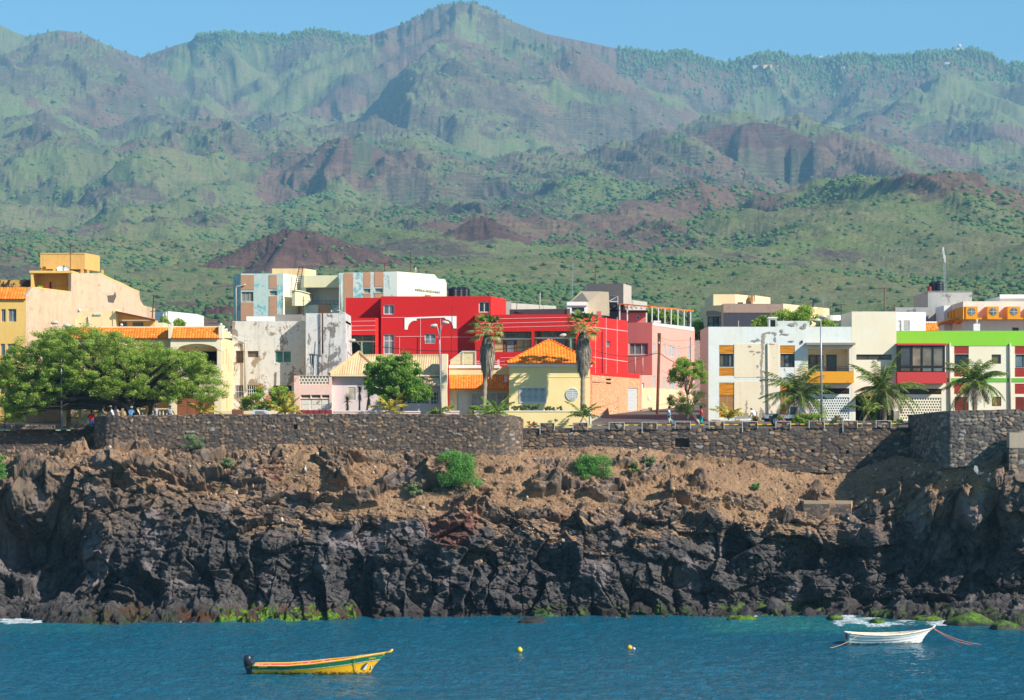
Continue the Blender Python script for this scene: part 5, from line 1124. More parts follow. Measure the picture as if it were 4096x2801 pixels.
for y in (915, 945, 975): Hq.line(0, 425, y, 560, y-4, M_LINE)
for ya, yb in ((662, 690), (916, 948)): Hq.line(1, 1210, ya-8, 1503, yb, M_LINE, .08)
for x in (1232, 1323, 1416): Hq.line(1, x, 570, x, 1070, M_LINE, .07)
pipe([Hq.pt(1, 1285, 690, .08), Hq.pt(1, 1287, 1335, .08)], .06, flat('maroon_pipe', lin(150, 20, 34)), 'drain_pipe', Hq.r)
# brick clad base with garage, and the low wall beside it
t = NT('orange_stone_cladding'); p = t.pos(); vx = t.n('ShaderNodeTexVoronoi'); vx.feature = 'DISTANCE_TO_EDGE'; vx.inputs['Scale'].default_value = 4.2; g_ = t.n('ShaderNodeVectorMath', operation='MULTIPLY'); t.l(p, g_.inputs[0]); g_.inputs[1].default_value = (1.1, .5, 1.9); t.l(g_.outputs[0], vx.inputs['Vector'])
c = t.mix(t.ramp(vx.outputs['Distance'], [(.03, 0), (.10, 1)]), lin(238, 200, 160), t.mix(t.ramp(t.noise(p, 3, 4), [(.4, 0), (.6, 1)]), lin(220, 148, 98), lin(200, 120, 74))); t.bump(vx.outputs['Distance'], .5, .05); M_CLAD = t.set(c, .85)
Hb = House('stone_clad_base', 'orange stone clad ground floor with white garage door under the red side wall', 'building', [(1187, 231.1), (1606, 247.5)], 1058, M_CLAD, 1.5, back=[(12.6, 250.5), (12.0, 250.5), (6.5, 233.5)], zb=13.5)
Hb.open(0, 'garage', 1508, 1172, 1593, 1362, mat=F_WH); Hb.open(0, 'grille', 1322, 1090, 1366, 1137, mat=F_DK, step=.12)
Hb.finish(); Hb.poly(0, [(1187, 1062), (1187, 1050), (1507, 1045), (1605, 1052), (1605, 1090), (1507, 1082), (1187, 1058)], C_RD2, 'red_band', .2, .03)
# ================================================================== small seafront houses
view(2)
C_PK = paint('faded_pink', lin(244, 204, 188), .2, 1, .85, lin(236, 182, 158), .5, .3, .2); C_LIL = paint('faded_lilac', lin(232, 214, 214), .2, 1, .85, lin(238, 196, 176), .35, .3, .2); M_OLDW = paint('flaking_white', lin(226, 220, 206), .3, 3, .85, lin(168, 150, 132), .35, .8, .3)
Hp = House('pink_house', 'small faded pink house with flaking white door and breeze block parapet', 'building', [(690, 214.5), (1012, 214.5)], 1065, C_PK, 4)
Hp.open(0, 'lattice', 738, 1068, 986, 1140, mat=M_OLDW, cell=.26, th=.34); Hp.open(0, 'door', 745, 1262, 1005, 1355, mat=M_OLDW, n=3)
for k in range(3): Hp.open(0, 'win', 748+k*88, 1228, 830+k*86, 1258, frame=M_OLDW, pane=(G_BR, G_DK, G_DK)[k], n=1, fw=.05)
Hp.finish()
Hl = House('lilac_house', 'pale lilac cottage with tan corrugated hip roof', 'building', [(1012, 215), (1932, 215)], 1064, C_LIL, 8)
Hl.open(0, 'shut', 1150, 1165, 1212, 1275, mat=M_OLDW, n=1); 
for a in ((1645, 1235, 1770, 1305), (1775, 1235, 1835, 1305), (1848, 1205, 1925, 1310)): Hl.open(0, 'win', *a, frame=F_WH, pane=G_DK, n=3, h=[.33, .66], fw=.05)
Hl.open(0, 'door', 1508, 1245, 1550, 1360, mat=F_BR, n=1)
Hl.finish(cap=False)
E0, E1, A1, A0 = W3(992, 1060, 214.6), W3(1932, 1060, 214.6), W3(1932, 888, 219.5), W3(1245, 888, 219.5)
tiles(W3(992, 1060, 214.5), W3(1330, 1060, 214.5), W3(1250, 872, 218.8), W3(1243, 872, 218.8), T_TN, Hl.r, 'roof', .19, 0, .05, 0)
tiles(W3(1200, 1062, 214.8), W3(1932, 1062, 214.8), W3(1932, 890, 219.6), W3(1200, 890, 219.6), T_TN, Hl.r, 'roof', .19, 0, .05, 0)
tiles(W3(1790, 1147, 213.2), W3(1924, 1147, 213.2), W3(1924, 1064, 215.0), W3(1790, 1064, 215.0), T_TN, Hl.r, 'porch_roof', .19, 0, .05, 0)
b = MB(); b.tube([W3(990, 1050, 214.4), W3(1243, 866, 218.8)], .13, 6); b.tube([W3(1340, 960, 216.5), W3(1243, 866, 218.8)], .13, 6); b.build('ridge_cap', T_TN, Hl.r)
MB().box(WX(1290, 219.7), 219.6, WZ(905, 219.7), WX(1935, 219.7), 219.9, WZ(884, 219.7)).build('ridge_board', T_TN, Hl.r)
MB().box(WX(1942, 214), 213.8, 13, WX(1990, 214), 216.8, WZ(882, 214)).build('gable_pier', C_CRM, Hl.r)
MB().box(WX(1000, 214.6), 214.45, WZ(1072, 214.6), WX(1932, 214.6), 214.9, WZ(1061, 214.6)).build('eaves_board', C_CRM, Hl.r)
# cream house with tile strip and white double door
view(3)
Hn = House('cream_house', 'cream single storey house with orange tile awning and white panelled double door', 'building', [(-8, 215.5), (499, 215.5)], 990, C_YLT, 5)
Hn.open(0, 'door', 62, 1212, 152, 1386, mat=F_WH, n=2, trim=F_WH); Hn.open(0, 'shut', 180, 1210, 392, 1325, mat=F_WH, n=4, trim=F_WH); Hn.open(0, 'shut', 396, 1210, 496, 1325, mat=F_WH, n=2)
Hn.finish(); tiles(W3(-2, 1176, 214.2), W3(499, 1176, 214.2), W3(499, 1055, 215.6), W3(-2, 1055, 215.6), T_OR, Hn.r, 'awning', .21, .24)
Hn.panel(0, -8, 976, 422, 1002, C_WHT, .12, 'cornice'); Hn.panel(0, 8, 1270, 32, 1310, F_WH, .1, 'meter_box'); Hn.panel(0, 460, 1066, 487, 1122, F_WH, 1.5, 'air_conditioner', -1.2)
b = MB()
for x, y in ((5, 950), (215, 860), (110, 860)): b.tube([W3(x, 975, 217), W3(x, y, 217)], .03, 5)
b.tube([W3(0, 940, 217), W3(105, 860, 217), W3(218, 860, 217), W3(218, 975, 217)], .04, 5); b.build('pergola_frame', F_WH, Hn.r)
MB().slab([W3(4, 972, 217.1), W3(4, 945, 217.1), W3(106, 862, 217.1), W3(216, 862, 217.1), W3(216, 972, 217.1)], (0, -1, 0), .04).build('pergola_screen', flat('cream_sheet', lin(214, 200, 160), .7), Hn.r)
b = MB(); 
for y in (962, 945): b.tube([W3(220, y, 216), W3(415, y, 216)], .03, 5)
for x in (300, 405, 415): b.tube([W3(x, 976, 216), W3(x, 930, 216)], .035, 5)
b.build('roof_rail', F_WH, Hn.r)
# yellow house with pyramid roof
C_YP = paint('butter_yellow', lin(246, 222, 160), .08, 1, .85, None, .5, .35, .1)
Hy = House('yellow_cottage', 'butter yellow cottage with bright orange pyramid tile roof and round window', 'building', [(500, 211.5), (1187, 211.5)], 988, C_YP, 9)
Hy.open(0, 'shut', 594, 1172, 808, 1288, mat=F_WH, n=4, trim=F_WH)
Hy.finish(cap=False)
c0 = Hy.pt(0, 1035, 1224, .05); rr = 54/2.119*211.5/FPX; o = MB().add([(c0.x+rr*math.cos(a*.1745), c0.y-.02, c0.z+rr*math.sin(a*.1745)) for a in range(36)]+[(c0.x+rr*.86*math.cos(a*.1745), c0.y-.02, c0.z+rr*.86*math.sin(a*.1745)) for a in range(36)], [(a, (a+1)%36, 36+(a+1)%36, 36+a) for a in range(36)])
o.v += [(x, y+.08, z) for x, y, z in o.v[:36]]; o.f += [(a, 72+a, 72+(a+1)%36, (a+1)%36) for a in range(36)]; rw = o.build('round_window', F_WH, Hy.r); b = MB()
for k in range(-2, 3):
    zz_ = k*.145; hw = math.sqrt(max(0, (rr*.86)**2-zz_**2)); b.box(c0.x-hw, c0.y-.01, c0.z+zz_-.05, c0.x-.03, c0.y+.05, c0.z+zz_+.05); b.box(c0.x+.03, c0.y-.01, c0.z+zz_-.05, c0.x+hw, c0.y+.05, c0.z+zz_+.05)
b.box(c0.x-.03, c0.y-.015, c0.z-rr*.86, c0.x+.03, c0.y+.05, c0.z+rr*.86); b.build('slat', F_WH, rw)
Hy.panel(0, 485, 960, 1205, 990, C_WHT, .32, 'cornice', -.002); Hy.panel(0, 500, 1118, 812, 1126, C_YP, .06, 'ledge'); Hy.panel(0, 500, 1076, 1187, 1080, C_YP, .03, 'ledge')
ap = W3(842, 762, 216.6); e0, e1 = W3(478, 956, 210.9), W3(1222, 956, 210.9); e2, e3 = Vector((e1.x-.2, 222.3, e1.z)), Vector((e0.x+.2, 222.3, e0.z)); dxa = Vector((.06, 0, 0)); dya = Vector((0, .06, 0))
tiles(e0, e1, ap+dxa, ap-dxa, T_YO, Hy.r, 'roof', .24, .30, .06, .04); tiles(e1, e2, ap+dya, ap-dya, T_YO, Hy.r, 'roof', .24, .30, .06, .04); tiles(e3, e0, ap-dya, ap+dya, T_YO, Hy.r, 'roof', .24, .30, .06, .04); tiles(e2, e3, ap-dxa, ap+dxa, T_YO, Hy.r, 'roof', .24, .30, .06, .04)
for e in (e0, e1):
    n_ = 16
    for k in range(n_):
        A_t = e.lerp(ap, k/n_); B_t = e.lerp(ap, (k+.95)/n_); MB().tube([A_t+Vector((0, -.02, .07)), B_t+Vector((0, -.02, .03))], .10, 7, .07).build('ridge_tile', T_YO, Hy.r)
# garden walls
def gwall(label, x0, x1, yt, yb, Y, mat, trim, px=0):
    o = thing('garden_wall', label, 'wall', tuple(W3((x0+x1)/2, yb, Y))); MB().box(WX(x0, Y), Y, WZ(yb, Y), WX(x1, Y), Y+.2, WZ(yt, Y)-.08).build('wall', mat, o)
    if trim: MB().box(WX(x0, Y)-.03, Y-.05, WZ(yt, Y)-.079, WX(x1, Y)+.03, Y+.25, WZ(yt, Y)).build('coping', trim, o)
    return o
o = gwall('long cream garden wall with white border before the yellow cottage', 208, 1198, 1362, 1510, 207.5, C_YP, C_WHT); MB().box(WX(1186, 207.5), 207.44, WZ(1480, 207.5), WX(1199, 207.5), 207.5-.001, WZ(1364, 207.5)).build('edge_trim', C_WHT, o)
gwall('short white topped wall before the white double door', -40, 78, 1364, 1400, 208, C_PK, C_WHT)
view(2)
gwall('low pink and white wall before the lilac cottage', 1018, 1500, 1362, 1400, 208.2, C_PK, C_WHT); gwall('low white wall between the bushy tree and the street lamp', 1540, 1760, 1366, 1400, 208.6, C_PK, C_WHT)
gwall('plain cream wall below the flowering bush', 265, 640, 1356, 1400, 208.8, C_YLT, None); gwall('cream wall left of the brown panelled gate', 60, 160, 1356, 1400, 209, C_YLT, None)
o = thing('red_fence', 'row of dark red metal fence panels before the pink house', 'fence', tuple(W3(860, 1395, 207.6)))
M_MAR = flat('maroon_sheet', lin(150, 52, 58), .6)
for k in range(6): b = MB(); b.box(WX(711+k*51, 207.6), 207.6, WZ(1398, 207.6), WX(757+k*51, 207.6), 207.64, WZ(1358, 207.6)); b.build('panel', M_MAR, o); MB().box(WX(707+k*51, 207.6), 207.56, WZ(1400, 207.6), WX(711+k*51, 207.6), 207.68, WZ(1355, 207.6)).build('post', F_BR, o)
o = thing('brown_gate', 'low brown panelled gate between cream walls', 'gate', tuple(W3(210, 1395, 208.5))); MB().box(WX(163, 208.5), 208.5, WZ(1400, 208.5), WX(263, 208.5), 208.56, WZ(1352, 208.5)).build('leaf', C_BRN, o)
for k in range(5): MB().box(WX(170+k*19, 208.5), 208.46, WZ(1396, 208.5), WX(184+k*19, 208.5), 208.499, WZ(1360, 208.5)).build('panel', C_BRN, o)
# ================================================================== pink house and what stands behind it
view(3)
C_SAL = paint('salmon_plaster', lin(246, 168, 152), .08, 1, .85, None, .5, .35, .1); C_DPK = paint('shaded_dusky_pink', lin(206, 112, 108), .12, 1, .85, None, .5, .35, .15); C_PCH = paint('peach_plaster', lin(246, 206, 166), .1, 1, .85, None, .5, .35, .1)
Hs = House('salmon_house', 'salmon pink corner house with shuttered side and canopied roof terrace', 'building', [(1507, 250.5), (1713, 250), (2065, 264)], 617, [C_DPK, C_SAL], 6, back=[(18.6, 270), (11.5, 270)], setback=.5)  # front shade is put into the colour: darker pink than the sunlit side
Hs.open(0, 'win', 1507, 790, 1680, 890, frame=F_WH, pane=G_GY, n=3)
for a in ((1720, 790, 1740, 893), (1808, 800, 1826, 905), (1855, 808, 1905, 908), (1932, 814, 1950, 915), (2016, 822, 2034, 920), (1722, 1068, 1742, 1172), (1806, 1078, 1828, 1180), (1856, 1085, 1910, 1186), (1932, 1090, 1950, 1190)): Hs.open(1, 'shut', *a, mat=F_WH, n=2 if a[2]-a[0] > 40 else 1)
Hs.finish()
Hs.poly(1, [(1713, 617), (2065, 655), (2067, 690), (1713, 640)], flat('pale_band', lin(216, 224, 212)), 'terrace_band', .3, .04)
Hs.poly(1, [(1713, 1170), (2065, 1200), (2065, 1400), (1713, 1400)], C_PCH, 'lower_wall', .1, .03)
Hz = House('peach_annex', 'low pink and peach annex with narrow white door beside the garage', 'building', [(1606, 247.8), (1714, 248.6)], 1062, C_SAL, 1.2); Hz.open(0, 'door', 1622, 1128, 1645, 1325, mat=F_WH, n=1); Hz.finish(); Hz.panel(0, 1609, 1170, 1714, 1400, C_PCH, .03, 'lower_wall'); Hz.panel(0, 1676, 1238, 1692, 1270, F_WH, .1, 'meter_box')
for k in range(4): MB().box(WX(1618+k*6, 246.2), 246.2-k*.0+k*.25, 14.4, WX(1705-k*6, 246.2), 247.7, WZ(1378-k*11, 246.2)).build('step', M_CONC if 'M_CONC' in globals() else C_PCH, Hz.r)
for x in (1570, 1633): pipe([W3(x, 1048, 249), W3(x, 905 if x < 1600 else 912, 249)], .06, flat('stained_pole', lin(200, 160, 140)), 'post', Hs.r)
# canopy on the terrace
can = MB(); zc = lambda x, Y: WZ(np.interp(x, [1430, 2065], [462, 522]), Y)
cp_ = [(1435, 251.5), (1700, 250.5), (2068, 264), (1900, 267), (1435, 262)]
v = [(WX(x, Y), Y, zc(x, Y)) for x, Y in cp_]; can.add(v+[(a, b_, c_+.12) for a, b_, c_ in v], [(4,3,2,1,0), (5,6,7,8,9)]+[(i, (i+1)%5, (i+1)%5+5, i+5) for i in range(5)]); can.build('canopy', T_OR, Hs.r)
for k in range(14):
    x = 1440+k*44; q = k/13; Yk = np.interp(x, [1435, 1700, 2068], [251.5, 250.5, 264]); MB().tube([(WX(x, Yk), Yk-.15, zc(x, Yk)-.06), (WX(x, Yk)+.3, Yk+4.5, zc(x, Yk)-.06)], .05, 5).build('rafter', F_WH, Hs.r)
for x, yb, Yk in ((1437, 610, 251.6), (1502, 600, 251.4), (1711, 612, 250.4), (1765, 600, 252.4), (1820, 625, 254.6), (1873, 632, 256.7), (1930, 640, 258.9), (1983, 645, 261), (2038, 652, 263.2), (2017, 650, 264.5)):
    MB().tube([(WX(x, Yk), Yk, WZ(yb, Yk)), (WX(x, Yk), Yk, zc(x, Yk))], .07, 7).build('post', F_WH if x != 2017 else F_DK, Hs.r)
Hs2 = House('terrace_room', 'small dusky red room with flat slab roof under the canopy', 'building', [(1440, 252.6), (1660, 252.6)], 522, C_DPK, 4, zb=17.0); Hs2.open(0, 'win', 1580, 552, 1606, 592, frame=F_WH, pane=G_GY, n=1); Hs2.finish(); Hs2.panel(0, 1430, 512, 1675, 532, F_BR, .25, 'roof_slab', -.0)
MB().box(WX(1725, 253), 253, WZ(618, 253), WX(1788, 253), 253.5, WZ(600, 253)).build('planter', C_WHT, Hs.r)
# half-built grey room, stone ruin, little white house, long grey parapets behind the red annex
C_CON = paint('dark_cement', lin(92, 92, 94), .5, 1, .9); C_CONL = paint('light_cement', lin(186, 182, 172), .5, 1, .9)
o = House('cement_block_room', 'bare dark cement room with lighter side on the roofs behind the red annex', 'building', [(1156, 262), (1470, 262), (1538, 267)], 286, [C_CON, C_CONL], 5, zb=17.0).finish(); o = House('cement_parapet', 'light cement parapet running right of the cement room', 'wall', [(1538, 267), (1672, 272)], 424, [C_CONL], 2, zb=17.0).finish()
M_RST = paint('rubble_render', lin(206, 190, 162), .6, 3, .95)
o = thing('stone_ruin', 'roofless rubble gable ruin behind the small white house', 'ruin', tuple(W3(1180, 540, 252))); b = MB(); Y = 252
b.slab([W3(1165, 540, Y), W3(1165, 445, Y), W3(1240, 385, Y), W3(1262, 352, Y), W3(1345, 356, Y), W3(1352, 520, Y), W3(1352, 560, Y)], (0, -1, 0), .4); b.build('gable', M_RST, o); b = MB()
b.slab([W3(1015, 440, 256), W3(1115, 352, 256), W3(1275, 352, 256), W3(1180, 445, 253.0)], (0, -.6, .8), .12); b.build('screed_roof', M_CONC if 'M_CONC' in globals() else M_RST, o)
b = MB(); b.slab([W3(1012, 445, 255.8), W3(1112, 350, 255.8), W3(1128, 350, 255.8), W3(1035, 445, 255.8)], (0, -1, 0), .5); b.build('left_wall', M_RST, o)
Ho = House('roof_hut', 'small white hut with long dark window on the roofs', 'building', [(993, 250), (1165, 250)], 445, C_WHT, 3, zb=17.0); Ho.open(0, 'win', 1032, 488, 1138, 524, frame=F_BR, pane=G_DK, n=1); Ho.finish(); Ho.panel(0, 990, 440, 1165, 472, C_CON if 0 else C_WHT, .15, 'eaves_slab')
o = thing('shed_frame', 'little lean-to frame with corrugated sheet between ruin and cement room', 'shed', tuple(W3(1380, 500, 256))); MB().slab([W3(1345, 430, 256), W3(1420, 388, 256), W3(1420, 388, 259), W3(1345, 384, 259)], (0, 0, 1), .06).build('sheet_roof', C_CON, o)
b = MB(); b.tube([W3(1350, 435, 255.8), W3(1422, 392, 255.8), W3(1422, 500, 255.8)], .05, 5); b.tube([W3(1355, 440, 255.8), W3(1422, 440, 255.8)], .05, 5); b.tube([W3(1355, 500, 255.8), W3(1422, 500, 255.8)], .04, 5); b.build('frame', F_WH, o); MB().box(WX(1352, 256.3), 256.3, WZ(520, 256), WX(1420, 256.3), 256.5, WZ(440, 256)).build('back', M_DARK, o)
MB().ball(tuple(W3(1385, 490, 255.9)), .3, 10).build('drum', flat('black_drum', (.02, .02, .02)), o)
o = House('grey_parapet', 'long dark grey parapet behind the red annex roof', 'wall', [(505, 246), (1010, 244)], 505, C_CON, 2, zb=17.0).finish(); o2 = House('cement_wall', 'long pale cement wall with broken left end on the far roofs', 'wall', [(470, 254), (900, 262)], 447, C_CONL, 2, zb=17.0); o2.finish()
MB().box(WX(452, 253.5), 253.5, 17, WX(468, 253.5), 253.9, WZ(430, 253.5)).build('dark_post', F_DK, o2.r); MB().box(WX(470, 253.6), 253.6, 17, WX(520, 253.6), 254, WZ(437, 253.6)).build('stub', C_CONL, o2.r)
tr_ = bmesh.new(); 
o = thing('tyre', 'black tyre lying on the grey parapet behind the red annex', 'tyre', tuple(W3(575, 535, 243.5))); b = MB(); C0 = W3(575, 530, 243.4)
b.tube([C0+Vector((.32*math.cos(a*.5236), .32*math.sin(a*.5236), 0)) for a in range(13)], .09, 8, cap=False); b.build('rubber', F_DK, o, sm=True)
o = thing('roof_pier', 'red stub pier on the parapet of the bright red side wall', 'pier', tuple(W3(1260, 550, 233))); MB().box(WX(1244, 237), 237, 22, WX(1282, 237), 237.6, WZ(520, 237)).build('stub', C_DPK, o); 
for x, yt, yb, Y, lb in ((760, 362, 498, 250, 'thick white pole standing on the long cement wall'), (420, 428, 545, 240, 'short pale stick on the red annex roof'), (565, 440, 520, 248, 'short rusty rod left on the grey parapet'), (680, 435, 470, 258, 'tiny stub post on the far cement wall'), (1038, 95, 410, 258, 'very tall thin whip aerial behind the ruin'), (1229, 152, 290, 263, 'thin aerial standing on the cement room'), (10, 480, 960, 228, 'crooked bamboo pole with rag against the red block')):
    mast('roof_pole', lb, [W3(x, yb, Y), W3(x+(3 if x > 20 else 8), yt, Y)], [(W3(x-10, yt+(yb-yt)*.5, Y), W3(x+10, yt+(yb-yt)*.5+3, Y), .02)] if x in (1038, 420, 10, 1229) else [], M_PIPE if x == 760 else M_RUST if x not in (1038,) else M_GALV, .06 if x == 760 else .03, 'pole')
# ================================================================== cream corner building with amber panels
view(4)
C_WC = paint('chalky_white', lin(226, 230, 224), .25, 1, .85, lin(150, 142, 132), .12, .25, .25); C_W2 = paint('peeling_white', lin(214, 224, 216), .3, 1, .85, lin(158, 148, 132), .62, .5, .3); C_CR2 = paint('warm_cream', lin(236, 222, 194), .15, 1, .85, lin(150, 142, 132), .12, .3, .25)
t = NT('amber_boards'); p = t.pos(); c = t.mix(t.ramp(t.noise(t.pos((.6, .6, 9)), 1.5, 4), [(.45, 0), (.6, 1)]), lin(226, 152, 34), lin(190, 116, 26)); M_AMB = t.set(c, .6); C_AMB = paint('amber_plaster', lin(232, 162, 42), .15, 1, .8, lin(214, 130, 50), .3, .6, .15)
M_TSH = flat('tan_louvre', lin(206, 152, 98), .7)
YC = 222.0
Hx = House('corner_flats', 'two storey cream and white flats with amber boarded panels and yellow balcony', 'building', [(217, 231), (283, YC), (1500, YC)], 680, [C_CR2, C_WC], .6, setback=.5)
Hx.open(1, 'panel', 374, 807, 500, 879, mat=M_AMB); Hx.open(1, 'win', 376, 880, 498, 992, frame=F_DK, pane=G_GY, panes=[G_BR, G_DK, G_GY], n=3); Hx.open(1, 'panel', 374, 997, 498, 1069, mat=M_AMB)
Hx.open(1, 'panel', 374, 1125, 500, 1234, mat=M_AMB); Hx.open(1, 'shut', 374, 1234, 500, 1355, mat=M_TSH, n=2); Hx.open(1, 'panel', 374, 1355, 500, 1420, mat=M_AMB)
Hx.open(1, 'win', 616, 881, 696, 961, frame=F_WD, pane=G_BR, n=1); Hx.open(1, 'win', 616, 1240, 694, 1317, frame=F_WD, pane=G_GY, n=1)
Hx.open(1, 'panel', 890, 810, 1016, 877, mat=M_AMB); Hx.open(1, 'win', 893, 880, 1015, 995, frame=F_DK, pane=G_BR, panes=[G_BR, G_GY, G_DK], n=3); Hx.open(1, 'panel', 890, 1130, 1016, 1234, mat=M_AMB); Hx.open(1, 'shut', 890, 1234, 1016, 1357, mat=M_TSH, n=2); Hx.open(1, 'panel', 892, 1357, 1016, 1410, mat=M_AMB)
Hx.open(1, 'void', 1127, 840, 1477, 1030, depth=2.0, mat=C_CR2); Hx.open(1, 'grille', 1165, 1172, 1477, 1222, mat=F_BR, pane=M_DARK, h=[.5]); Hx.open(1, 'lattice', 1131, 1250, 1477, 1437, cell=.20)
Hx.finish()
for a in ((502, 796, 880, 1081), (502, 1115, 872, 1405), (1016, 1000, 1120, 1115), (1095, 1130, 1125, 1440)): Hx.panel(1, *a, C_CR2, .02, 'cream_panel')
for a in ((616, 875, 696, 881), ): pass
MB().box(WX(1102, YC), YC-1.0, WZ(808, YC), WX(1516, YC), YC+.05, WZ(789, YC)).build('canopy_slab', C_GR3, Hx.r)
o = MB(); x0, x1 = WX(1118, 221), WX(1516, 221); o.box(x0, 221.0, WZ(1128, 221), x1, YC-.02, WZ(1030, 221)); bal = o.build('balcony', C_AMB, Hx.r)
b = MB(); Yb = 221.05
for k in range(40): xx = 1128+k*9.8; b.box(WX(xx, Yb), Yb, WZ(1031, Yb), WX(xx, Yb)+.025, Yb+.03, WZ(990, Yb))
for yy in (1026, 1006, 988): b.box(WX(1127, Yb), Yb-.01, WZ(yy+3, Yb), WX(1512, Yb), Yb+.04, WZ(yy, Yb))
b.build('railing', F_DK, bal)
for a, n_ in (((1155, 888, 1280, 1000), 2), ((1306, 886, 1392, 1028), 1)):
    s0, s1, z0, z1 = Hx.rc(1, *a); fr_o = Hx.ob(1, s0, s1, z0, z1, -1.98, -1.88).build('window' if n_ == 2 else 'door', F_BR, Hx.r)
    for q in range(n_): w_ = (s1-s0)/n_; Hx.ob(1, s0+w_*q+.1, s0+w_*(q+1)-.06, z0+.12, z1-.1, -1.88, -1.85).build('pane', G_BR if n_ == 2 else G_DK, fr_o)
Yr = YC+.05; MB().box(WX(795, Yr), Yr-.02, WZ(684, Yr), WX(862, Yr), Yr+1.2, WZ(584, Yr)).build('chimney_box', C_W2, Hx.r); MB().box(WX(808, Yr), Yr-.025, WZ(670, Yr), WX(852, Yr), Yr-.021, WZ(594, Yr)).build('chimney_mouth', M_DARK, Hx.r); MB().box(WX(790, Yr), Yr-.08, WZ(594, Yr)+.12, WX(866, Yr), Yr+1.3, WZ(581, Yr)+.12).build('chimney_cap', C_WHT, Hx.r)
MB().box(WX(864, Yr), Yr-.045, WZ(795, Yr), WX(1140, Yr), Yr+.25, WZ(602, Yr)).build('roof_parapet', C_W2, Hx.r)
MB().slab([W3(290, 680, Yr+1), W3(295, 660, Yr+1), W3(420, 655, Yr+1), W3(505, 657, Yr+1), W3(512, 680, Yr+1)], (0, -1, 0), 1.2).build('roof_hump', C_CRM, Hx.r)
pipe([Hx.pt(1, 786, 790, .1), Hx.pt(1, 788, 1400, .1)], .07, None, 'drain_pipe', Hx.r)
M_STN = paint('grey_stain', lin(166, 156, 144), .6, 5, .95)
def rough(pts, a=7, sub=7, seed=1):
    g_r = random.Random(seed); o_ = []
    for (xa, ya), (xb, yb) in zip(pts, pts[1:]+pts[:1]):
        for k in range(sub): q = k/sub; o_.append((xa+(xb-xa)*q+g_r.uniform(-a, a), ya+(yb-ya)*q+g_r.uniform(-a, a)))
    return o_
Hx.poly(1, rough([(738, 712), (770, 705), (765, 760), (752, 800), (748, 900), (740, 1000), (748, 1100), (744, 1230), (726, 1230), (730, 1100), (724, 960), (735, 880), (733, 800)]), M_STN, 'damp_stain', .01, .032)
Hx.poly(1, rough([(598, 1310), (612, 1270), (614, 1390), (640, 1425), (510, 1425), (540, 1400), (598, 1395)]), M_STN, 'damp_stain', .01, .032); Hx.poly(1, rough([(720, 1425), (715, 1370), (730, 1335), (752, 1375), (762, 1425)]), M_STN, 'damp_stain', .01, .032)
for q_, (a_, b_, w_, h_) in enumerate(((668, 772, 26, 9), (705, 765, 22, 12), (800, 702, 34, 8), (845, 712, 16, 14), (630, 820, 14, 10), (650, 860, 26, 7), (706, 868, 22, 10), (815, 800, 34, 7), (850, 760, 10, 26), (700, 990, 9, 16), (705, 1078, 16, 5), (990, 632, 34, 14), (930, 715, 40, 8), (1080, 660, 22, 12), (985, 775, 30, 7), (1100, 640, 14, 22), (905, 690, 16, 14), (800, 1330, 10, 24), (690, 1385, 12, 16), (820, 1375, 10, 16))):
    Hx.poly(1, rough([(a_-w_, b_), (a_-w_*.4, b_-h_), (a_+w_*.6, b_-h_*.7), (a_+w_, b_+h_*.3), (a_+w_*.1, b_+h_)], min(w_, h_)*.45, 4, q_), M_STN, 'damp_stain', .01, .052 if b_ < 790 and a_ > 860 else .032)
Hx.panel(1, 283, 1438, 1480, 1470, C_GR, .05, 'plinth', label=None)
Hx.panel(1, 1070, 768, 1082, 790, M_DARK, .12, 'spotlight')
# buildings behind: beige, dark rendered, apse with tiles
C_BEI = paint('beige_plaster', lin(246, 216, 172), .15, 1, .85, lin(140, 128, 120), .1, .4, .15); C_DKR = paint('dark_rough_render', lin(74, 76, 86), .5, 1, .95); C_DKB = paint('brown_grey_render', lin(170, 148, 132), .4, 1, .9)
Hd = House('beige_house', 'beige flat roofed house with long window and stepped roof rooms behind the corner flats', 'building', [(252, 278), (412, 276)], 474, C_BEI, 6, zb=16.0); Hd.open(0, 'win', 272, 562, 407, 680, frame=F_DK, pane=G_GY, n=3, h=[.5], panes=[G_GY, G_DK, G_GY]); Hd.finish(); Hd.poly(0, [(265, 560), (268, 520), (330, 515), (400, 530), (405, 556)], C_DKB, 'mould_stain', .01, .02)
House('roof_room', 'beige roof rooms with small dark door opening', 'building', [(326, 280), (512, 280), (620, 283), (662, 282), (808, 288)], 376, [C_BEI]*4, 4, zb=18.0).open(2, 'hole', 622, 409, 645, 455).finish()
Hk = House('rendered_house', 'dark grey rendered house with brown upper band and cream side wall', 'building', [(410, 275), (918, 275), (1308, 288)], 456, [C_DKR, C_BEI], 6, zb=16.0); Hk.finish(); Hk.panel(0, 410, 458, 918, 532, C_DKB, .03, 'upper_band')
MB().box(WX(534, 275), 275.1, WZ(460, 275), WX(578, 275), 275.6, WZ(443, 275)).build('chimney', C_CON, Hk.r)
o = thing('tiled_gable', 'little cream gable with orange tiles behind the green tree top', 'gable', tuple(W3(1200, 600, 284))); MB().slab([W3(1178, 600, 284), W3(1178, 535, 284), W3(1232, 482, 284), W3(1305, 545, 284), W3(1305, 600, 284)], (0, -1, 0), 2).build('gable', C_BEI, o); tiles(W3(1148, 546, 283.9), W3(1180, 548, 283.9), W3(1216, 486, 285.5), W3(1184, 486, 285.5), T_OR, o, 'roof')
MB().lathe(tuple(W3(1330, 600, 284)), [(0, .95), (.55, .95)], 20).build('round_slab', C_WHT, o)
o = thing('block_wall', 'grey concrete block wall between the salmon house and the corner flats', 'wall', tuple(W3(180, 900, 268)))
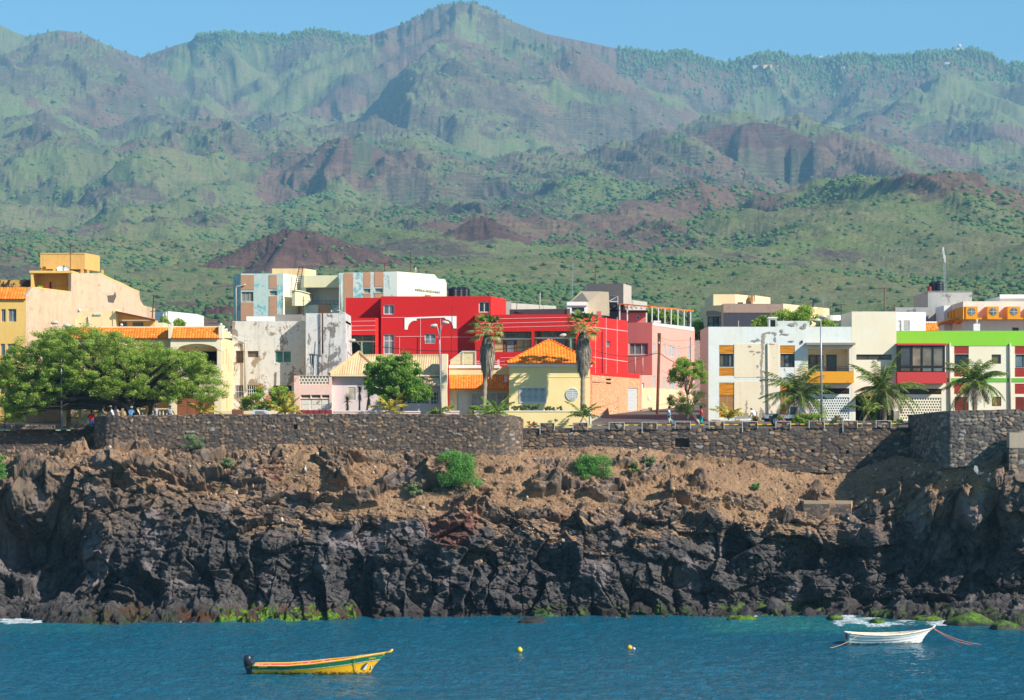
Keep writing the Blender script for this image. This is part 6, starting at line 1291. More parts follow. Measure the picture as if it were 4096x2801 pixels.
t = NT('grey_blocks'); br = t.n('ShaderNodeTexBrick'); g_ = t.n('ShaderNodeVectorMath', operation='MULTIPLY'); cmb = t.n('ShaderNodeCombineXYZ'); sp_ = t.n('ShaderNodeSeparateXYZ'); t.l(t.pos(), sp_.inputs[0]); t.l(sp_.outputs[0], cmb.inputs[0]); t.l(sp_.outputs[2], cmb.inputs[1]); t.l(cmb.outputs[0], br.inputs[0]); br.inputs['Scale'].default_value = 2.2; br.inputs['Color1'].default_value = lin(176, 170, 158)+(1,); br.inputs['Color2'].default_value = lin(150, 144, 134)+(1,); br.inputs['Mortar'].default_value = lin(110, 104, 98)+(1,)
M_BLOCK = t.set(br.outputs[0], .9); MB().box(WX(128, 268), 268, 14, WX(240, 268), 268.4, WZ(768, 268)).build('wall', M_BLOCK, o)
House('far_cement_room', 'faint pale cement roof block behind the tiled gable', 'building', [(1310, 275), (1395, 275)], 560, [C_CONL], 4, zb=17.0).finish() if 0 else None
Hj = House('peeling_room', 'small white roof room with peeling side and black roof edge beside the tall cream block', 'building', [(1418, 231), (1500, 227)], 590, [paint('peeling_grey_white', lin(206, 204, 196), .5, 2, .9, lin(120, 112, 104), .4, .6, .3)], 2, zb=17.0); Hj.open(0, 'win', 1438, 598, 1456, 650, frame=F_WD, pane=G_BR, n=1); Hj.finish(); Hj.poly(0, [(1416, 575), (1500, 524), (1500, 545), (1416, 598)], F_DK, 'roof_edge', .3, .05); Hj.poly(0, [(1418, 596), (1500, 543), (1500, 600), (1418, 600)], Hj.mats[0], 'gable', .2, .0)
# ================================================================== green and red banded flats
view(5)
C_GRN = paint('lime_green_plaster', lin(140, 208, 58), .06, 1, .8, None, .5, .35, .08); C_GR4 = paint('leaf_green_plaster', lin(112, 186, 60), .1, 1); C_RE5 = paint('brick_red_plaster', lin(204, 68, 66), .1, 1, .8, None, .5, .35, .15); M_REDB = flat('red_boards', lin(186, 58, 50), .6); M_MSH = flat('maroon_louvre', lin(150, 62, 50), .7); C_CR5 = paint('even_cream', lin(240, 230, 204), .08, 1, .85, None, .5, .35, .1)
Ht5 = House('tall_cream_block', 'tall plain cream stair block between the corner flats and green banded flats', 'building', [(213, 222.0), (567, 222.0)], 589, C_CR5, 7.5, setback=.5)
Ht5.open(0, 'win', 249, 930, 530, 972, frame=F_DK, pane=G_BR, n=3); Ht5.open(0, 'void', 243, 1262, 545, 1470, depth=1.4, mat=M_DARK); Ht5.open(0, 'win', 330, 1205, 536, 1243, frame=F_AL, pane=G_BL, n=4); Ht5.finish()
MB().box(WX(268, 222), 221.0, WZ(1262, 222), WX(560, 222), 221.98, WZ(1246, 222)).build('porch_slab', C_RE5, Ht5.r); Ht5.panel(0, 545, 1378, 592, 1450, C_GR3, .03, 'stone_base')
b = MB()
for k in range(9): xx = 485+k*6.5; b.box(WX(xx, 221.6), 221.6, WZ(1372, 222), WX(xx, 221.6)+.04, 221.65, WZ(1268, 222))
b.build('window_bars', F_AL, Ht5.r)
for a in ((345, 1270, 352, 1460), (438, 1270, 446, 1460)): Ht5.panel(0, *a, F_DK, -.3, 'door_frame', .5)
Hm = House('green_banded_flats', 'cream flats with lime green top band, red boarded panels and bay window', 'building', [(567, 222.05), (1900, 222.05)], 742, C_CR5, 9, setback=.5)
Hm.open(0, 'panel', 1026, 864, 1142, 926, mat=M_REDB); Hm.open(0, 'win', 1028, 928, 1142, 1034, frame=F_DK, pane=G_DK, n=2); Hm.open(0, 'panel', 1026, 1036, 1142, 1106, mat=M_REDB); Hm.open(0, 'panel', 1026, 1162, 1142, 1245, mat=M_REDB); Hm.open(0, 'shut', 1030, 1268, 1142, 1378, mat=M_MSH, n=2)
Hm.open(0, 'panel', 1508, 864, 1640, 928, mat=M_REDB); Hm.open(0, 'win', 1512, 930, 1640, 1034, frame=F_DK, pane=G_BL, n=2); Hm.open(0, 'panel', 1508, 1036, 1640, 1108, mat=M_REDB); Hm.open(0, 'panel', 1508, 1162, 1640, 1244, mat=M_REDB); Hm.open(0, 'shut', 1512, 1268, 1640, 1380, mat=M_MSH, n=2)
Hm.open(0, 'win', 1324, 930, 1398, 1004, frame=F_BR, pane=G_BR, n=1, fw=.05); Hm.open(0, 'shut', 1325, 1266, 1400, 1341, mat=F_WD, n=1)
Hm.open(0, 'grille', 594, 1202, 924, 1247, mat=F_BR, pane=G_BR, h=[.5]); Hm.open(0, 'lattice', 594, 1274, 924, 1447, cell=.22)
Hm.finish()
Hm.panel(0, 567, 742, 1900, 862, C_GRN, .035, 'green_band'); Hm.panel(0, 966, 1118, 1900, 1150, C_GR4, .03, 'green_band')
bx0, bx1 = 575, 962; Yb = 221.1
b = MB(); b.box(WX(bx0, Yb), Yb, WZ(1160, Yb), WX(bx1, Yb), 222.0, WZ(1070, Yb)); bay = b.build('bay_base', C_RE5, Hm.r); MB().box(WX(bx0-3, Yb), Yb-.12, WZ(858, Yb), WX(bx1+3, Yb), 222.0, WZ(842, Yb)).build('bay_cornice', C_RE5, Hm.r)
MB().box(WX(bx0+6, Yb), Yb+.15, WZ(1069, Yb), WX(bx1-6, Yb), 222.0, WZ(860, Yb)).build('bay_core', F_DK, Hm.r)
for k, (a0, a1, m_) in enumerate(((602, 682, G_DK), (698, 768, G_BR), (778, 856, G_GY), (864, 944, G_GY))):
    MB().box(WX(a0, Yb), Yb+.08, WZ(1018, Yb), WX(a1, Yb), Yb+.149, WZ(868, Yb)).build('bay_pane', glass('bay_glass_%d' % k, ((.08, .08, .08), (.36, .26, .17), (.24, .20, .15), (.25, .21, .16))[k], .2), Hm.r); MB().box(WX(a0, Yb), Yb+.08, WZ(1064, Yb), WX(a1, Yb), Yb+.149, WZ(1030, Yb)).build('bay_pane', G_BR if k < 2 else G_GY, Hm.r)
b = MB()
for x in (588, 690, 773, 860, 948): b.box(WX(x-4, Yb), Yb-.0, WZ(1070, Yb), WX(x+4, Yb), Yb+.079, WZ(859, Yb))
b.box(WX(588, Yb), Yb-.004, WZ(1029, Yb), WX(948, Yb), Yb+.076, WZ(1019, Yb)); b.build('bay_frame', F_DK, Hm.r)
for x, yt in ((990, 840), (1468, 843)): pipe([Hm.pt(0, x, yt, .1), Hm.pt(0, x+1, 1382, .1)], .09, C_GRN if 0 else None, 'drain_pipe', Hm.r)
pipe([Hm.pt(0, 1202, 1150, .1), Hm.pt(0, 1202, 1378, .1)], .05, None, 'drain_pipe', Hm.r)
# small white roof house, tiles, grey tank block, orange fretted building, far white house
Hr5 = House('white_roof_house', 'white roof room with grey shutter behind the tall cream block', 'building', [(560, 232), (800, 232)], 594, C_WHT, 4, zb=17.0); Hr5.open(0, 'shut', 621, 658, 673, 742, mat=F_WH, n=1); Hr5.open(0, 'door', 570, 660, 607, 742, mat=F_WH, n=1); Hr5.finish()
o = thing('tile_roof', 'strip of orange tile roof left of the orange fretted building', 'roof', tuple(W3(835, 740, 236))); tiles(W3(792, 738, 236), W3(905, 738, 236), W3(890, 680, 237.5), W3(792, 680, 237.5), T_OR, o, 'tiles'); MB().box(WX(792, 237.5), 237.5, 17, WX(890, 237.5), 238, WZ(668, 237.5)).build('wall', C_WHT, o)
C_GT = paint('grey_cement', lin(176, 176, 172), .4, 1, .9, lin(140, 140, 138), .5, .4, .4)
Hgk = House('cement_building', 'raw grey cement building carrying a black water tank', 'building', [(765, 268), (818, 262), (1168, 262)], 448, [C_CONL, C_GT], 5, zb=17.0); Hgk.finish(); Hgk.ob(1, 0, 4.4, Hgk.zt-.05, WZ(436, 262), -3, .0).build('tank_platform', C_GT, Hgk.r); House('low_cement_wall', 'low grey cement wall left of the tank building', 'wall', [(560, 258), (822, 258)], 556, [C_GT], 3, zb=17.0).finish()
for x, c_, lb, rr in ((903, (.012, .02, .028), 'large black ribbed water tank on the grey cement building', .52), (858, (.012, .02, .028), 'black water tank half hidden behind the large one', .42), (830, lin(150, 52, 48), 'red drum at the left of the black tanks', .22)):
    Y = 263.5 if rr > .5 else 264.5 if rr > .3 else 263; o = thing('water_tank', lb, 'water tank', tuple(W3(x, 434, Y))); hh_ = (434-348)/1.986*Y/FPX*(1 if rr > .3 else .5); pr = [(0, rr*.97)]; z = .05
    while z < hh_*.8: pr += [(z, rr), (z+.08, rr), (z+.1, rr*.96), (z+.15, rr*.96)]; z += .17
    pr += [(hh_*.86, rr*.9), (hh_*.95, rr*.45), (hh_, rr*.4)]; MB().lathe(tuple(W3(x, 434, Y)), pr, 22).build('tank', flat('tank_%d' % x, c_, .45), o, sm=True)
Yt = 264; k_ = [W3(955, 433, Yt), W3(953, 330, Yt), W3(947, 200, Yt), W3(942, 92, Yt)]; o = thing('radio_mast', 'tall grey lattice radio mast with panel antennas beside the black tank', 'mast', tuple(k_[0])); b = MB(); 
for dx_, dy_ in ((-.09, 0), (.09, 0), (0, .15)): b.tube([q+Vector((dx_, dy_, 0)) for q in k_[:3]]+[k_[3]+Vector((dx_*.5, dy_, 0))], .022, 4)
for q in range(22): f = q/22; A_ = k_[0].lerp(k_[3], f); B_ = k_[0].lerp(k_[3], f+.045); sgn = 1 if q % 2 else -1; b.tube([A_+Vector((-.09*sgn, 0, 0)), B_+Vector((.09*sgn, 0, 0))], .014, 4)
b.build('lattice', M_GALV, o)
for x, y in ((938, 105), (944, 140), (952, 170)): c_ = W3(x, y, Yt-.1); MB().box(c_.x-.06, c_.y-.1, c_.z-.35, c_.x+.06, c_.y, c_.z+.35).build('antenna_panel', F_WH, o)
pipe([W3(1064, 448, 262.5), W3(1064, 424, 262.5)], .1, M_PIPE, 'vent_pipe', Hgk.r)
C_OR = paint('orange_plaster', lin(240, 158, 38), .1, 1); C_LP = paint('light_pink_plaster', lin(240, 220, 208), .1, 1)
Hf = House('orange_trimmed_building', 'pale pink building with projecting orange box parapet and round openings', 'building', [(925, 262), (1098, 246), (1900, 246)], 562, [C_LP, C_LP], 6, zb=15.5, setback=.5); Hf.open(1, 'win', 1488, 716, 1540, 745, frame=F_BR, pane=G_DK, n=1); Hf.finish()
for x0_, x1_ in ((1118, 1212), (1290, 1381), (1450, 1552), (1620, 1715)):
    MB().box(WX(x0_, 244.6), 244.6, WZ(650, 244.6), WX(x1_, 244.6), 246.05, WZ(549, 244.6)).build('orange_box', C_OR, Hf.r); c_ = W3((x0_+x1_)/2, 590, 244.58)
    pp = [(c_.x+.36*math.cos(a*.3927), c_.y, c_.z+.36*math.sin(a*.3927)) for a in range(16)]; rd_ = MB().slab(pp, (0, -1, 0), .03).build('round_opening', G_GY, Hf.r); MB().box(c_.x-.02, c_.y-.03, c_.z-.36, c_.x+.02, c_.y-.015, c_.z+.36).box(c_.x-.36, c_.y-.031, c_.z-.02, c_.x+.36, c_.y-.016, c_.z+.02).build('cross_bar', F_WH, rd_)
MB().box(WX(1098, 244.9), 244.9, WZ(651, 245), WX(1900, 245), 245.98, WZ(638, 245)).build('cornice', C_OR, Hf.r)
for k in range(9):
    f0 = k/9; xa = 875+k*22; Y = 262-k*1.85; yt = 628-k*8.3; yb = 722-k*8; Hb_ = MB().slab([W3(xa, yb, Y), W3(xa, yt, Y), W3(xa+15, yt-6, Y-1.0), W3(xa+15, yb-6, Y-1.0)], (-1, -1, 0), .5).build('orange_fin', C_OR, Hf.r); c_ = W3(xa+6, (yt+yb)/2-4, Y-.6)
MB().slab([W3(1030, 562, 248), W3(1098, 558, 244.6), W3(1098, 650, 244.6), W3(1030, 688, 248)], (-1, -1, 0), .6).build('corner_box', C_OR, Hf.r); Hf.poly(0, [(880, 725), (925, 706), (1098, 640), (1098, 652), (925, 722), (890, 735)], C_OR, 'soffit_band', 1.5, 1.2)
b = MB(); b.box(WX(1180, 243), 243, 15, WX(1232, 243), 243.6, WZ(686, 243)); b.build('chimney', C_WHT, Hf.r); pipe([W3(1204, 690, 243.3), W3(1204, 650, 243.3)], .12, M_PIPE, 'vent_pipe', Hf.r)
Hi = House('far_white_house', 'white house with thin roof slab and arched window at the right edge behind', 'building', [(1322, 268), (1392, 263), (1900, 263)], 486, [C_WHT, C_WHT], 4, zb=18.0); Hi.open(1, 'win', 1410, 527, 1468, 556, frame=F_BR, pane=G_DK, n=1); Hi.finish(); Hi.panel(1, 1385, 455, 1900, 486, C_WHT, .4, 'roof_slab', -.0); Hi.poly(1, [(1515, 556)]+[(1543-28*math.cos(R(a)), 548-20*math.sin(R(a))) for a in range(0, 181, 30)]+[(1571, 556)], G_DK, 'arched_window', .05, .03)
House('inner_white_block', 'small white roof block left of the orange fretted building', 'building', [(918, 256), (945, 254), (1118, 254)], 548, [C_WHT, C_WHT], 3, zb=18.0).finish()
for (x, yb, yt, Y, lb, n_, w_) in ((470, 587, 400, 226, 'rusty aerial mast with crossed bars on the tall cream block', 5, 90), (1216, 545, 372, 250, 'grid aerial on a slim mast above the orange fretted building', 6, 40), (128, 735, 530, 235, 'crooked aerial with bent bars beside the peeling roof room', 4, 64), (550, 590, 535, 228, 'short pipe aerial right of the rusty mast', 3, 20), (1258, 550, 505, 252, 'short white stub pipe behind the orange boxes', 3, 8)):
    fishbone(x, yb, yt, Y, lb, w_, n_)
view(4)
mast('comb_aerial', 'stacked comb television aerial on the house behind the green tree', [W3(1258, 500, 260), W3(1258, 400, 260)], [(W3(1240, 402+k*9, 260), W3(1278, 401+k*9, 260), .02) for k in range(6)]+[(W3(1232, 461, 260), W3(1292, 460, 260), .03)], M_GALV, .03)
mast('roof_pole', 'thin black pole left of the comb aerial', [W3(1170, 490, 260), W3(1170, 420, 260)], [], F_DK, .05, 'pole'); mast('roof_pole', 'thin pole on the white hump of the corner flats roof', [W3(538, 680, 223), W3(538, 600, 223)], [], M_PIPE, .03, 'pole')
# observatory dome and hamlets on the crest
if 'hz_at' in globals():
    view(0)
    def crest(px, py):
        i = int(np.clip((px-cp[0])/(cp[1]-cp[0]), 0, NC-1)); q = HY-(Z[:, i]-CH)/rY*FPX; j = np.where(q < py+3)[0]; j = j[0] if len(j) else int(q.argmin()); return rY[j], Z[j, i]
    Y, z_ = crest(3837, 205); x_ = (3837-CX)*Y/FPX; o = thing('radar_dome', 'white ball shaped radar dome on the wooded summit at right', 'dome', (x_, Y, z_)); MB().ball((x_, Y, z_+9), 5.6, 16).build('dome', F_WH, o, sm=True); MB().box(x_-14, Y-4, z_-4, x_+12, Y+4, z_+3.4).build('base_building', F_WH, o)
    for k, (px, py, w_, c_) in enumerate(((3022, 266, 20, 0), (3070, 274, 34, 1), (3118, 278, 20, 0), (3235, 277, 18, 0), (3280, 236, 20, 0), (3788, 254, 20, 0), (3372, 268, 16, 0))):
        Y, z_ = crest(px, py+6); x_ = (px-CX)*Y/FPX; m_ = F_WH if not c_ else C_BEI; W_ = w_*Y/FPX
        o = thing('hill_house', ('tiny white house leftmost in the hamlet under the crest', 'longest tiny beige building in the hamlet under the crest', 'tiny white house right of the long beige one', 'tiny lone white house on the slope below the woods', 'tiny white house up on the wooded skyline', 'tiny white house on the slope left of the radar dome', 'tiny white house between the hamlet and the radar dome')[k], 'building', (x_, Y, z_)); MB().box(x_-W_/2, Y-4, z_-6, x_+W_/2, Y+4, z_+4).build('walls', m_, o); MB().box(x_-W_/2-.5, Y-4.5, z_+4.01, x_+W_/2+.5, Y+4.5, z_+4.9).build('roof', m_ if not c_ else T_OR, o)
# ================================================================== plants
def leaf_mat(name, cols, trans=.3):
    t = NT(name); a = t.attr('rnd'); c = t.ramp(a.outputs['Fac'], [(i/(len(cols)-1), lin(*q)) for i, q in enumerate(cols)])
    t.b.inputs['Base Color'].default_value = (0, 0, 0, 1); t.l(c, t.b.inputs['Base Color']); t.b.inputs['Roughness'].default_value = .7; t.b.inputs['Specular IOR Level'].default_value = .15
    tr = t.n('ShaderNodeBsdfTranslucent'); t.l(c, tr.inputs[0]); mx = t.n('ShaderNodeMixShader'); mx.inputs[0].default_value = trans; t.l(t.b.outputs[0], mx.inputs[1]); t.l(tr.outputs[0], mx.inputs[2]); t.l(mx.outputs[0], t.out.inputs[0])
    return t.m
L_ACA = leaf_mat('acacia_leaves', [(84, 114, 42), (124, 154, 58), (168, 188, 80), (206, 212, 124)], .4); L_DNS = leaf_mat('dense_leaves', [(72, 112, 46), (104, 148, 58), (142, 174, 74), (180, 198, 98)], .4); L_YG = leaf_mat('yellow_green_leaves', [(80, 118, 44), (116, 150, 54), (152, 178, 70), (178, 190, 84)])
L_BSH = leaf_mat('cliff_bush_leaves', [(58, 104, 48), (86, 140, 62), (112, 164, 78), (140, 180, 96)]); L_GRY = leaf_mat('grey_green_leaves', [(84, 104, 72), (112, 132, 88), (140, 156, 110), (164, 172, 128)]); L_OLV = leaf_mat('olive_leaves', [(60, 84, 44), (88, 108, 54), (116, 130, 66), (148, 150, 84)])
L_PLM = leaf_mat('palm_fronds', [(44, 74, 28), (74, 104, 38), (120, 140, 54), (200, 188, 112)], .25); L_FAN = leaf_mat('fan_fronds', [(66, 96, 40), (106, 128, 54), (154, 150, 84), (204, 180, 124)], .25); L_DED = leaf_mat('dead_fronds', [(112, 100, 86), (150, 136, 118), (184, 170, 148), (214, 202, 180)], .1); L_YOR = leaf_mat('yellowing_fronds', [(110, 116, 40), (170, 160, 56), (206, 176, 72), (196, 140, 70)], .25)
B_DRK = flat('dark_bark', lin(84, 70, 60), .95, 0, .4); B_GRY = flat('grey_bark', lin(140, 124, 106), .95, 0, .4); B_PLM = paint('palm_bark', lin(160, 142, 120), .5, 5, .95); F_FLO = flat('orange_flowers', lin(236, 96, 40)); F_PNK = flat('pink_flowers', lin(230, 70, 110))
def leaves(name, C, rad, n, size, mat, parent, seed=0, asp=.45, flat_=.75, hang=0.0):
    g = np.random.default_rng(seed); C = np.asarray(C, float); m = len(C); rad = np.broadcast_to(np.asarray(rad, float), (m,))
    ci = g.integers(0, m, n); d = g.normal(size=(n, 3)); d /= np.linalg.norm(d, axis=1)[:, None]; r = rad[ci]*g.random(n)**.45
    P = C[ci]+d*r[:, None]*np.array([1, 1, flat_]); P[:, 2] -= hang*g.random(n)**2
    nrm = d+g.normal(size=(n, 3))*.7+np.array([.1, -.1, .5]); nrm /= np.linalg.norm(nrm, axis=1)[:, None]
    a = g.normal(size=(n, 3)); a -= nrm*(a*nrm).sum(1)[:, None]; a /= np.linalg.norm(a, axis=1)[:, None]; b = np.cross(nrm, a)
    s = size*g.uniform(.6, 1.4, n)[:, None]; V = np.stack([P-a*s, P-b*s*asp+a*s*.1, P+a*s, P+b*s*asp+a*s*.1], 1).reshape(-1, 3); F = np.arange(4*n).reshape(n, 4)
    cr = g.random(m); rn = np.clip(.28*cr[ci]+.50*g.random(n)+.25*np.clip(d[:, 2]*.5+.4, 0, 1), 0, 1)  # random tone per clump and leaf, lighter towards the top of each clump
    return mesh_np(name, V, F, mat, parent, False, {'rnd': ('FACE', rn)})
def inside(px, py, poly):
    c = False; n = len(poly)
    for i in range(n):
        (x0, y0), (x1, y1) = poly[i], poly[i-1]
        if (y0 > py) != (y1 > py) and px < (x1-x0)*(py-y0)/(y1-y0)+x0: c = not c
    return c
def tree(name, label, cat, poly, Y, dep, base, nc, nl, size, leaf, bark, r0=.2, limb=12, clump=.8, seed=1, asp=.45, fork=.35, twigs=0, flowers=None, flat_=.75, group=None):
    g = random.Random(seed); xs = [p[0] for p in poly]; ys = [p[1] for p in poly]; C = []; x0, x1, y0, y1 = min(xs), max(xs), min(ys), max(ys)
    while len(C) < nc:
        x, y = g.uniform(x0, x1), g.uniform(y0, y1)
        if not inside(x, y, poly): continue
        e = 1-abs((x-(x0+x1)/2)/((x1-x0)/2))**2; yy = Y+g.uniform(-dep, dep)*max(.25, e)**.5; C.append(tuple(W3(x, y, Y)+Vector((0, yy-Y, 0))))
    rt = W3(base[0], base[1], Y); o = thing(name, label, cat, tuple(rt), group)
    cr_ = leaves('crown', C, [clump*g.uniform(.6, 1.25) for _ in C], nl, size, leaf, o, seed, asp, flat_)
    b = MB(); top = Vector(rt)+Vector((0, 0, 0)); cz = sum(c[2] for c in C)/nc; fk = Vector(rt)+(Vector((sum(c[0] for c in C)/nc, Y, cz))-Vector(rt))*fork
    b.tube([rt-Vector((0, 0, .4)), rt.lerp(fk, .5)+Vector((.05, 0, 0)), fk], [r0*1.25, r0, r0*.85], 8)
    for c in g.sample(C, min(limb, nc)):
        c = Vector(c); m1 = fk.lerp(c, .35)+Vector((g.uniform(-.3, .3), g.uniform(-.3, .3), g.uniform(-.1, .35)))*r0*3; m2 = fk.lerp(c, .7)+Vector((g.uniform(-.2, .2), g.uniform(-.2, .2), g.uniform(0, .3)))*r0*3
        b.tube([fk-Vector((0, 0, r0)), m1, m2, c], [r0*.62, r0*.42, r0*.25, r0*.08], 6)
    for _ in range(twigs):
        c = Vector(g.choice(C)); q = fk.lerp(c, g.uniform(.5, .9)); b.tube([q, q.lerp(c, .5)+Vector((g.uniform(-.5, .5), 0, g.uniform(-.3, .3))), c+Vector((g.uniform(-1, 1), g.uniform(-.5, .5), g.uniform(-.7, .2)))], [.035, .025, .01], 4)
    b.build('trunk', bark, o, sm=True)
    if flowers: leaves('flowers', [(c[0], c[1]-.2, c[2]+.25) for c in C[:nc//3]], .5, flowers[1], .07, flowers[0], o, seed+3, .8)
    return o
view(1)
acp = [(-60,1020),(60,930),(170,825),(300,790),(340,740),(470,735),(560,708),(640,735),(740,702),(800,760),(900,742),(1000,800),(1110,798),(1200,850),(1340,860),(1400,905),(1500,925),(1620,915),(1650,985),(1735,1050),(1750,1130),(1790,1200),(1760,1280),(1640,1300),(1500,1265),(1380,1310),(1240,1265),(1130,1290),(1000,1245),(900,1270),(780,1240),(640,1230),(520,1290),(380,1330),(300,1400),(200,1380),(140,1470),(60,1400),(20,1290),(60,1230),(-60,1180)]
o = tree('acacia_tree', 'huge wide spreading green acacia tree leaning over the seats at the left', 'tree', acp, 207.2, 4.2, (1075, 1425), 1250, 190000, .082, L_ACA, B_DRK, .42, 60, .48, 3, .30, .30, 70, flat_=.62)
b = MB()
for pts, rr in (([(1075,1430),(1010,1350),(900,1300),(790,1270),(700,1230)], (.30, .25, .2, .15, .08)), ([(1080,1430),(1040,1330),(1000,1270),(960,1180)], (.3, .24, .18, .1)), ([(1085,1425),(1050,1330),(1070,1250),(1120,1160)], (.28, .2, .15, .08)), ([(1185,1430),(1200,1350),(1230,1290),(1300,1250)], (.16, .13, .1, .06)), ([(1195,1370),(1170,1300),(1150,1240)], (.1, .08, .05))):
    b.tube([W3(x, y, 206.6-.1*i) for i, (x, y) in enumerate(pts)], list(rr), 8)
b.build('limb', B_DRK, o, sm=True)
view(2)
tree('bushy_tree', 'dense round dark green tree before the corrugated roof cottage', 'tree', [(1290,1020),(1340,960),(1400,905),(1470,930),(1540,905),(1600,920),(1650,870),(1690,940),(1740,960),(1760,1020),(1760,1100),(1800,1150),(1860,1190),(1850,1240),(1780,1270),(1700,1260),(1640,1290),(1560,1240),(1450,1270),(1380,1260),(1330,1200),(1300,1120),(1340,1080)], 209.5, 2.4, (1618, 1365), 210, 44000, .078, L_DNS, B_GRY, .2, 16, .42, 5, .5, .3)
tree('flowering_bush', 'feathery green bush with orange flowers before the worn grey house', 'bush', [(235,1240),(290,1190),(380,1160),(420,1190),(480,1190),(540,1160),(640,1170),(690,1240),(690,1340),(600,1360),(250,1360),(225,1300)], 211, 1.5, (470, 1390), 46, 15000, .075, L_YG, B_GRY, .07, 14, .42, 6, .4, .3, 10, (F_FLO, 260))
view(3)
tree('young_acacia', 'slender young acacia with airy yellow green crown by the side street', 'tree', [(1850,1030),(1880,980),(1900,940),(1990,915),(2060,930),(2150,960),(2160,1130),(2110,1150),(2040,1180),(1960,1170),(1950,1120),(1850,1100)], 214, 1.3, (2018, 1385), 40, 12000, .07, L_YG, B_GRY, .09, 14, .42, 8, .35, .45, 8)
tree('feathery_shrub', 'wiry olive green shrub growing below the young acacia', 'bush', [(1850,1260),(1900,1200),(1960,1190),(2040,1200),(2140,1190),(2140,1330),(2060,1390),(1950,1380),(1880,1320)], 213.2, 1.2, (2010, 1400), 40, 8000, .075, L_OLV, B_GRY, .07, 26, .4, 9, .2, .1, 40)
view(4)
tree('roof_top_tree', 'leafy yellow green tree rising behind the parapet of the corner flats', 'tree', [(655,660),(700,600),(760,560),(860,560),(920,530),(1010,490),(1110,500),(1190,560),(1290,590),(1360,650),(1300,700),(700,700)], 240, 3.0, (1000, 900), 90, 26000, .10, L_YG, B_GRY, .2, 20, .65, 10, .42, .5)
view(3); tree('roof_garden_tree', 'green tree seen through the posts of the roof canopy', 'tree', [(1655,540),(1700,515),(1800,530),(1920,560),(1925,620),(1660,620)], 275, 2, (1790, 800), 24, 7000, .12, L_DNS, B_GRY, .15, 8, .8, 11)
tree('flowering_tree', 'dark tree with pink blossom beyond the salmon house corner', 'tree', [(2045,650),(2090,610),(2180,660),(2215,700),(2210,760),(2050,760)], 280, 1.5, (2110, 900), 16, 5000, .12, L_DNS, B_GRY, .15, 6, .8, 12, flowers=(F_PNK, 120))
view(1); tree('far_tree', 'thin light tree before the plain white house behind the villa', 'tree', [(1265,650),(1290,630),(1330,670),(1400,650),(1470,680),(1400,700),(1270,700)], 240, 1, (1340, 800), 14, 2600, .08, L_YG, B_GRY, .08, 8, .4, 13)
view(0)
# shrubs on the cliff, rooted where the photo shows them
if 'cliff_pt' in globals():
    for px, py, rx_, ry_, lf, lb, sd in ((1805,1880,100,78,L_BSH,'largest bright green bush on the cliff below the bastion wall',1),(2362,1866,78,52,L_BSH,'second largest green bush on the cliff, below the promenade wall',2),(778,1768,44,30,L_GRY,'wispy shrub at the foot of the bastion wall at the left',3),(1478,1772,34,34,L_BSH,'small shrub hanging at the bastion foot above the rocks, left of the largest bush',4),(1655,1958,34,26,L_GRY,'small pale bush low on the slope left of the largest bush',5),(2228,1742,26,20,L_BSH,'small bush against the promenade wall near the bastion end',6),(2600,1836,28,20,L_GRY,'small grey green bush on the slope right of the second largest bush',7),(2532,1870,26,26,L_OLV,'thin olive bush beside the second largest bush',8),(3872,1800,52,30,L_GRY,'grey green bush on the ledge under the corner bastion',9),(8,1880,40,90,L_BSH,'green shrub mass hanging at the left edge of the cliff',10),(2515,1768,18,12,L_BSH,'tiny tuft on the promenade wall foot',11),(905,1850,30,22,L_GRY,'thin shrub beside the dark hollow at the left',12),(3020,1945,18,12,L_BSH,'tiny green tuft on the rubble slope above the concrete block',13),(425,1812,22,14,L_GRY,'dry little tuft on the earth under the left bastion end',14)):
        P = cliff_pt(px, py+ry_*.55); k = P.y/FPX; g = random.Random(sd); C = [(P.x+g.gauss(0, .5)*rx_*k*.8, P.y-.25+g.uniform(-.5, .3)*rx_*k, P.z+ry_*k*(.55+g.uniform(-.75, .75))) for _ in range(int(10+rx_*.5))]
        o = thing('cliff_bush', lb, 'bush', tuple(P)); leaves('foliage', C, rx_*k*.30, int(900+rx_*rx_*1.7), .055, lf, o, sd, .45); b = MB()
        for c in C[:10]: b.tube([P+Vector((0, .15, -.1)), P.lerp(Vector(c), .6), c], [.035, .02, .008], 4)
        b.build('stem', B_GRY, o)
# ------------------------------------------------------------------ palms
def frond(b, R_, c, az, el, L, droop, w, g, nleaf=26, tipdroop=.0):
    """one pinnate frond: arched rib with two rows of drooping leaflets; R_ collects quads"""
    d = Vector((math.cos(az), math.sin(az), 0)); P = []; n = 12; z = 0; x = 0; a = el; p = Vector(c)
    for i in range(n+1):
        P.append(p.copy()); p = p+(d*math.cos(a)+Vector((0, 0, math.sin(a))))*(L/n); a -= droop/n*(1+tipdroop*i/n)
    b.tube(P, [.032*(1-i/(n+1)*.8) for i in range(n+1)], 4)
    side = Vector((-d.y, d.x, 0))
    for i in range(nleaf):
        q = .12+.88*i/nleaf; k = q*n; j = min(int(k), n-1); o = P[j].lerp(P[j+1], k-j); tg = (P[j+1]-P[j]).normalized(); up = side.cross(tg)
        ll = w*(math.sin(math.pi*min(1, q*.93+.07))**.6)*g.uniform(.75, 1.1)
        for s in (-1, 1):
            dr = (side*s*.8+tg*.62-Vector((0, 0, .35+g.uniform(0, .5)))).normalized(); e = o+dr*ll; m = o+dr*ll*.5+Vector((0, 0, .03)); wd = tg*.030
            R_.append((o-wd, o+wd, m+wd*1.2, m-wd*1.2, g.random())); R_.append((m-wd*1.2, m+wd*1.2, e+wd*.2, e-wd*.2, g.random()))
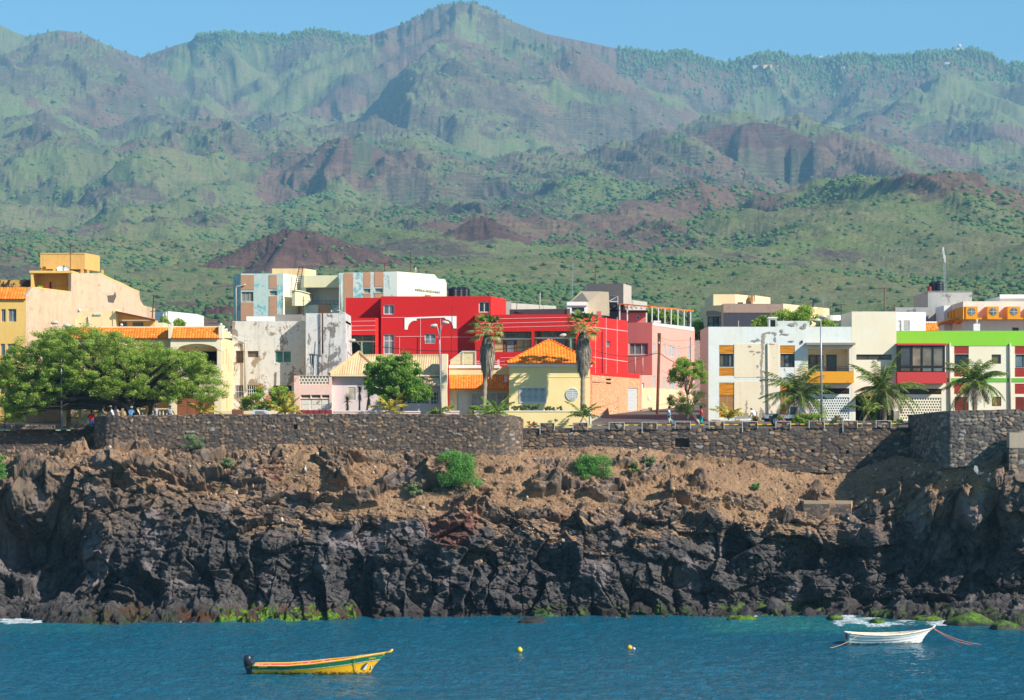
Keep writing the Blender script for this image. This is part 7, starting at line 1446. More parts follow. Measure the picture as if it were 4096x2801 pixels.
def quads(name, R_, mat, parent, bias=0):
    V = np.array([[tuple(v) for v in q[:4]] for q in R_]).reshape(-1, 3); F = np.arange(len(V)).reshape(-1, 4); return mesh_np(name, V, F, mat, parent, False, {'rnd': ('FACE', np.clip(np.array([q[4] for q in R_])*.8+bias, 0, 1))})
def coco(name, label, Y, base, cen, L, n=20, seed=1, r=.13, mat=L_PLM, young=False, dead=5, wind=-.5, elr=(-.5, 1.35), w=.62, group=None):
    g = random.Random(seed); B = W3(base[0], base[1], Y); C = W3(cen[0], cen[1], Y); o = thing(name, label, 'palm tree', tuple(B), group)
    if not young:
        b = MB(); N = 14; b.tube([B-Vector((0, 0, .5))]+[B.lerp(C, i/N)+Vector((.06*math.sin(i*.5), 0, 0)) for i in range(N+1)], [r*1.4]+[r*(1.3-.5*i/N)*(1+.07*(i % 2)) for i in range(N+1)], 9); b.build('trunk', B_PLM, o, sm=True)
    b = MB(); Rr = []; Rd = []; bd = MB()
    for i in range(n):
        az = 2*math.pi*(i/n)*2.618+g.uniform(-.3, .3); q = i/n; el = elr[1]+(elr[0]-elr[1])*q+g.uniform(-.15, .15); LL = L*g.uniform(.8, 1.1)
        frond(b, Rr, C, az, el, LL, g.uniform(.7, 1.35)+.3*q, w, g, 32 if not young else 20)
    for i in range(dead):
        frond(bd, Rd, C, g.uniform(0, 6.28), g.uniform(-.9, -.4), L*g.uniform(.5, .75), .8, w*.7, g, 14)
    b.build('frond_rib', flat('rib_%d' % seed, lin(170, 164, 84)), o); quads('fronds', Rr, mat, o)
    if dead: quads('dead_fronds', Rd, L_DED, o); bd.build('dead_rib', B_GRY, o)
    if not young and dead:
        b = MB(); 
        for k in range(7): a = k*.9; b.ball(C+Vector((.2*math.cos(a), .2*math.sin(a), -.18-.05*(k % 2))), .1)
        b.build('coconuts', B_GRY, o)
    return o
view(4)
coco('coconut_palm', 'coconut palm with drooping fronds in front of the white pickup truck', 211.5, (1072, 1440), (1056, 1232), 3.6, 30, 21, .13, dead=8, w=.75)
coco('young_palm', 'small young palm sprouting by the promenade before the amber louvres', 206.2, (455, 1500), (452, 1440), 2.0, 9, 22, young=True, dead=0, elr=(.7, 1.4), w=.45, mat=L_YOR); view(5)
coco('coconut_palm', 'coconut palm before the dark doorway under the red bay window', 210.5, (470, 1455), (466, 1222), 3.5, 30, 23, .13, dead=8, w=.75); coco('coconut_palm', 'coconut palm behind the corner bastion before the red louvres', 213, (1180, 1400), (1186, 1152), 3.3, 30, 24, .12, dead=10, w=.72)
coco('young_palm', 'ragged young palm leaning before the dark doorway', 207.5, (345, 1475), (340, 1400), 2.6, 9, 25, young=True, dead=2, elr=(.6, 1.4), w=.5); view(3)
coco('young_palm', 'young palm growing below the right hand shaggy fan palm', 205.6, (1130, 1470), (1128, 1420), 1.9, 10, 26, young=True, dead=2, elr=(.4, 1.4), w=.42); coco('young_palm', 'low dark green palm clump at the end of the cream garden wall', 206.6, (400, 1395), (400, 1385), 1.9, 14, 27, young=True, dead=1, elr=(.1, 1.2), w=.4, mat=L_DNS); view(2)
coco('young_palm', 'yellow green low palm left of the bushy tree trunk', 206.8, (1505, 1395), (1505, 1370), 2.1, 12, 28, young=True, dead=1, elr=(.1, 1.4), w=.45, mat=L_YOR); coco('young_palm', 'browning low palm right of the flowering bush', 206.5, (610, 1400), (618, 1385), 1.7, 10, 29, young=True, dead=3, elr=(.3, 1.3), w=.4, mat=L_YOR)
coco('young_palm', 'small leaning palm left of the double street lamp', 206.5, (1905, 1395), (1905, 1385), 1.1, 8, 30, young=True, dead=0, elr=(.2, 1.2), w=.3); view(1)
coco('young_palm', 'yellowish palm before the brown garage doors of the villa', 206.6, (1610, 1425), (1610, 1400), 1.9, 9, 31, young=True, dead=0, elr=(.3, 1.4), w=.4, mat=L_YOR); coco('young_palm', 'orange tinted thin palm at the far left edge', 206.0, (40, 1560), (38, 1480), 2.4, 9, 32, young=True, dead=3, elr=(.4, 1.45), w=.45, mat=L_YOR)
coco('young_palm', 'yellow green palm beside the entrance stair behind the seated men', 209.5, (790, 1450), (800, 1380), 1.8, 9, 33, young=True, dead=0, elr=(.1, 1.2), w=.4, mat=L_YOR)
def fanpalm(label, Y, base, top, seed, sk0, sk1):
    g = random.Random(seed); B = W3(base[0], base[1], Y); C = W3(top[0], top[1], Y); o = thing('fan_palm', label, 'palm tree', tuple(B)); b = MB(); N = 22
    b.tube([B-Vector((0, 0, .4))]+[B.lerp(C, i/N) for i in range(N+1)], [.22]+[.185*(1-.2*i/N)*(1+.12*(i % 2)) for i in range(N+1)], 10); b.build('trunk', B_PLM, o)
    Rr = []; rb = MB()
    for i in range(34):
        az = i*2.399+g.uniform(-.2, .2); q = i/34; el = 1.25-1.75*q+g.uniform(-.15, .15); pl = g.uniform(.8, 1.2); d = Vector((math.cos(az)*math.cos(el), math.sin(az)*math.cos(el), math.sin(el))); E = C+d*pl; rb.tube([C, E], [.03, .018], 4)
        side = d.cross(Vector((0, 0, 1))).normalized(); up = side.cross(d); fr = g.uniform(.62, .85)
        for k in range(15):
            a = (k/14-.5)*2.5; dd = (d*math.cos(a)+side*math.sin(a)).normalized(); L = fr*(1-.25*abs(a)/1.3); m = E+dd*L*.6; t_ = E+dd*L-Vector((0, 0, .12+.25*g.random()))-Vector((0.10, 0, 0)); wv = dd.cross(up).normalized()*.045
            cc = g.random()*.6+(.35 if q > .62 else 0); Rr.append((E-wv*.3, E+wv*.3, m+wv, m-wv, cc)); Rr.append((m-wv, m+wv, t_+wv*.15, t_-wv*.15, cc*.8+.35))
    quads('fronds', Rr, L_FAN, o); rb.build('frond_stalk', flat('stalk_%d' % seed, lin(190, 180, 100)), o)
    Rd = []; z0 = WZ(sk0, Y); z1 = WZ(sk1, Y); H_ = z0-z1
    for i in range(1500):
        az = g.uniform(0, 6.28); q = g.random(); zz_ = z0-H_*q*.86; rad = .24+.42*math.sin(math.pi*min(1, .12+q*.80))**1.1*(1-.35*q); ll = g.uniform(.5, 1.1); A_ = Vector((C.x+rad*.8*math.cos(az), C.y+rad*.8*math.sin(az), zz_)); out_ = Vector((math.cos(az), math.sin(az), 0)); E = A_+out_*g.uniform(-.05, .12)-Vector((g.uniform(-.08, .08), 0, ll)); m = A_.lerp(E, .5)+out_*.08; wv = Vector((-math.sin(az), math.cos(az), 0))*g.uniform(.02, .055); cc = g.random()*g.random()+.05
        Rd.append((A_-wv*.5, A_+wv*.5, m+wv, m-wv, cc)); Rd.append((m-wv, m+wv, E+wv*.2, E-wv*.2, cc+.1))
    quads('dead_skirt', Rd, L_DED, o)
    b = MB(); b.lathe((C.x, C.y, z1+.25), [(0, .24), (H_*.15, .42), (H_*.45, .42), (H_*.75, .36), (H_*.93, .30)], 12); b.build('skirt_core', flat('skirt_core_%d' % seed, lin(112, 98, 84), .95, 0, .6), o)
    return o
view(3)
fanpalm('left hand shaggy fan palm with grey skirt before the cream house', 209.8, (285, 1360), (318, 690), 41, 735, 1035); fanpalm('right hand shaggy fan palm with grey skirt before the red side wall', 209.0, (1125, 1340), (1130, 665), 42, 705, 1030)
def yucca(label, Y, base, top, seed):
    g = random.Random(seed); B = W3(base[0], base[1], Y); C = W3(top[0], top[1], Y); o = thing('yucca', label, 'plant', tuple(B)); b = MB(); b.tube([B-Vector((0, 0, .2)), B.lerp(C, .5), C], [.09, .07, .06], 7); b.build('trunk', B_PLM, o); Rr = []; Rd = []
    for i in range(130):
        az = i*2.4; el = 1.35-2.0*i/130+g.uniform(-.2, .2); d = Vector((math.cos(az)*math.cos(el), math.sin(az)*math.cos(el), math.sin(el))); L = g.uniform(.5, .72); wv = d.cross(Vector((.1, .2, 1))).normalized()*.03; Rr.append((C-wv*.6, C+wv*.6, C+d*L+wv*.1, C+d*L-wv*.1, g.random()*.7))
    for i in range(70):
        az = i*2.4; A_ = C-Vector((0, 0, g.uniform(.05, .6))); d = Vector((math.cos(az)*.4, math.sin(az)*.4, -.8)); L = g.uniform(.35, .6); wv = Vector((-math.sin(az), math.cos(az), 0))*.03; Rd.append((A_-wv, A_+wv, A_+d*L+wv*.2, A_+d*L-wv*.2, g.random()))
    quads('leaves', Rr, L_FAN, o); quads('dead_leaves', Rd, L_DED, o)
view(2)
yucca('left low yucca before the lilac cottage shutter', 210, (1145, 1370), (1142, 1275), 51); yucca('tallest yucca, middle of the three before the lilac cottage', 210.6, (1245, 1375), (1248, 1190), 52); yucca('right hand yucca with brown skirt before the lilac cottage', 209.9, (1305, 1370), (1325, 1235), 53)
def bushlet(label, view_, cx_, cy_, w_, h_, Y, leaf, n, seed, fl=None, cat='bush'):
    view(view_); P = W3(cx_, cy_, Y); k = Y/FPX/CV[2]; g = random.Random(seed); C = [(P.x+g.uniform(-.5, .5)*w_*k, Y+g.uniform(-.25, .25), P.z+h_*k*g.uniform(.15, .85)) for _ in range(max(6, int(w_/9)))]
    o = thing('shrub', label, cat, tuple(P)); leaves('foliage', C, h_*k*.30, n, .05, leaf, o, seed); b = MB()
    for c in C[:8]: b.tube([P-Vector((0, 0, .3)), c], [.02, .008], 4)
    b.build('stem', B_GRY, o)
    if fl: leaves('flowers', [(c[0], c[1]-.15, c[2]+.1) for c in C[:5]], .12, 46, .055, fl, o, seed+1, .9)
bushlet('clipped green hedge along the yellow cottage wall behind the garden wall', 3, 640, 1362, 230, 52, 208.6, L_OLV, 2600, 61); bushlet('low hedge under the round window of the yellow cottage', 3, 870, 1362, 160, 38, 208.6, L_OLV, 1500, 62); bushlet('green shrub at the foot of the left shaggy fan palm', 3, 240, 1385, 170, 62, 208.9, L_YG, 2200, 63)
bushlet('light green shrub right of the double street lamp', 2, 2000, 1362, 90, 40, 208.4, L_YG, 1100, 64); bushlet('oleander with pink flowers before the pickup truck', 4, 700, 1490, 90, 90, 205.8, L_DNS, 1300, 65, F_PNK); bushlet('large leafy shrub with pink flowers in front of the pickup bonnet', 4, 1110, 1480, 240, 95, 206.4, L_YG, 5200, 66, F_PNK)
bushlet('small oleander between pickup wheel and shrub', 4, 920, 1480, 70, 75, 206, L_DNS, 900, 67, F_PNK); bushlet('thin oleander with red flowers before the breeze block screen', 4, 1370, 1480, 90, 80, 206, L_GRY, 1000, 68, F_PNK); bushlet('low green shrub right of the palm before the doorway', 5, 570, 1490, 110, 52, 206, L_YG, 1400, 69)
bushlet('small pink flowered shrub at the left end of the cream garden wall', 3, 700, 1510, 70, 58, 205.6, L_DNS, 700, 70, F_PNK); bushlet('little green shrub before the cream garden wall', 3, 865, 1500, 70, 66, 205.8, L_DNS, 700, 71)
# ================================================================== street furniture



def street_lamp(label, Y, pole, heads, r=.075, mat=None):
    B = W3(pole[0][0], pole[0][1], Y); o = thing('street_lamp', label, 'street lamp', tuple(B)); MB().tube([W3(x, y, Y) for x, y in pole], r, 9, r*.6).build('pole', mat or M_GALV, o, sm=True)
    for arm, (hx, hy), dirx in heads:
        MB().tube([W3(x, y, Y) for x, y in arm]+[W3(hx, hy, Y)], .035, 7).build('arm', mat or M_GALV, o, sm=True)
        P = W3(hx, hy, Y); b = MB(); n = 10; L = .55; pts = [P+Vector((dirx*L*q/n-.05*dirx, -.05*q/n, .02-.06*q/n)) for q in range(n+1)]; b.tube(pts, [.05+.10*math.sin(math.pi*min(1, .15+.8*q/n)) for q in range(n+1)], 8); hd = b.build('lamp_head', flat('lamp_shell', lin(206, 200, 180), .5), o, sm=True)
        b = MB(); b.tube([p+Vector((0, 0, -.06)) for p in pts[3:9]], .085, 8); b.build('lens', G_GY, hd, sm=True)
    return o
view(2); street_lamp('tall double headed street lamp right of the bushy tree', 206.2, [(1937, 1400), (1932, 1100), (1924, 800), (1924, 760)], [([(1924, 770), (1918, 700), (1905, 655)], (1900, 642), -1), ([(1924, 770), (1932, 690), (1945, 640)], (1952, 615), 1)])
view(1); street_lamp('double headed street lamp rising through the big acacia', 205.9, [(490, 1560), (488, 1200), (484, 760)], [([(484, 780), (474, 720), (462, 690)], (456, 676), -1), ([(484, 780), (495, 720), (505, 705)], (510, 700), 1)])
view(4); street_lamp('tall street lamp standing before the yellow balcony', 207.6, [(1244, 1460), (1240, 1000), (1234, 580)], [([(1234, 600), (1236, 585)], (1230, 565), 1), ([(1232, 620), (1228, 605)], (1226, 596), -1)], .095)
view(2); street_lamp('small street lamp on a green post left of the hip roof ridge', 222.0, [(1263, 1000), (1263, 778)], [([(1255, 812), (1230, 788), (1212, 772)], (1206, 768), -1)], .13, flat('green_post', lin(120, 140, 112)))
view(3); street_lamp('small street lamp on a green post behind the pyramid roof', 221.0, [(1020, 900), (1020, 738)], [([(1012, 775), (1000, 745), (985, 728)], (980, 722), -1)], .13, flat('green_post2', lin(96, 130, 112)))
o = mast('utility_pole', 'brown wooden utility pole at the corner of the side street', [W3(1757, 1392, 222), W3(1777, 705, 222)], [(W3(1766, 1390, 221.8), W3(1761, 700, 221.8), .03)], flat('pole_wood', lin(140, 92, 66), .9, 0, .4), .13, 'pole'); MB().box(WX(1768, 221.7), 221.7, WZ(795, 221.7), WX(1779, 221.7), 221.85, WZ(778, 221.7)).build('junction_box', F_WH, o)
mast('utility_pole', 'thin grey pole at the far corner of the salmon house', [W3(2038, 960, 236), W3(2038, 738, 236)], [], M_GALV, .06, 'pole')
def wire(label, pts, r=.018, sag=.0, name='cable'):
    o = thing(name, label, 'cable', tuple(pts[0])); b = MB()
    for A_, B_ in zip(pts[:-1], pts[1:]): b.tube([A_.lerp(B_, k/12)-Vector((0, 0, sag*4*(k/12)*(1-k/12))) for k in range(13)], r, 5, cap=False)
    b.build('wire', F_DK, o)
view(2); a0 = W3(1130, 838, 224); a1 = W3(1268, 800, 222); view(3); a2 = W3(1015, 762, 221); a3 = W3(1775, 872, 221.9); a4 = W3(2160, 915, 235)
wire('thick black power cable sagging across the red building from pole to pole', [a0, a1, a2, a3, a4], .03, .75); wire('upper thin phone wire beside the salmon house', [W3(1778, 742, 222), W3(2060, 750, 236)], .012, .25); wire('lower thin phone wire looping by the salmon house', [W3(1780, 750, 222), W3(2060, 800, 236)], .012, .6); wire('thin wire from the utility pole to the clad base', [W3(1775, 850, 222), W3(1210, 1010, 231)], .012, .3)
view(1); wire('long thin wire leaving the villa pole to the right', [W3(1205, 460, 226), W3(1850, 620, 246)], .012, .4); wire('washing line on the ochre house terrace', [W3(262, 388, 224), W3(550, 375, 224)], .01, .1, 'washing_line')
# ================================================================== vehicles
view(4)
M_CARW = flat('white_car_paint', (.62, .63, .62), .35, 0, .05, .5); M_TYR = flat('tyre_rubber', (.02, .02, .02), .9); M_CHR = flat('steel_rim', (.4, .4, .4), .4, .6)
Y = 211.0; zg = gz(211); K = Y/FPX/CV[2]; X = lambda x: WX(x, Y)
r = thing('pickup_truck', 'boxy white pickup truck parked behind the oleanders', 'truck', (X(980), Y, zg))
xs0, xb, xc, xh = X(757), X(968), X(1098), X(1225)
b = MB(); zs = zg+.62; zt = WZ(1392, Y)
b.box(xs0, Y, zs, xb-.02, Y+.06, zt); b.box(xs0, Y+1.6, zs, xb-.02, Y+1.66, zt); b.box(xs0, Y+.06, zs, xs0+.06, Y+1.6, zt); b.box(xs0, Y+.06, zs, xb, Y+1.6, zs+.08); b.box(xb-.08, Y+.06, zs, xb-.02, Y+1.6, zt+.02); b.build('load_bed', M_CARW, r)
b = MB(); b.box(xs0, Y-.03, zt, xb-.02, Y+.09, zt+.04); b.box(xs0, Y+1.57, zt, xb-.02, Y+1.69, zt+.04); b.build('bed_rail', F_DK, r)
prof = [(xb, zs), (xc+.05, zs), (xh, zs), (xh, zt-.12), (xc+.12, zt-.02), (xc-.08, WZ(1335, Y)), (xc-.16, WZ(1320, Y)), (xb+.06, WZ(1317, Y)), (xb, WZ(1327, Y))]
MB().slab([(x, Y+.01, z) for x, z in prof], (0, -1, 0), 1.64).build('cab', M_CARW, r)
for q in ((xb+.08, WZ(1330, Y), xb+.42, zt-.04), (X(1012), WZ(1332, Y), X(1058), zt-.05)): MB().box(q[0], Y-.004, q[3], q[2], Y+.03, q[1]).build('window', G_DK, r)
MB().slab([(xc+.125, Y+.1, zt), (xc+.125, Y+1.56, zt), (xc-.085, Y+1.56, WZ(1337, Y)), (xc-.085, Y+.1, WZ(1337, Y))], (1, 0, .3), .02).build('windscreen', G_DK, r)
MB().box(X(1062), Y-.006, zs+.08, X(1064), Y+.01, WZ(1330, Y)).box(X(1010), Y-.006, zs+.08, X(1012), Y+.01, WZ(1330, Y)).build('door_seam', F_DK, r)
for x in (855, 1170):
    MB().lathe((0, 0, 0), [(0, 0.001), (0.001, .42), (.22, .42), (.221, .001)], 20); w_ = MB(); w_.lathe((0, 0, 0), [(0, .30), (.03, .40), (.19, .40), (.22, .30)], 20)
    w_.v = [(X(x)+a, Y-.05+c_, zg+.40+b_) for a, b_, c_ in w_.v]; wo = w_.build('wheel', M_TYR, r); h = MB(); h.lathe((0, 0, 0), [(0, .02), (0.004, .24), (.03, .24)], 16); h.v = [(X(x)+a, Y-.056+c_, zg+.40+b_) for a, b_, c_ in h.v]; h.build('rim', M_CHR, wo)
    MB().slab([(X(x)+.56*math.cos(a*.2618), Y-.02, zg+.42+.52*math.sin(a*.2618)) for a in range(13)], (0, -1, 0), .04).build('wheel_arch', F_DK, r)
MB().box(X(757)-.03, Y+.02, zs+.35, X(757), Y+.12, zs+.5).build('tail_light', flat('red_lens', lin(170, 30, 30), .3), r); MB().box(X(800), Y-.012, WZ(1430, Y), X(812), Y+.01, WZ(1405, Y)).build('fuel_cap', F_DK, r); MB().box(X(745), Y+.1, zg+.5, X(760), Y+1.5, zg+.62).build('bumper', F_DK, r); MB().box(xh, Y+.15, zg+.75, xh+.02, Y+.35, zg+.95).build('headlight', G_GY, r); MB().box(xs0+.1, Y+.2, zg+.35, xh-.1, Y+1.4, zg+.62).build('chassis', F_DK, r)
view(2); Y = 206.9; zg = gz(Y); X = lambda x: WX(x, Y); r = thing('parked_car', 'white car with only its roof and side window showing above the bastion wall', 'car', (X(400), Y, zg))
prof = [(X(250), zg+.3), (X(640), zg+.3), (X(640), zg+.8), (X(500), zg+.95), (X(455), WZ(1362, Y)), (X(430), WZ(1356, Y)), (X(345), WZ(1355, Y)), (X(333), WZ(1366, Y)), (X(330), zg+.95), (X(250), zg+.9)]
MB().slab([(x, Y, z) for x, z in prof], (0, -1, 0), 1.5).build('body', M_CARW, r); MB().slab([(X(362), Y-.01, WZ(1366, Y)), (X(432), Y-.01, WZ(1367, Y)), (X(468), Y-.01, zg+1.0), (X(362), Y-.01, zg+1.0)], (0, -1, 0), .03).build('window', G_GY, r)
for x in (310, 560):
    w_ = MB(); w_.lathe((0, 0, 0), [(0, .22), (.03, .30), (.19, .30), (.2, .22)], 16); w_.v = [(X(x)+a, Y-.03+c_, zg+.31+b_) for a, b_, c_ in w_.v]; wo = w_.build('wheel', M_TYR, r); h = MB(); h.lathe((0, 0, 0), [(0, .02), (.004, .18), (.03, .18)], 12); h.v = [(X(x)+a, Y-.036+c_, zg+.31+b_) for a, b_, c_ in h.v]; h.build('rim', M_CHR, wo)
# ================================================================== people
SKIN = flat('dark_skin', lin(104, 70, 52), .6, 0, .05); SKIN2 = flat('brown_skin', lin(138, 94, 68), .6, 0, .05); HAIR = flat('black_hair', (.012, .01, .01), .9)
def skinned(name, J, E, mat, parent, root=0, sub=1):
    """J: list of (xyz, radius); E: edges; grows one continuous tapered surface"""
    me = bpy.data.meshes.new(name); me.from_pydata([j[0] for j in J], E, []); me.update(); o = bpy.data.objects.new(name, me); COL.objects.link(o)
    md = o.modifiers.new('skin', 'SKIN'); md.use_smooth_shade = True
    if not me.skin_vertices: 
        bm_ = bmesh.new(); bm_.from_mesh(me); bm_.verts.layers.skin.verify(); bm_.to_mesh(me); bm_.free()
    for i, (p_, r_) in enumerate(J):
        sv = me.skin_vertices[0].data[i]; sv.radius = (r_, r_) if not isinstance(r_, tuple) else r_; sv.use_root = (i == root)
    if sub: s_ = o.modifiers.new('sub', 'SUBSURF'); s_.levels = sub; s_.render_levels = sub
    apply_mods(o); o.data.materials.clear(); o.data.materials.append(mat); o.name = name; o.parent = parent; return o
def person(label, P, yaw, pose, shirt, pants, hgt=1.74, hair=HAIR, skin=SKIN, hat=None, short=True, bare_legs=True, extra=None):
    """pose: dict of joint overrides in body space (x = body's left/right, y = forward, z up, metres for a 1.74 m body)"""
    J = dict(pel=(0, 0, .94), wst=(0, .0, 1.08), cst=(0, .01, 1.30), nek=(0, 0, 1.47), hd0=(0, .015, 1.55), hd1=(0, .03, 1.64), hd2=(0, .02, 1.70), nose=(0, .125, 1.60),
             shl=(-.17, 0, 1.40), ell=(-.22, -.03, 1.13), wrl=(-.22, .06, .90), shr=(.17, 0, 1.40), elr=(.22, -.03, 1.13), wrr=(.22, .06, .90),
             hpl=(-.09, 0, .90), knl=(-.10, .02, .50), anl=(-.10, -.02, .09), tol=(-.10, .15, .03), hpr=(.09, 0, .90), knr=(.10, .02, .50), anr=(.10, -.02, .09), tor=(.10, .15, .03))
    J.update(pose); c, s = math.cos(yaw), math.sin(yaw); k = hgt/1.74
    W = lambda p: (p[0]*c-p[1]*s)*k, 
    def T(p): return ((p[0]*c-p[1]*s)*k, (p[0]*s+p[1]*c)*k, p[2]*k)
    Rr = dict(pel=(.14, .11), wst=(.125, .10), cst=(.155, .11), nek=.055, hd0=.075, hd1=.095, hd2=.07, nose=.015, shl=.065, ell=.045, wrl=.032, shr=.065, elr=.045, wrr=.032, hpl=.09, knl=.062, anl=.043, tol=.038, hpr=.09, knr=.062, anr=.043, tor=.038)
    names = list(Rr); ix = {n: i for i, n in enumerate(names)}; V = [(T(J[n]), Rr[n] if not isinstance(Rr[n], tuple) else (Rr[n][0]*k, Rr[n][1]*k)) for n in names]
    E = [(ix[a], ix[b]) for a, b in (('pel','wst'),('wst','cst'),('cst','nek'),('nek','hd0'),('hd0','hd1'),('hd1','hd2'),('hd1','nose'),('cst','shl'),('shl','ell'),('ell','wrl'),('cst','shr'),('shr','elr'),('elr','wrr'),('pel','hpl'),('hpl','knl'),('knl','anl'),('anl','tol'),('pel','hpr'),('hpr','knr'),('knr','anr'),('anr','tor'))]
    for sd in 'lr':
        w = Vector(J['wr'+sd]); e = Vector(J['el'+sd]); d = (w-e).normalized(); sdv = Vector((0, 1, 0)) if abs(d.y) < .8 else Vector((0, 0, 1)); sdv = (sdv-d*sdv.dot(d)).normalized(); pm = w+d*.075; V.append((T(pm), .028)); pi_ = len(V)-1; E.append((ix['wr'+sd], pi_)); inn = sdv.cross(d)*.4
        for f, (o_, L) in enumerate(((-.030, .065), (-.010, .078), (.010, .074), (.030, .058))):
            a = pm+sdv*o_+d*.03; V.append((T(a), .010)); E.append((pi_, len(V)-1)); V.append((T(a+d*L*.55), .009)); E.append((len(V)-2, len(V)-1)); V.append((T(a+d*L*.9+inn*.05), .008)); E.append((len(V)-2, len(V)-1))
        a = w+d*.04+sdv*.045; V.append((T(a), .011)); E.append((ix['wr'+sd], len(V)-1)); V.append((T(a+d*.045+sdv*.012), .009)); E.append((len(V)-2, len(V)-1))
    o = thing('person', label, 'person', P); body = skinned('body', V, E, skin, o)
    def cloth(nm, ns, es, mat, add, over={}):
        q = [(T(over.get(n, J[n])), (Rr[n][0]*k+add, Rr[n][1]*k+add) if isinstance(Rr[n], tuple) else Rr[n]+add) for n in ns]; ii = {n: i for i, n in enumerate(ns)}; return skinned(nm, q, [(ii[a], ii[b]) for a, b in es], mat, o)
    mid = lambda a, b, t: tuple(J[a][i]+(J[b][i]-J[a][i])*t for i in range(3))
    ov = {'ell': mid('shl', 'ell', .75), 'elr': mid('shr', 'elr', .75), 'pel': mid('pel', 'wst', -.15), 'nek': mid('cst', 'nek', .55)}
    cloth('shirt', ['pel','wst','cst','nek','shl','ell','shr','elr'], (('pel','wst'),('wst','cst'),('cst','nek'),('cst','shl'),('shl','ell'),('cst','shr'),('shr','elr')), shirt, .022, ov)
    ov2 = {'wst': mid('pel', 'wst', .5), 'anl': mid('knl', 'anl', .12 if short else .93), 'anr': mid('knr', 'anr', .12 if short else .93)}
    cloth('shorts' if short else 'trousers', ['wst','pel','hpl','knl','anl','hpr','knr','anr'], (('wst','pel'),('pel','hpl'),('hpl','knl'),('knl','anl'),('pel','hpr'),('hpr','knr'),('knr','anr')), pants, .02 if not short else .032, ov2)
    h = Vector(T(J['hd1'])); b = MB(); b.ball(h+Vector((s*.012, -c*.012, .03)), .104, 12, 1.05) if hair else None
    if hair: hv = b; hv.v = [v for v in hv.v]; ho = hv.build('hair', hair, o, sm=True, local=True); ho.scale = (1, 1, 1)
    for q in (-.035, .035):
        e = Vector(T(Vector(J['hd1'])+Vector((q, .088, .0)))); MB().ball(e, .013, 6).build('eye', F_DK, o, sm=True, local=True)
    if hat:
        b = MB(); b.lathe(h+Vector((0, 0, .04)), [(0, .112), (.05, .11), (.09, .085), (.105, .03)], 12)
        if hat[1] == 'brim': b.lathe(h+Vector((0, 0, .035)), [(0, .17), (.012, .17), (.02, .11)], 14)
        else: f_ = Vector(T((0, .13, 0))); b.box(h.x+f_.x-.06, h.y+f_.y-.06, h.z+.045, h.x+f_.x+.06, h.y+f_.y+.06, h.z+.06)
        b.build('hat', hat[0], o, sm=False, local=True)
    return o
def cloth_mat(n, c, pat=None):
    t = NT(n); cc = c
    if pat: cc = t.mix(t.ramp(t.noise(t.pos((1, 1, 2.2)), 9, 2, .5, 1.5), [(.47, 0), (.53, 1)]), c, pat)
    return t.set(cc, .9)
walk = dict(knl=(-.10, .16, .54), anl=(-.10, .24, .12), tol=(-.10, .40, .06), knr=(.10, -.02, .50), anr=(.10, -.24, .14), tor=(.10, -.10, .03), ell=(-.23, -.12, 1.14), wrl=(-.22, -.08, .88), elr=(.23, .02, 1.13), wrr=(.21, .20, .94))
sit = dict(pel=(0, 0, .50), wst=(0, .03, .64), cst=(0, .10, .86), nek=(0, .14, 1.02), hd0=(0, .17, 1.10), hd1=(0, .20, 1.18), hd2=(0, .19, 1.24), nose=(0, .30, 1.14), shl=(-.17, .12, .96), ell=(-.22, .22, .70), wrl=(-.12, .42, .60), shr=(.17, .12, .96), elr=(.22, .20, .70), wrr=(.12, .40, .62), hpl=(-.10, .06, .48), knl=(-.14, .46, .48), anl=(-.14, .50, .09), tol=(-.14, .64, .03), hpr=(.10, .06, .48), knr=(.14, .46, .48), anr=(.14, .50, .09), tor=(.14, .64, .03))
view(3); Yp = 205.4; k0 = gz(Yp)
person('person in pale blue shirt and grey shorts walking on the promenade with a turquoise bag', (WX(1857, Yp), Yp, k0), -math.pi/2, walk, cloth_mat('pale_blue_shirt', lin(190, 214, 232)), cloth_mat('grey_shorts', lin(170, 174, 170)), 1.76)
o = thing('carrier_bag', 'small turquoise bag held by the person in pale blue', 'bag', (WX(1884, Yp-.1), Yp-.1, WZ(1456, Yp))); MB().slab([W3(1880, 1438, Yp-.15), W3(1886, 1436, Yp-.15), W3(1894, 1458, Yp-.15), W3(1884, 1462, Yp-.15), W3(1878, 1450, Yp-.15)], (0, -1, 0), .12).build('bag', flat('turquoise_bag', lin(70, 190, 200)), o)
view(4); Yp = 205.5; person('bearded person in coral red shirt and teal shorts walking on the promenade', (WX(224, Yp), Yp, gz(Yp)), math.pi/2-.2, dict(walk, knl=(-.10, .05, .50), anl=(-.10, .05, .1), tol=(-.10, .2, .03), knr=(.1, 0, .5), anr=(.1, -.10, .10), tor=(.1, .05, .03)), cloth_mat('coral_shirt', lin(232, 84, 76)), cloth_mat('teal_shorts', lin(0, 160, 150)), 1.78)
Yp = 209.0; person('person in white shirt bending forward beside the pickup truck', (WX(672, Yp), Yp, gz(Yp)-.1), .9, dict(cst=(0, .10, 1.26), wst=(0, .02, 1.08), nek=(0, .20, 1.42), hd0=(0, .24, 1.48), hd1=(0, .29, 1.56), hd2=(0, .29, 1.62), nose=(0, .38, 1.50), shl=(-.18, .14, 1.34), shr=(.18, .14, 1.34), ell=(-.34, .05, 1.16), wrl=(-.24, .22, 1.0), elr=(.34, .05, 1.16), wrr=(.24, .22, 1.0)), cloth_mat('white_shirt', lin(236, 236, 240)), cloth_mat('dark_jeans', lin(50, 66, 90)), 1.76, hair=None, skin=SKIN2, short=False)
view(1)
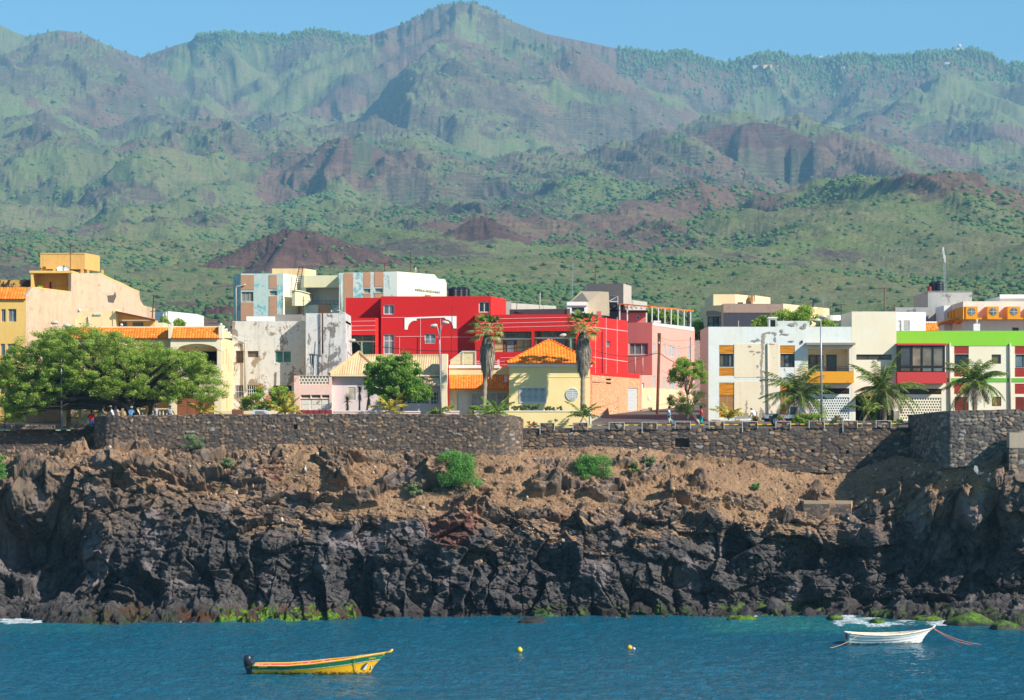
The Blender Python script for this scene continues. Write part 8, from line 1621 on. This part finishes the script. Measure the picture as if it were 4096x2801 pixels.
Yp = 206.6; person('person in red shirt and blue striped shorts standing at the low wall under the acacia', (WX(727, Yp), Yp, WZ(1480, Yp)-.72), .35, dict(ell=(-.30, .04, 1.16), wrl=(-.16, .16, 1.36)), cloth_mat('red_shirt', lin(206, 26, 36)), cloth_mat('blue_trousers', lin(30, 76, 170)), 1.74, short=False)
Yb = 201.2; zb_ = WZ(1420, 200.6)
def seat(label, x, yaw, sh, pa, dz=0, Y=Yb, **k): return person(label, (WX(x, Y), Y, zb_-.50+dz), yaw, dict(sit, **k.pop('pose', {})), sh, pa, 1.72, short=True, **k)
seat('person in dark camouflage shirt sitting at the left end of the bastion wall', 802, -1.3, cloth_mat('camo_shirt', lin(60, 74, 66), lin(110, 120, 104)), cloth_mat('grey_camo', lin(120, 122, 116), lin(70, 70, 70)))
seat('person in white t-shirt and blue jeans sitting with their back turned on the bastion wall', 898, 1.9, cloth_mat('white_tee', lin(214, 220, 216)), cloth_mat('blue_jeans', lin(34, 84, 130)), hat=(flat('straw_hat', lin(150, 130, 100)), 'cap')); seat('person in lilac shirt half hidden behind the one in the white t-shirt', 930, 2.6, cloth_mat('lilac_shirt', lin(186, 160, 170)), cloth_mat('dark_pants', lin(40, 44, 54)), 0, 201.9)
seat('person in blue plaid shirt and pale cap hunched under the acacia trunk', 1035, -.3, cloth_mat('plaid_shirt', lin(70, 110, 150), lin(120, 160, 190)), cloth_mat('dark_pants2', lin(36, 40, 50)), -.06, hat=(flat('pale_cap', lin(150, 170, 180)), 'cap'), pose=dict(wrl=(-.04, .34, 1.04), wrr=(.05, .34, 1.04), ell=(-.2, .34, .80), elr=(.2, .34, .80)))
seat('person in grey lilac t-shirt and dark cap sitting sideways on the bastion wall', 1243, 1.35, cloth_mat('grey_tee', lin(168, 164, 178)), cloth_mat('grey_trousers', lin(110, 110, 112)), .06, hat=(flat('dark_cap', lin(60, 62, 66)), 'cap'), pose=dict(cst=(0, .02, .88), nek=(0, .02, 1.05), hd0=(0, .03, 1.13), hd1=(0, .05, 1.21), hd2=(0, .05, 1.27), nose=(0, .14, 1.18), shl=(-.17, 0, .99), shr=(.17, 0, .99), ell=(-.22, 0, .74), elr=(.22, 0, .74), wrl=(-.12, .2, .68), wrr=(.12, .2, .70)))
Yp = 201.6; person('person in black and white patterned shirt and grey hat standing behind the bastion wall', (WX(1352, Yp), Yp, WZ(1325, Yp)-1.80), math.pi, dict(ell=(-.28, .02, 1.16), wrl=(-.34, -.02, .90), elr=(.28, .02, 1.16), wrr=(.34, -.02, .90)), cloth_mat('patterned_shirt', lin(34, 50, 66), lin(190, 200, 204)), cloth_mat('black_trousers', lin(30, 30, 36)), 1.74, short=False, hat=(flat('grey_hat', lin(150, 152, 156)), 'brim'))
o = thing('tree_stump', 'cut pale tree stump between the seated people', 'stump', tuple(W3(970, 1430, 202.4))); MB().tube([W3(966, 1440, 202.4), W3(970, 1390, 202.4), W3(974, 1358, 202.4)], [.14, .13, .10], 9).build('wood', flat('pale_wood', lin(160, 128, 96), .9, 0, .4), o, sm=True)
# ================================================================== boats
view(0)
t = NT('yellow_hull'); p = t.pos(); sp_ = t.n('ShaderNodeSeparateXYZ'); t.l(p, sp_.inputs[0]); n_ = t.noise(t.pos((1, 1, .6)), 5, 6, .7); gr = t.ramp(t.math('ADD', t.math('MULTIPLY', sp_.outputs[2], -1.7), t.math('MULTIPLY', n_, 1.3)), [(.26, 0), (.50, 1)])
M_YH = t.set(t.mix(t.math('MULTIPLY', gr, .9), lin(250, 186, 20), lin(44, 36, 18)), .45, spec=.4)
def worn(name, c, d, amt=.5, sc=7): t = NT(name); return t.set(t.mix(t.ramp(t.noise(t.pos((1, 1, 1.5)), sc, 6, .72), [(.62-.2*amt, 0), (.68-.1*amt, 1)]), c, d), .55)
M_GH = worn('green_strake', lin(24, 124, 84), lin(150, 176, 150), .15); M_RH = worn('red_inside', lin(206, 62, 62), lin(226, 150, 140), .6, 4); M_WSt = worn('white_strake', lin(226, 222, 208), lin(90, 84, 74), .5, 9); M_YG_ = worn('yellow_gunwale', lin(244, 180, 50), lin(226, 196, 150), .5, 5)
t = NT('white_hull'); sp_ = t.n('ShaderNodeSeparateXYZ'); t.l(t.pos(), sp_.inputs[0]); n_ = t.noise(t.pos((1, 1, .5)), 4, 6, .7); gr = t.ramp(t.math('ADD', t.math('MULTIPLY', sp_.outputs[2], -2.4), t.math('MULTIPLY', n_, 1.2)), [(.22, 0), (.48, 1)])
M_WH2 = t.set(t.mix(t.math('MULTIPLY', gr, .85), t.mix(t.ramp(t.noise(t.pos((1, 1, .35)), 2.5, 5, .7), [(.58, 0), (.72, 1)]), lin(236, 234, 226), lin(206, 168, 110)), lin(92, 70, 40)), .5); M_WIN = worn('worn_white_inside', lin(206, 198, 182), lin(150, 130, 104), .5, 6); M_WGW = worn('worn_gunwale', lin(230, 214, 190), lin(176, 130, 96), .4, 6)
def boat(name, label, O, L, B, prof, draft, bands, inside, gunw, yaw=0, transom=None, thwarts=((.22, .5), (.5, .55), (.72, .45)), rake=.9, clink=0, mats=()):
    """prof(t) gives sheer height above the water; bands = [(v0, v1, name, material, bulge)]"""
    o = thing(name, label, 'boat', O); c, s = math.cos(yaw), math.sin(yaw)
    def T(p): return (O[0]+p[0]*c-p[1]*s, O[1]+p[0]*s+p[1]*c, O[2]+p[2])
    def hb(t): return B/2*(.80+.20*math.sin(math.pi*min(1, t/.8))) * (1-smooth(.50, 1.0, np.array(t))**1.5*.985)
    def sec(t, v, side, off=0.0):
        zs = prof(t); zk = -draft*(1-.35*t**3); z = zk+(zs-zk)*v; f = (v**.45)*(1-.18*(1-v)); b_ = float(hb(t))*f; x = t*(L-rake)+rake*(v*v)*float(smooth(.45, 1.0, np.array(t))); return (x, side*max(.012, b_+off), z)
    nt_ = 40
    for (v0, v1, nm, mt, bl) in bands:
        m = MB(); nv = max(2, int((v1-v0)*(22 if not clink else 40)))
        for side in (-1, 1):
            n0 = len(m.v)
            for i in range(nt_+1):
                for j in range(nv+1):
                    v = v0+(v1-v0)*j/nv; q = 0
                    if clink: fr = (v*clink) % 1.0; q = .035*(1-fr)
                    m.v.append(T(sec(i/nt_, v, side, bl+q)))
            for i in range(nt_):
                for j in range(nv): a = n0+i*(nv+1)+j; f = (a, a+nv+1, a+nv+2, a+1); m.f.append(f if side < 0 else f[::-1])
        m.build(nm, mt, o, sm=not clink)
    m = MB()
    for side in (-1, 1):
        n0 = len(m.v)
        for i in range(nt_+1):
            for v in (.30, .55, .80, 1.0): m.v.append(T(sec(i/nt_*.985, v, side, -.05)))
        for i in range(nt_):
            for j in range(3): a = n0+i*4+j; f = (a, a+4, a+5, a+1); m.f.append(f[::-1] if side < 0 else f)
    n0 = len(m.v)
    for i in range(nt_+1):
        for side in (-1, 1): m.v.append(T(sec(i/nt_*.985, .32, side, -.04)))
    for i in range(nt_): a = n0+i*2; m.f.append((a, a+2, a+3, a+1))
    m.build('inner_hull', inside, o)
    g_ = MB()
    for side in (-1, 1):
        P = [Vector(T(sec(i/nt_, 1.0, side, -.02)))+Vector((0, 0, .01)) for i in range(nt_+1)]; g_ = MB(); g_.tube(P, .045, 6); g_.build('gunwale', gunw, o, sm=True)
    tr = [T(sec(0, v, -1)) for v in (.02, .2, .4, .6, .8, 1.0)]+[T(sec(0, v, 1)) for v in (1.0, .8, .6, .4, .2, .02)]; MB().slab([(x, y, z) for x, y, z in tr], (-c, -s, 0), .06).build('transom', transom or bands[0][3], o)
    for tq, zq in thwarts:
        w_ = float(hb(tq))*(zq+.3)**.45*.9; x = tq*(L-rake); z = -draft+(prof(tq)+draft)*.78; v_ = [T((x-.14, -w_, z)), T((x+.14, -w_, z)), T((x+.14, w_, z)), T((x-.14, w_, z))]; MB().slab(v_, (0, 0, 1), .04).build('thwart', inside if not mats else mats[0], o)
    return o, T, sec
Yy = 151.5; Oy = ((1014-CX)*Yy/FPX, Yy, 0.0); kk = Yy/FPX; Ly = (1560-1014)*kk
prY = lambda t: float(np.interp(t, [0, .29, .49, .72, .9, 1.0], [.58, .58, .68, .92, 1.18, 1.30]))
oy, TY_, secY = boat('fishing_boat', 'yellow and green wooden fishing boat with outboard motor on the near water', Oy, Ly, 1.75, prY, .28,
   [(0, .70, 'hull', M_YH, 0), (.70, .73, 'rub_rail', M_WSt, .03), (.73, .95, 'green_strake', M_GH, .01), (.95, 1.0, 'sheer_strake', M_YG_, .02)], M_RH, M_YG_, .0, M_YH, ((.2, .5), (.38, .5), (.58, .5), (.74, .4)), 1.15)
P_ = Vector(TY_(secY(1, 1, 1))); MB().tube([P_-Vector((.25, 0, .08)), P_+Vector((.05, 0, .04)), P_+Vector((.16, 0, .16))], [.08, .075, .05], 7).build('stem_head', M_YG_, oy, sm=True)
# outboard motor (a part of the boat) 
Em = W3(992, 2640, Yy); M_OB = flat('navy_motor', (.02, .024, .04), .35, 0, .1, .5); b = MB(); b.lathe((Em.x, Em.y, WZ(2660, Yy)-.05), [(0, .16), (.08, .23), (.32, .27), (.50, .25), (.60, .18), (.64, .08)], 16); mo = b.build('outboard_motor', M_OB, oy, sm=True)
b = MB(); b.slab([W3(976, 2662, Yy-.06), W3(1010, 2662, Yy-.06), W3(1003, 2705, Yy-.06), W3(1000, 2720, Yy-.06), W3(988, 2720, Yy-.06), W3(986, 2690, Yy-.06)], (0, -1, 0), .14); b.build('motor_leg', M_OB, mo); b = MB(); b.tube([W3(1003, 2636, Yy-.1), W3(1018, 2618, Yy-.1)], .022, 5).build('tiller', F_DK, mo); MB().box(Em.x-.05, Yy-.15, WZ(2672, Yy), WX(1018, Yy), Yy+.15, WZ(2655, Yy)).build('clamp', F_DK, mo)
# lettering and the painted sea animal on the near side
class _F: pass
def near_pt(px, py, off=.02, T=TY_, sec=secY, L_=Ly):
    best = None
    for i in range(0, 101, 1):
        for j in range(0, 41, 1):
            q = T(sec(i/100, j/40, -1, off)); x = CX+q[0]/q[1]*FPX; y = HY-(q[2]-CH)/q[1]*FPX; e = (x-px)**2+(y-py)**2
            if best is None or e < best[0]: best = (e, q)
    return Vector(best[1])
def hull_text(body, px, py, hpx, mat, ang=0.0, sxk=.8):
    c = bpy.data.curves.new('lettering', 'FONT'); c.body = body; c.size = 1; c.extrude = .004; c.align_x = 'CENTER'; c.align_y = 'CENTER'; o = bpy.data.objects.new('lettering', c); COL.objects.link(o); bpy.context.view_layer.update(); me = bpy.data.meshes.new_from_object(o.evaluated_get(bpy.context.evaluated_depsgraph_get())); bpy.data.objects.remove(o)
    C = near_pt(px, py, .0); C2 = near_pt(px+12, py, 0); u = (C2-C); u.z = 0; u.normalize(); n = Vector((u.y, -u.x, 0)); k = hpx*kk/.7; ca, sa = math.cos(ang), math.sin(ang)
    C = C+n*.06-rootloc(oy)
    for v in me.vertices:
        q = v.co.copy(); x, z = q.x*k*sxk, q.y*k; v.co = C+u*(x*ca-z*sa)+Vector((0, 0, 1))*(x*sa+z*ca)+n*q.z
    me.materials.clear(); me.materials.append(mat); oo = bpy.data.objects.new('lettering', me); COL.objects.link(oo); oo.parent = oy
M_YLT = flat('yellow_letters', lin(250, 210, 40)); hull_text('LUCAS', 1051, 2666, 8, M_YLT, .0, 1.0); hull_text('4.007-P', 1487, 2633, 6.5, M_YLT, .1, 1.0)
def decal(pts, mat, name, off=.03):
    m = MB(); P = [near_pt(x, y, off) for x, y in pts]; c = sum(P, Vector((0, 0, 0)))/len(P); n = len(P); m.add([tuple(c)]+[tuple(q) for q in P], [(0, i+1, (i+1) % n+1) for i in range(n)]); m.build(name, mat, oy)
decal([(1444, 2680), (1450, 2664), (1462, 2654), (1474, 2650), (1470, 2664), (1462, 2680)], flat('grey_paint', lin(90, 86, 78)), 'painted_mark', .03); decal([(1452, 2679), (1460, 2664), (1474, 2651), (1470, 2666), (1463, 2679)], flat('white_mark', lin(230, 228, 220)), 'painted_mark', .04); decal([(1483, 2680), (1484, 2658), (1489, 2666), (1500, 2678)], flat('white_mark2', lin(226, 222, 210)), 'painted_mark', .04)
b = MB(); b.tube([near_pt(1440, 2622, .03)+Vector((0, .3, .1)), near_pt(1416, 2632, .06), near_pt(1420, 2660, .07), near_pt(1424, 2685, .07), near_pt(1433, 2699, .08)], .02, 6); b.build('rope', flat('green_rope', lin(150, 180, 130)), oy)
Yw = 171.3; kw = Yw/FPX; Ow = ((3388-CX)*Yw/FPX, Yw, 0.0); Lw = (3742-3388)*kw; prW = lambda t: float(np.interp(t, [0, .2, .45, .65, .82, .93, 1.0], [.76, .66, .62, .66, .78, .90, 1.0]))
ow, TW_, secW = boat('rowing_boat', 'white clinker rowing boat with worn rim moored near the foam', Ow, Lw, 1.9, prW, .25, [(0, .93, 'hull', M_WH2, 0), (.93, 1.0, 'sheer_strake', M_WGW, .035)], M_WIN, M_WGW, .12, flat('blue_grey_transom', lin(196, 206, 214), .6), ((.25, .5), (.5, .55), (.75, .4)), .8, 5, (flat('yellow_thwart', lin(236, 186, 50)),))
P_ = Vector(TW_(secW(1, 1, 1))); MB().tube([P_-Vector((.25, 0, .12)), P_+Vector((.02, 0, .04)), P_+Vector((.14, 0, .2))], [.08, .08, .055], 7).build('stem_head', M_WGW, ow, sm=True)
q0 = Vector(TW_(secW(0, 1, 0))); MB().box(q0.x-.075, q0.y-.16, q0.z-.42, q0.x-.062, q0.y+.16, q0.z-.02).build('sculling_notch', flat('rust_notch', lin(110, 76, 58)), ow)
M_RP = flat('orange_rope', lin(214, 132, 104)); o = thing('mooring_rope', 'pair of orange ropes running from the white boat bow into the sea', 'rope', tuple(P_))
for (x, y) in ((3925, 2575), (3885, 2576)):
    e = Vector(((x-CX)*CH/(y-HY), CH*FPX/(y-HY), -.05)); b = MB(); b.tube([P_.lerp(e, k/14)-Vector((0, 0, .55*4*(k/14)*(1-k/14)*.35)) for k in range(15)], .018, 5); b.build('rope', M_RP, o)
o = thing('mooring_rope', 'single tan rope from the white boat stern to the left', 'rope', tuple(q0)); e = Vector(((3300-CX)*CH/(2592-HY), CH*FPX/(2592-HY), -.05)); s0_ = Vector(TW_(secW(.12, 1, -1))); b = MB(); b.tube([s0_.lerp(e, k/12)-Vector((0, 0, .18*4*(k/12)*(1-k/12))) for k in range(13)], .018, 5); b.build('rope', flat('tan_rope', lin(200, 160, 110)), o)
M_BUO = flat('yellow_buoy', lin(250, 214, 30), .4)
for x, y, r_, lb, m_ in ((2079, 2606, 11, 'round yellow buoy left of the other buoy pair', M_BUO), (2519, 2598, 11, 'egg shaped orange yellow buoy with a white float beside it', flat('amber_buoy', lin(246, 186, 20), .4)), (2536, 2599, 6, 'small white float touching the amber buoy', F_WH)):
    Y = CH*FPX/(y-HY); P = Vector(((x-CX)*Y/FPX, Y, 0)); rr = r_*Y/FPX; o = thing('buoy', lb, 'buoy', tuple(P)); MB().ball(P+Vector((0, 0, rr*.55)), rr, 16).build('float', m_, o, sm=True); MB().lathe(P+Vector((0, 0, rr*1.5)), [(0, rr*.22), (rr*.25, rr*.16)], 8).build('cap', m_, o)
# small finds on the rocks
if 'cliff_pt' in globals():
    P = cliff_pt(1432, 2305); o = thing('litter', 'small red plastic scrap lying on the dark rocks', 'litter', tuple(P)); rock = MB().slab([P+Vector((-.12, -.2, 0)), P+Vector((.1, -.2, -.06)), P+Vector((.14, -.2, .05)), P+Vector((-.02, -.2, .12))], (0, -1, .2), .05).build('scrap', flat('red_plastic', lin(226, 70, 80)), o)
    P = cliff_pt(3905, 1880); o = thing('tarpaulin', 'torn pale cloth snagged on the slope under the corner bastion', 'cloth', tuple(P)); MB().slab([P+Vector((-.15, -.4, .35)), P+Vector((.05, -.45, .3)), P+Vector((.2, -.5, -.15)), P+Vector((.9, -.45, -.1)), P+Vector((.85, -.45, -.25)), P+Vector((.1, -.5, -.35)), P+Vector((-.2, -.4, 0))], (0, -1, .4), .05).build('cloth', flat('pale_cloth', lin(206, 196, 180)), o)
# road kerb and painted edge of the side street
view(3); o = thing('kerb', 'pale kerb stone line along the cobbled side street', 'kerb', tuple(W3(1300, 1480, 208))); b = MB()
z_ = lambda Y: gz(Y)
for (xa, ya, xb, yb) in ((9.0, 244, 5.8, 214), (16.0, 233, 15.2, 214)):
    d_ = Vector((xb-xa, yb-ya)).normalized(); n_ = Vector((d_.y, -d_.x)); pts = [Vector((xa, ya))+n_*.1, Vector((xb, yb))+n_*.1, Vector((xb, yb))-n_*.1, Vector((xa, ya))-n_*.1]; b.add([(q.x, q.y, z_(q.y)-.05) for q in pts]+[(q.x, q.y, z_(q.y)+.13) for q in pts], [(3, 2, 1, 0), (4, 5, 6, 7), (0, 1, 5, 4), (1, 2, 6, 5), (2, 3, 7, 6), (3, 0, 4, 7)])
b.build('kerbstones', M_PIPE, o)
# ================================================================== haze
hb = MB().box(-2700, -320, -4.5, 2700, 8950, 1330)
t = NT('haze'); t.t.nodes.remove(t.b); v = t.n('ShaderNodeVolumePrincipled'); v.inputs['Color'].default_value = (.36, .72, 1.0, 1)
v.inputs['Density'].default_value = 1.0e-4; v.inputs['Anisotropy'].default_value = 0.0; t.l(v.outputs[0], t.out.inputs['Volume'])
tag(hb.build('haze', t.m), 'thin blue haze over the town and mountains', None, None, 'stuff')
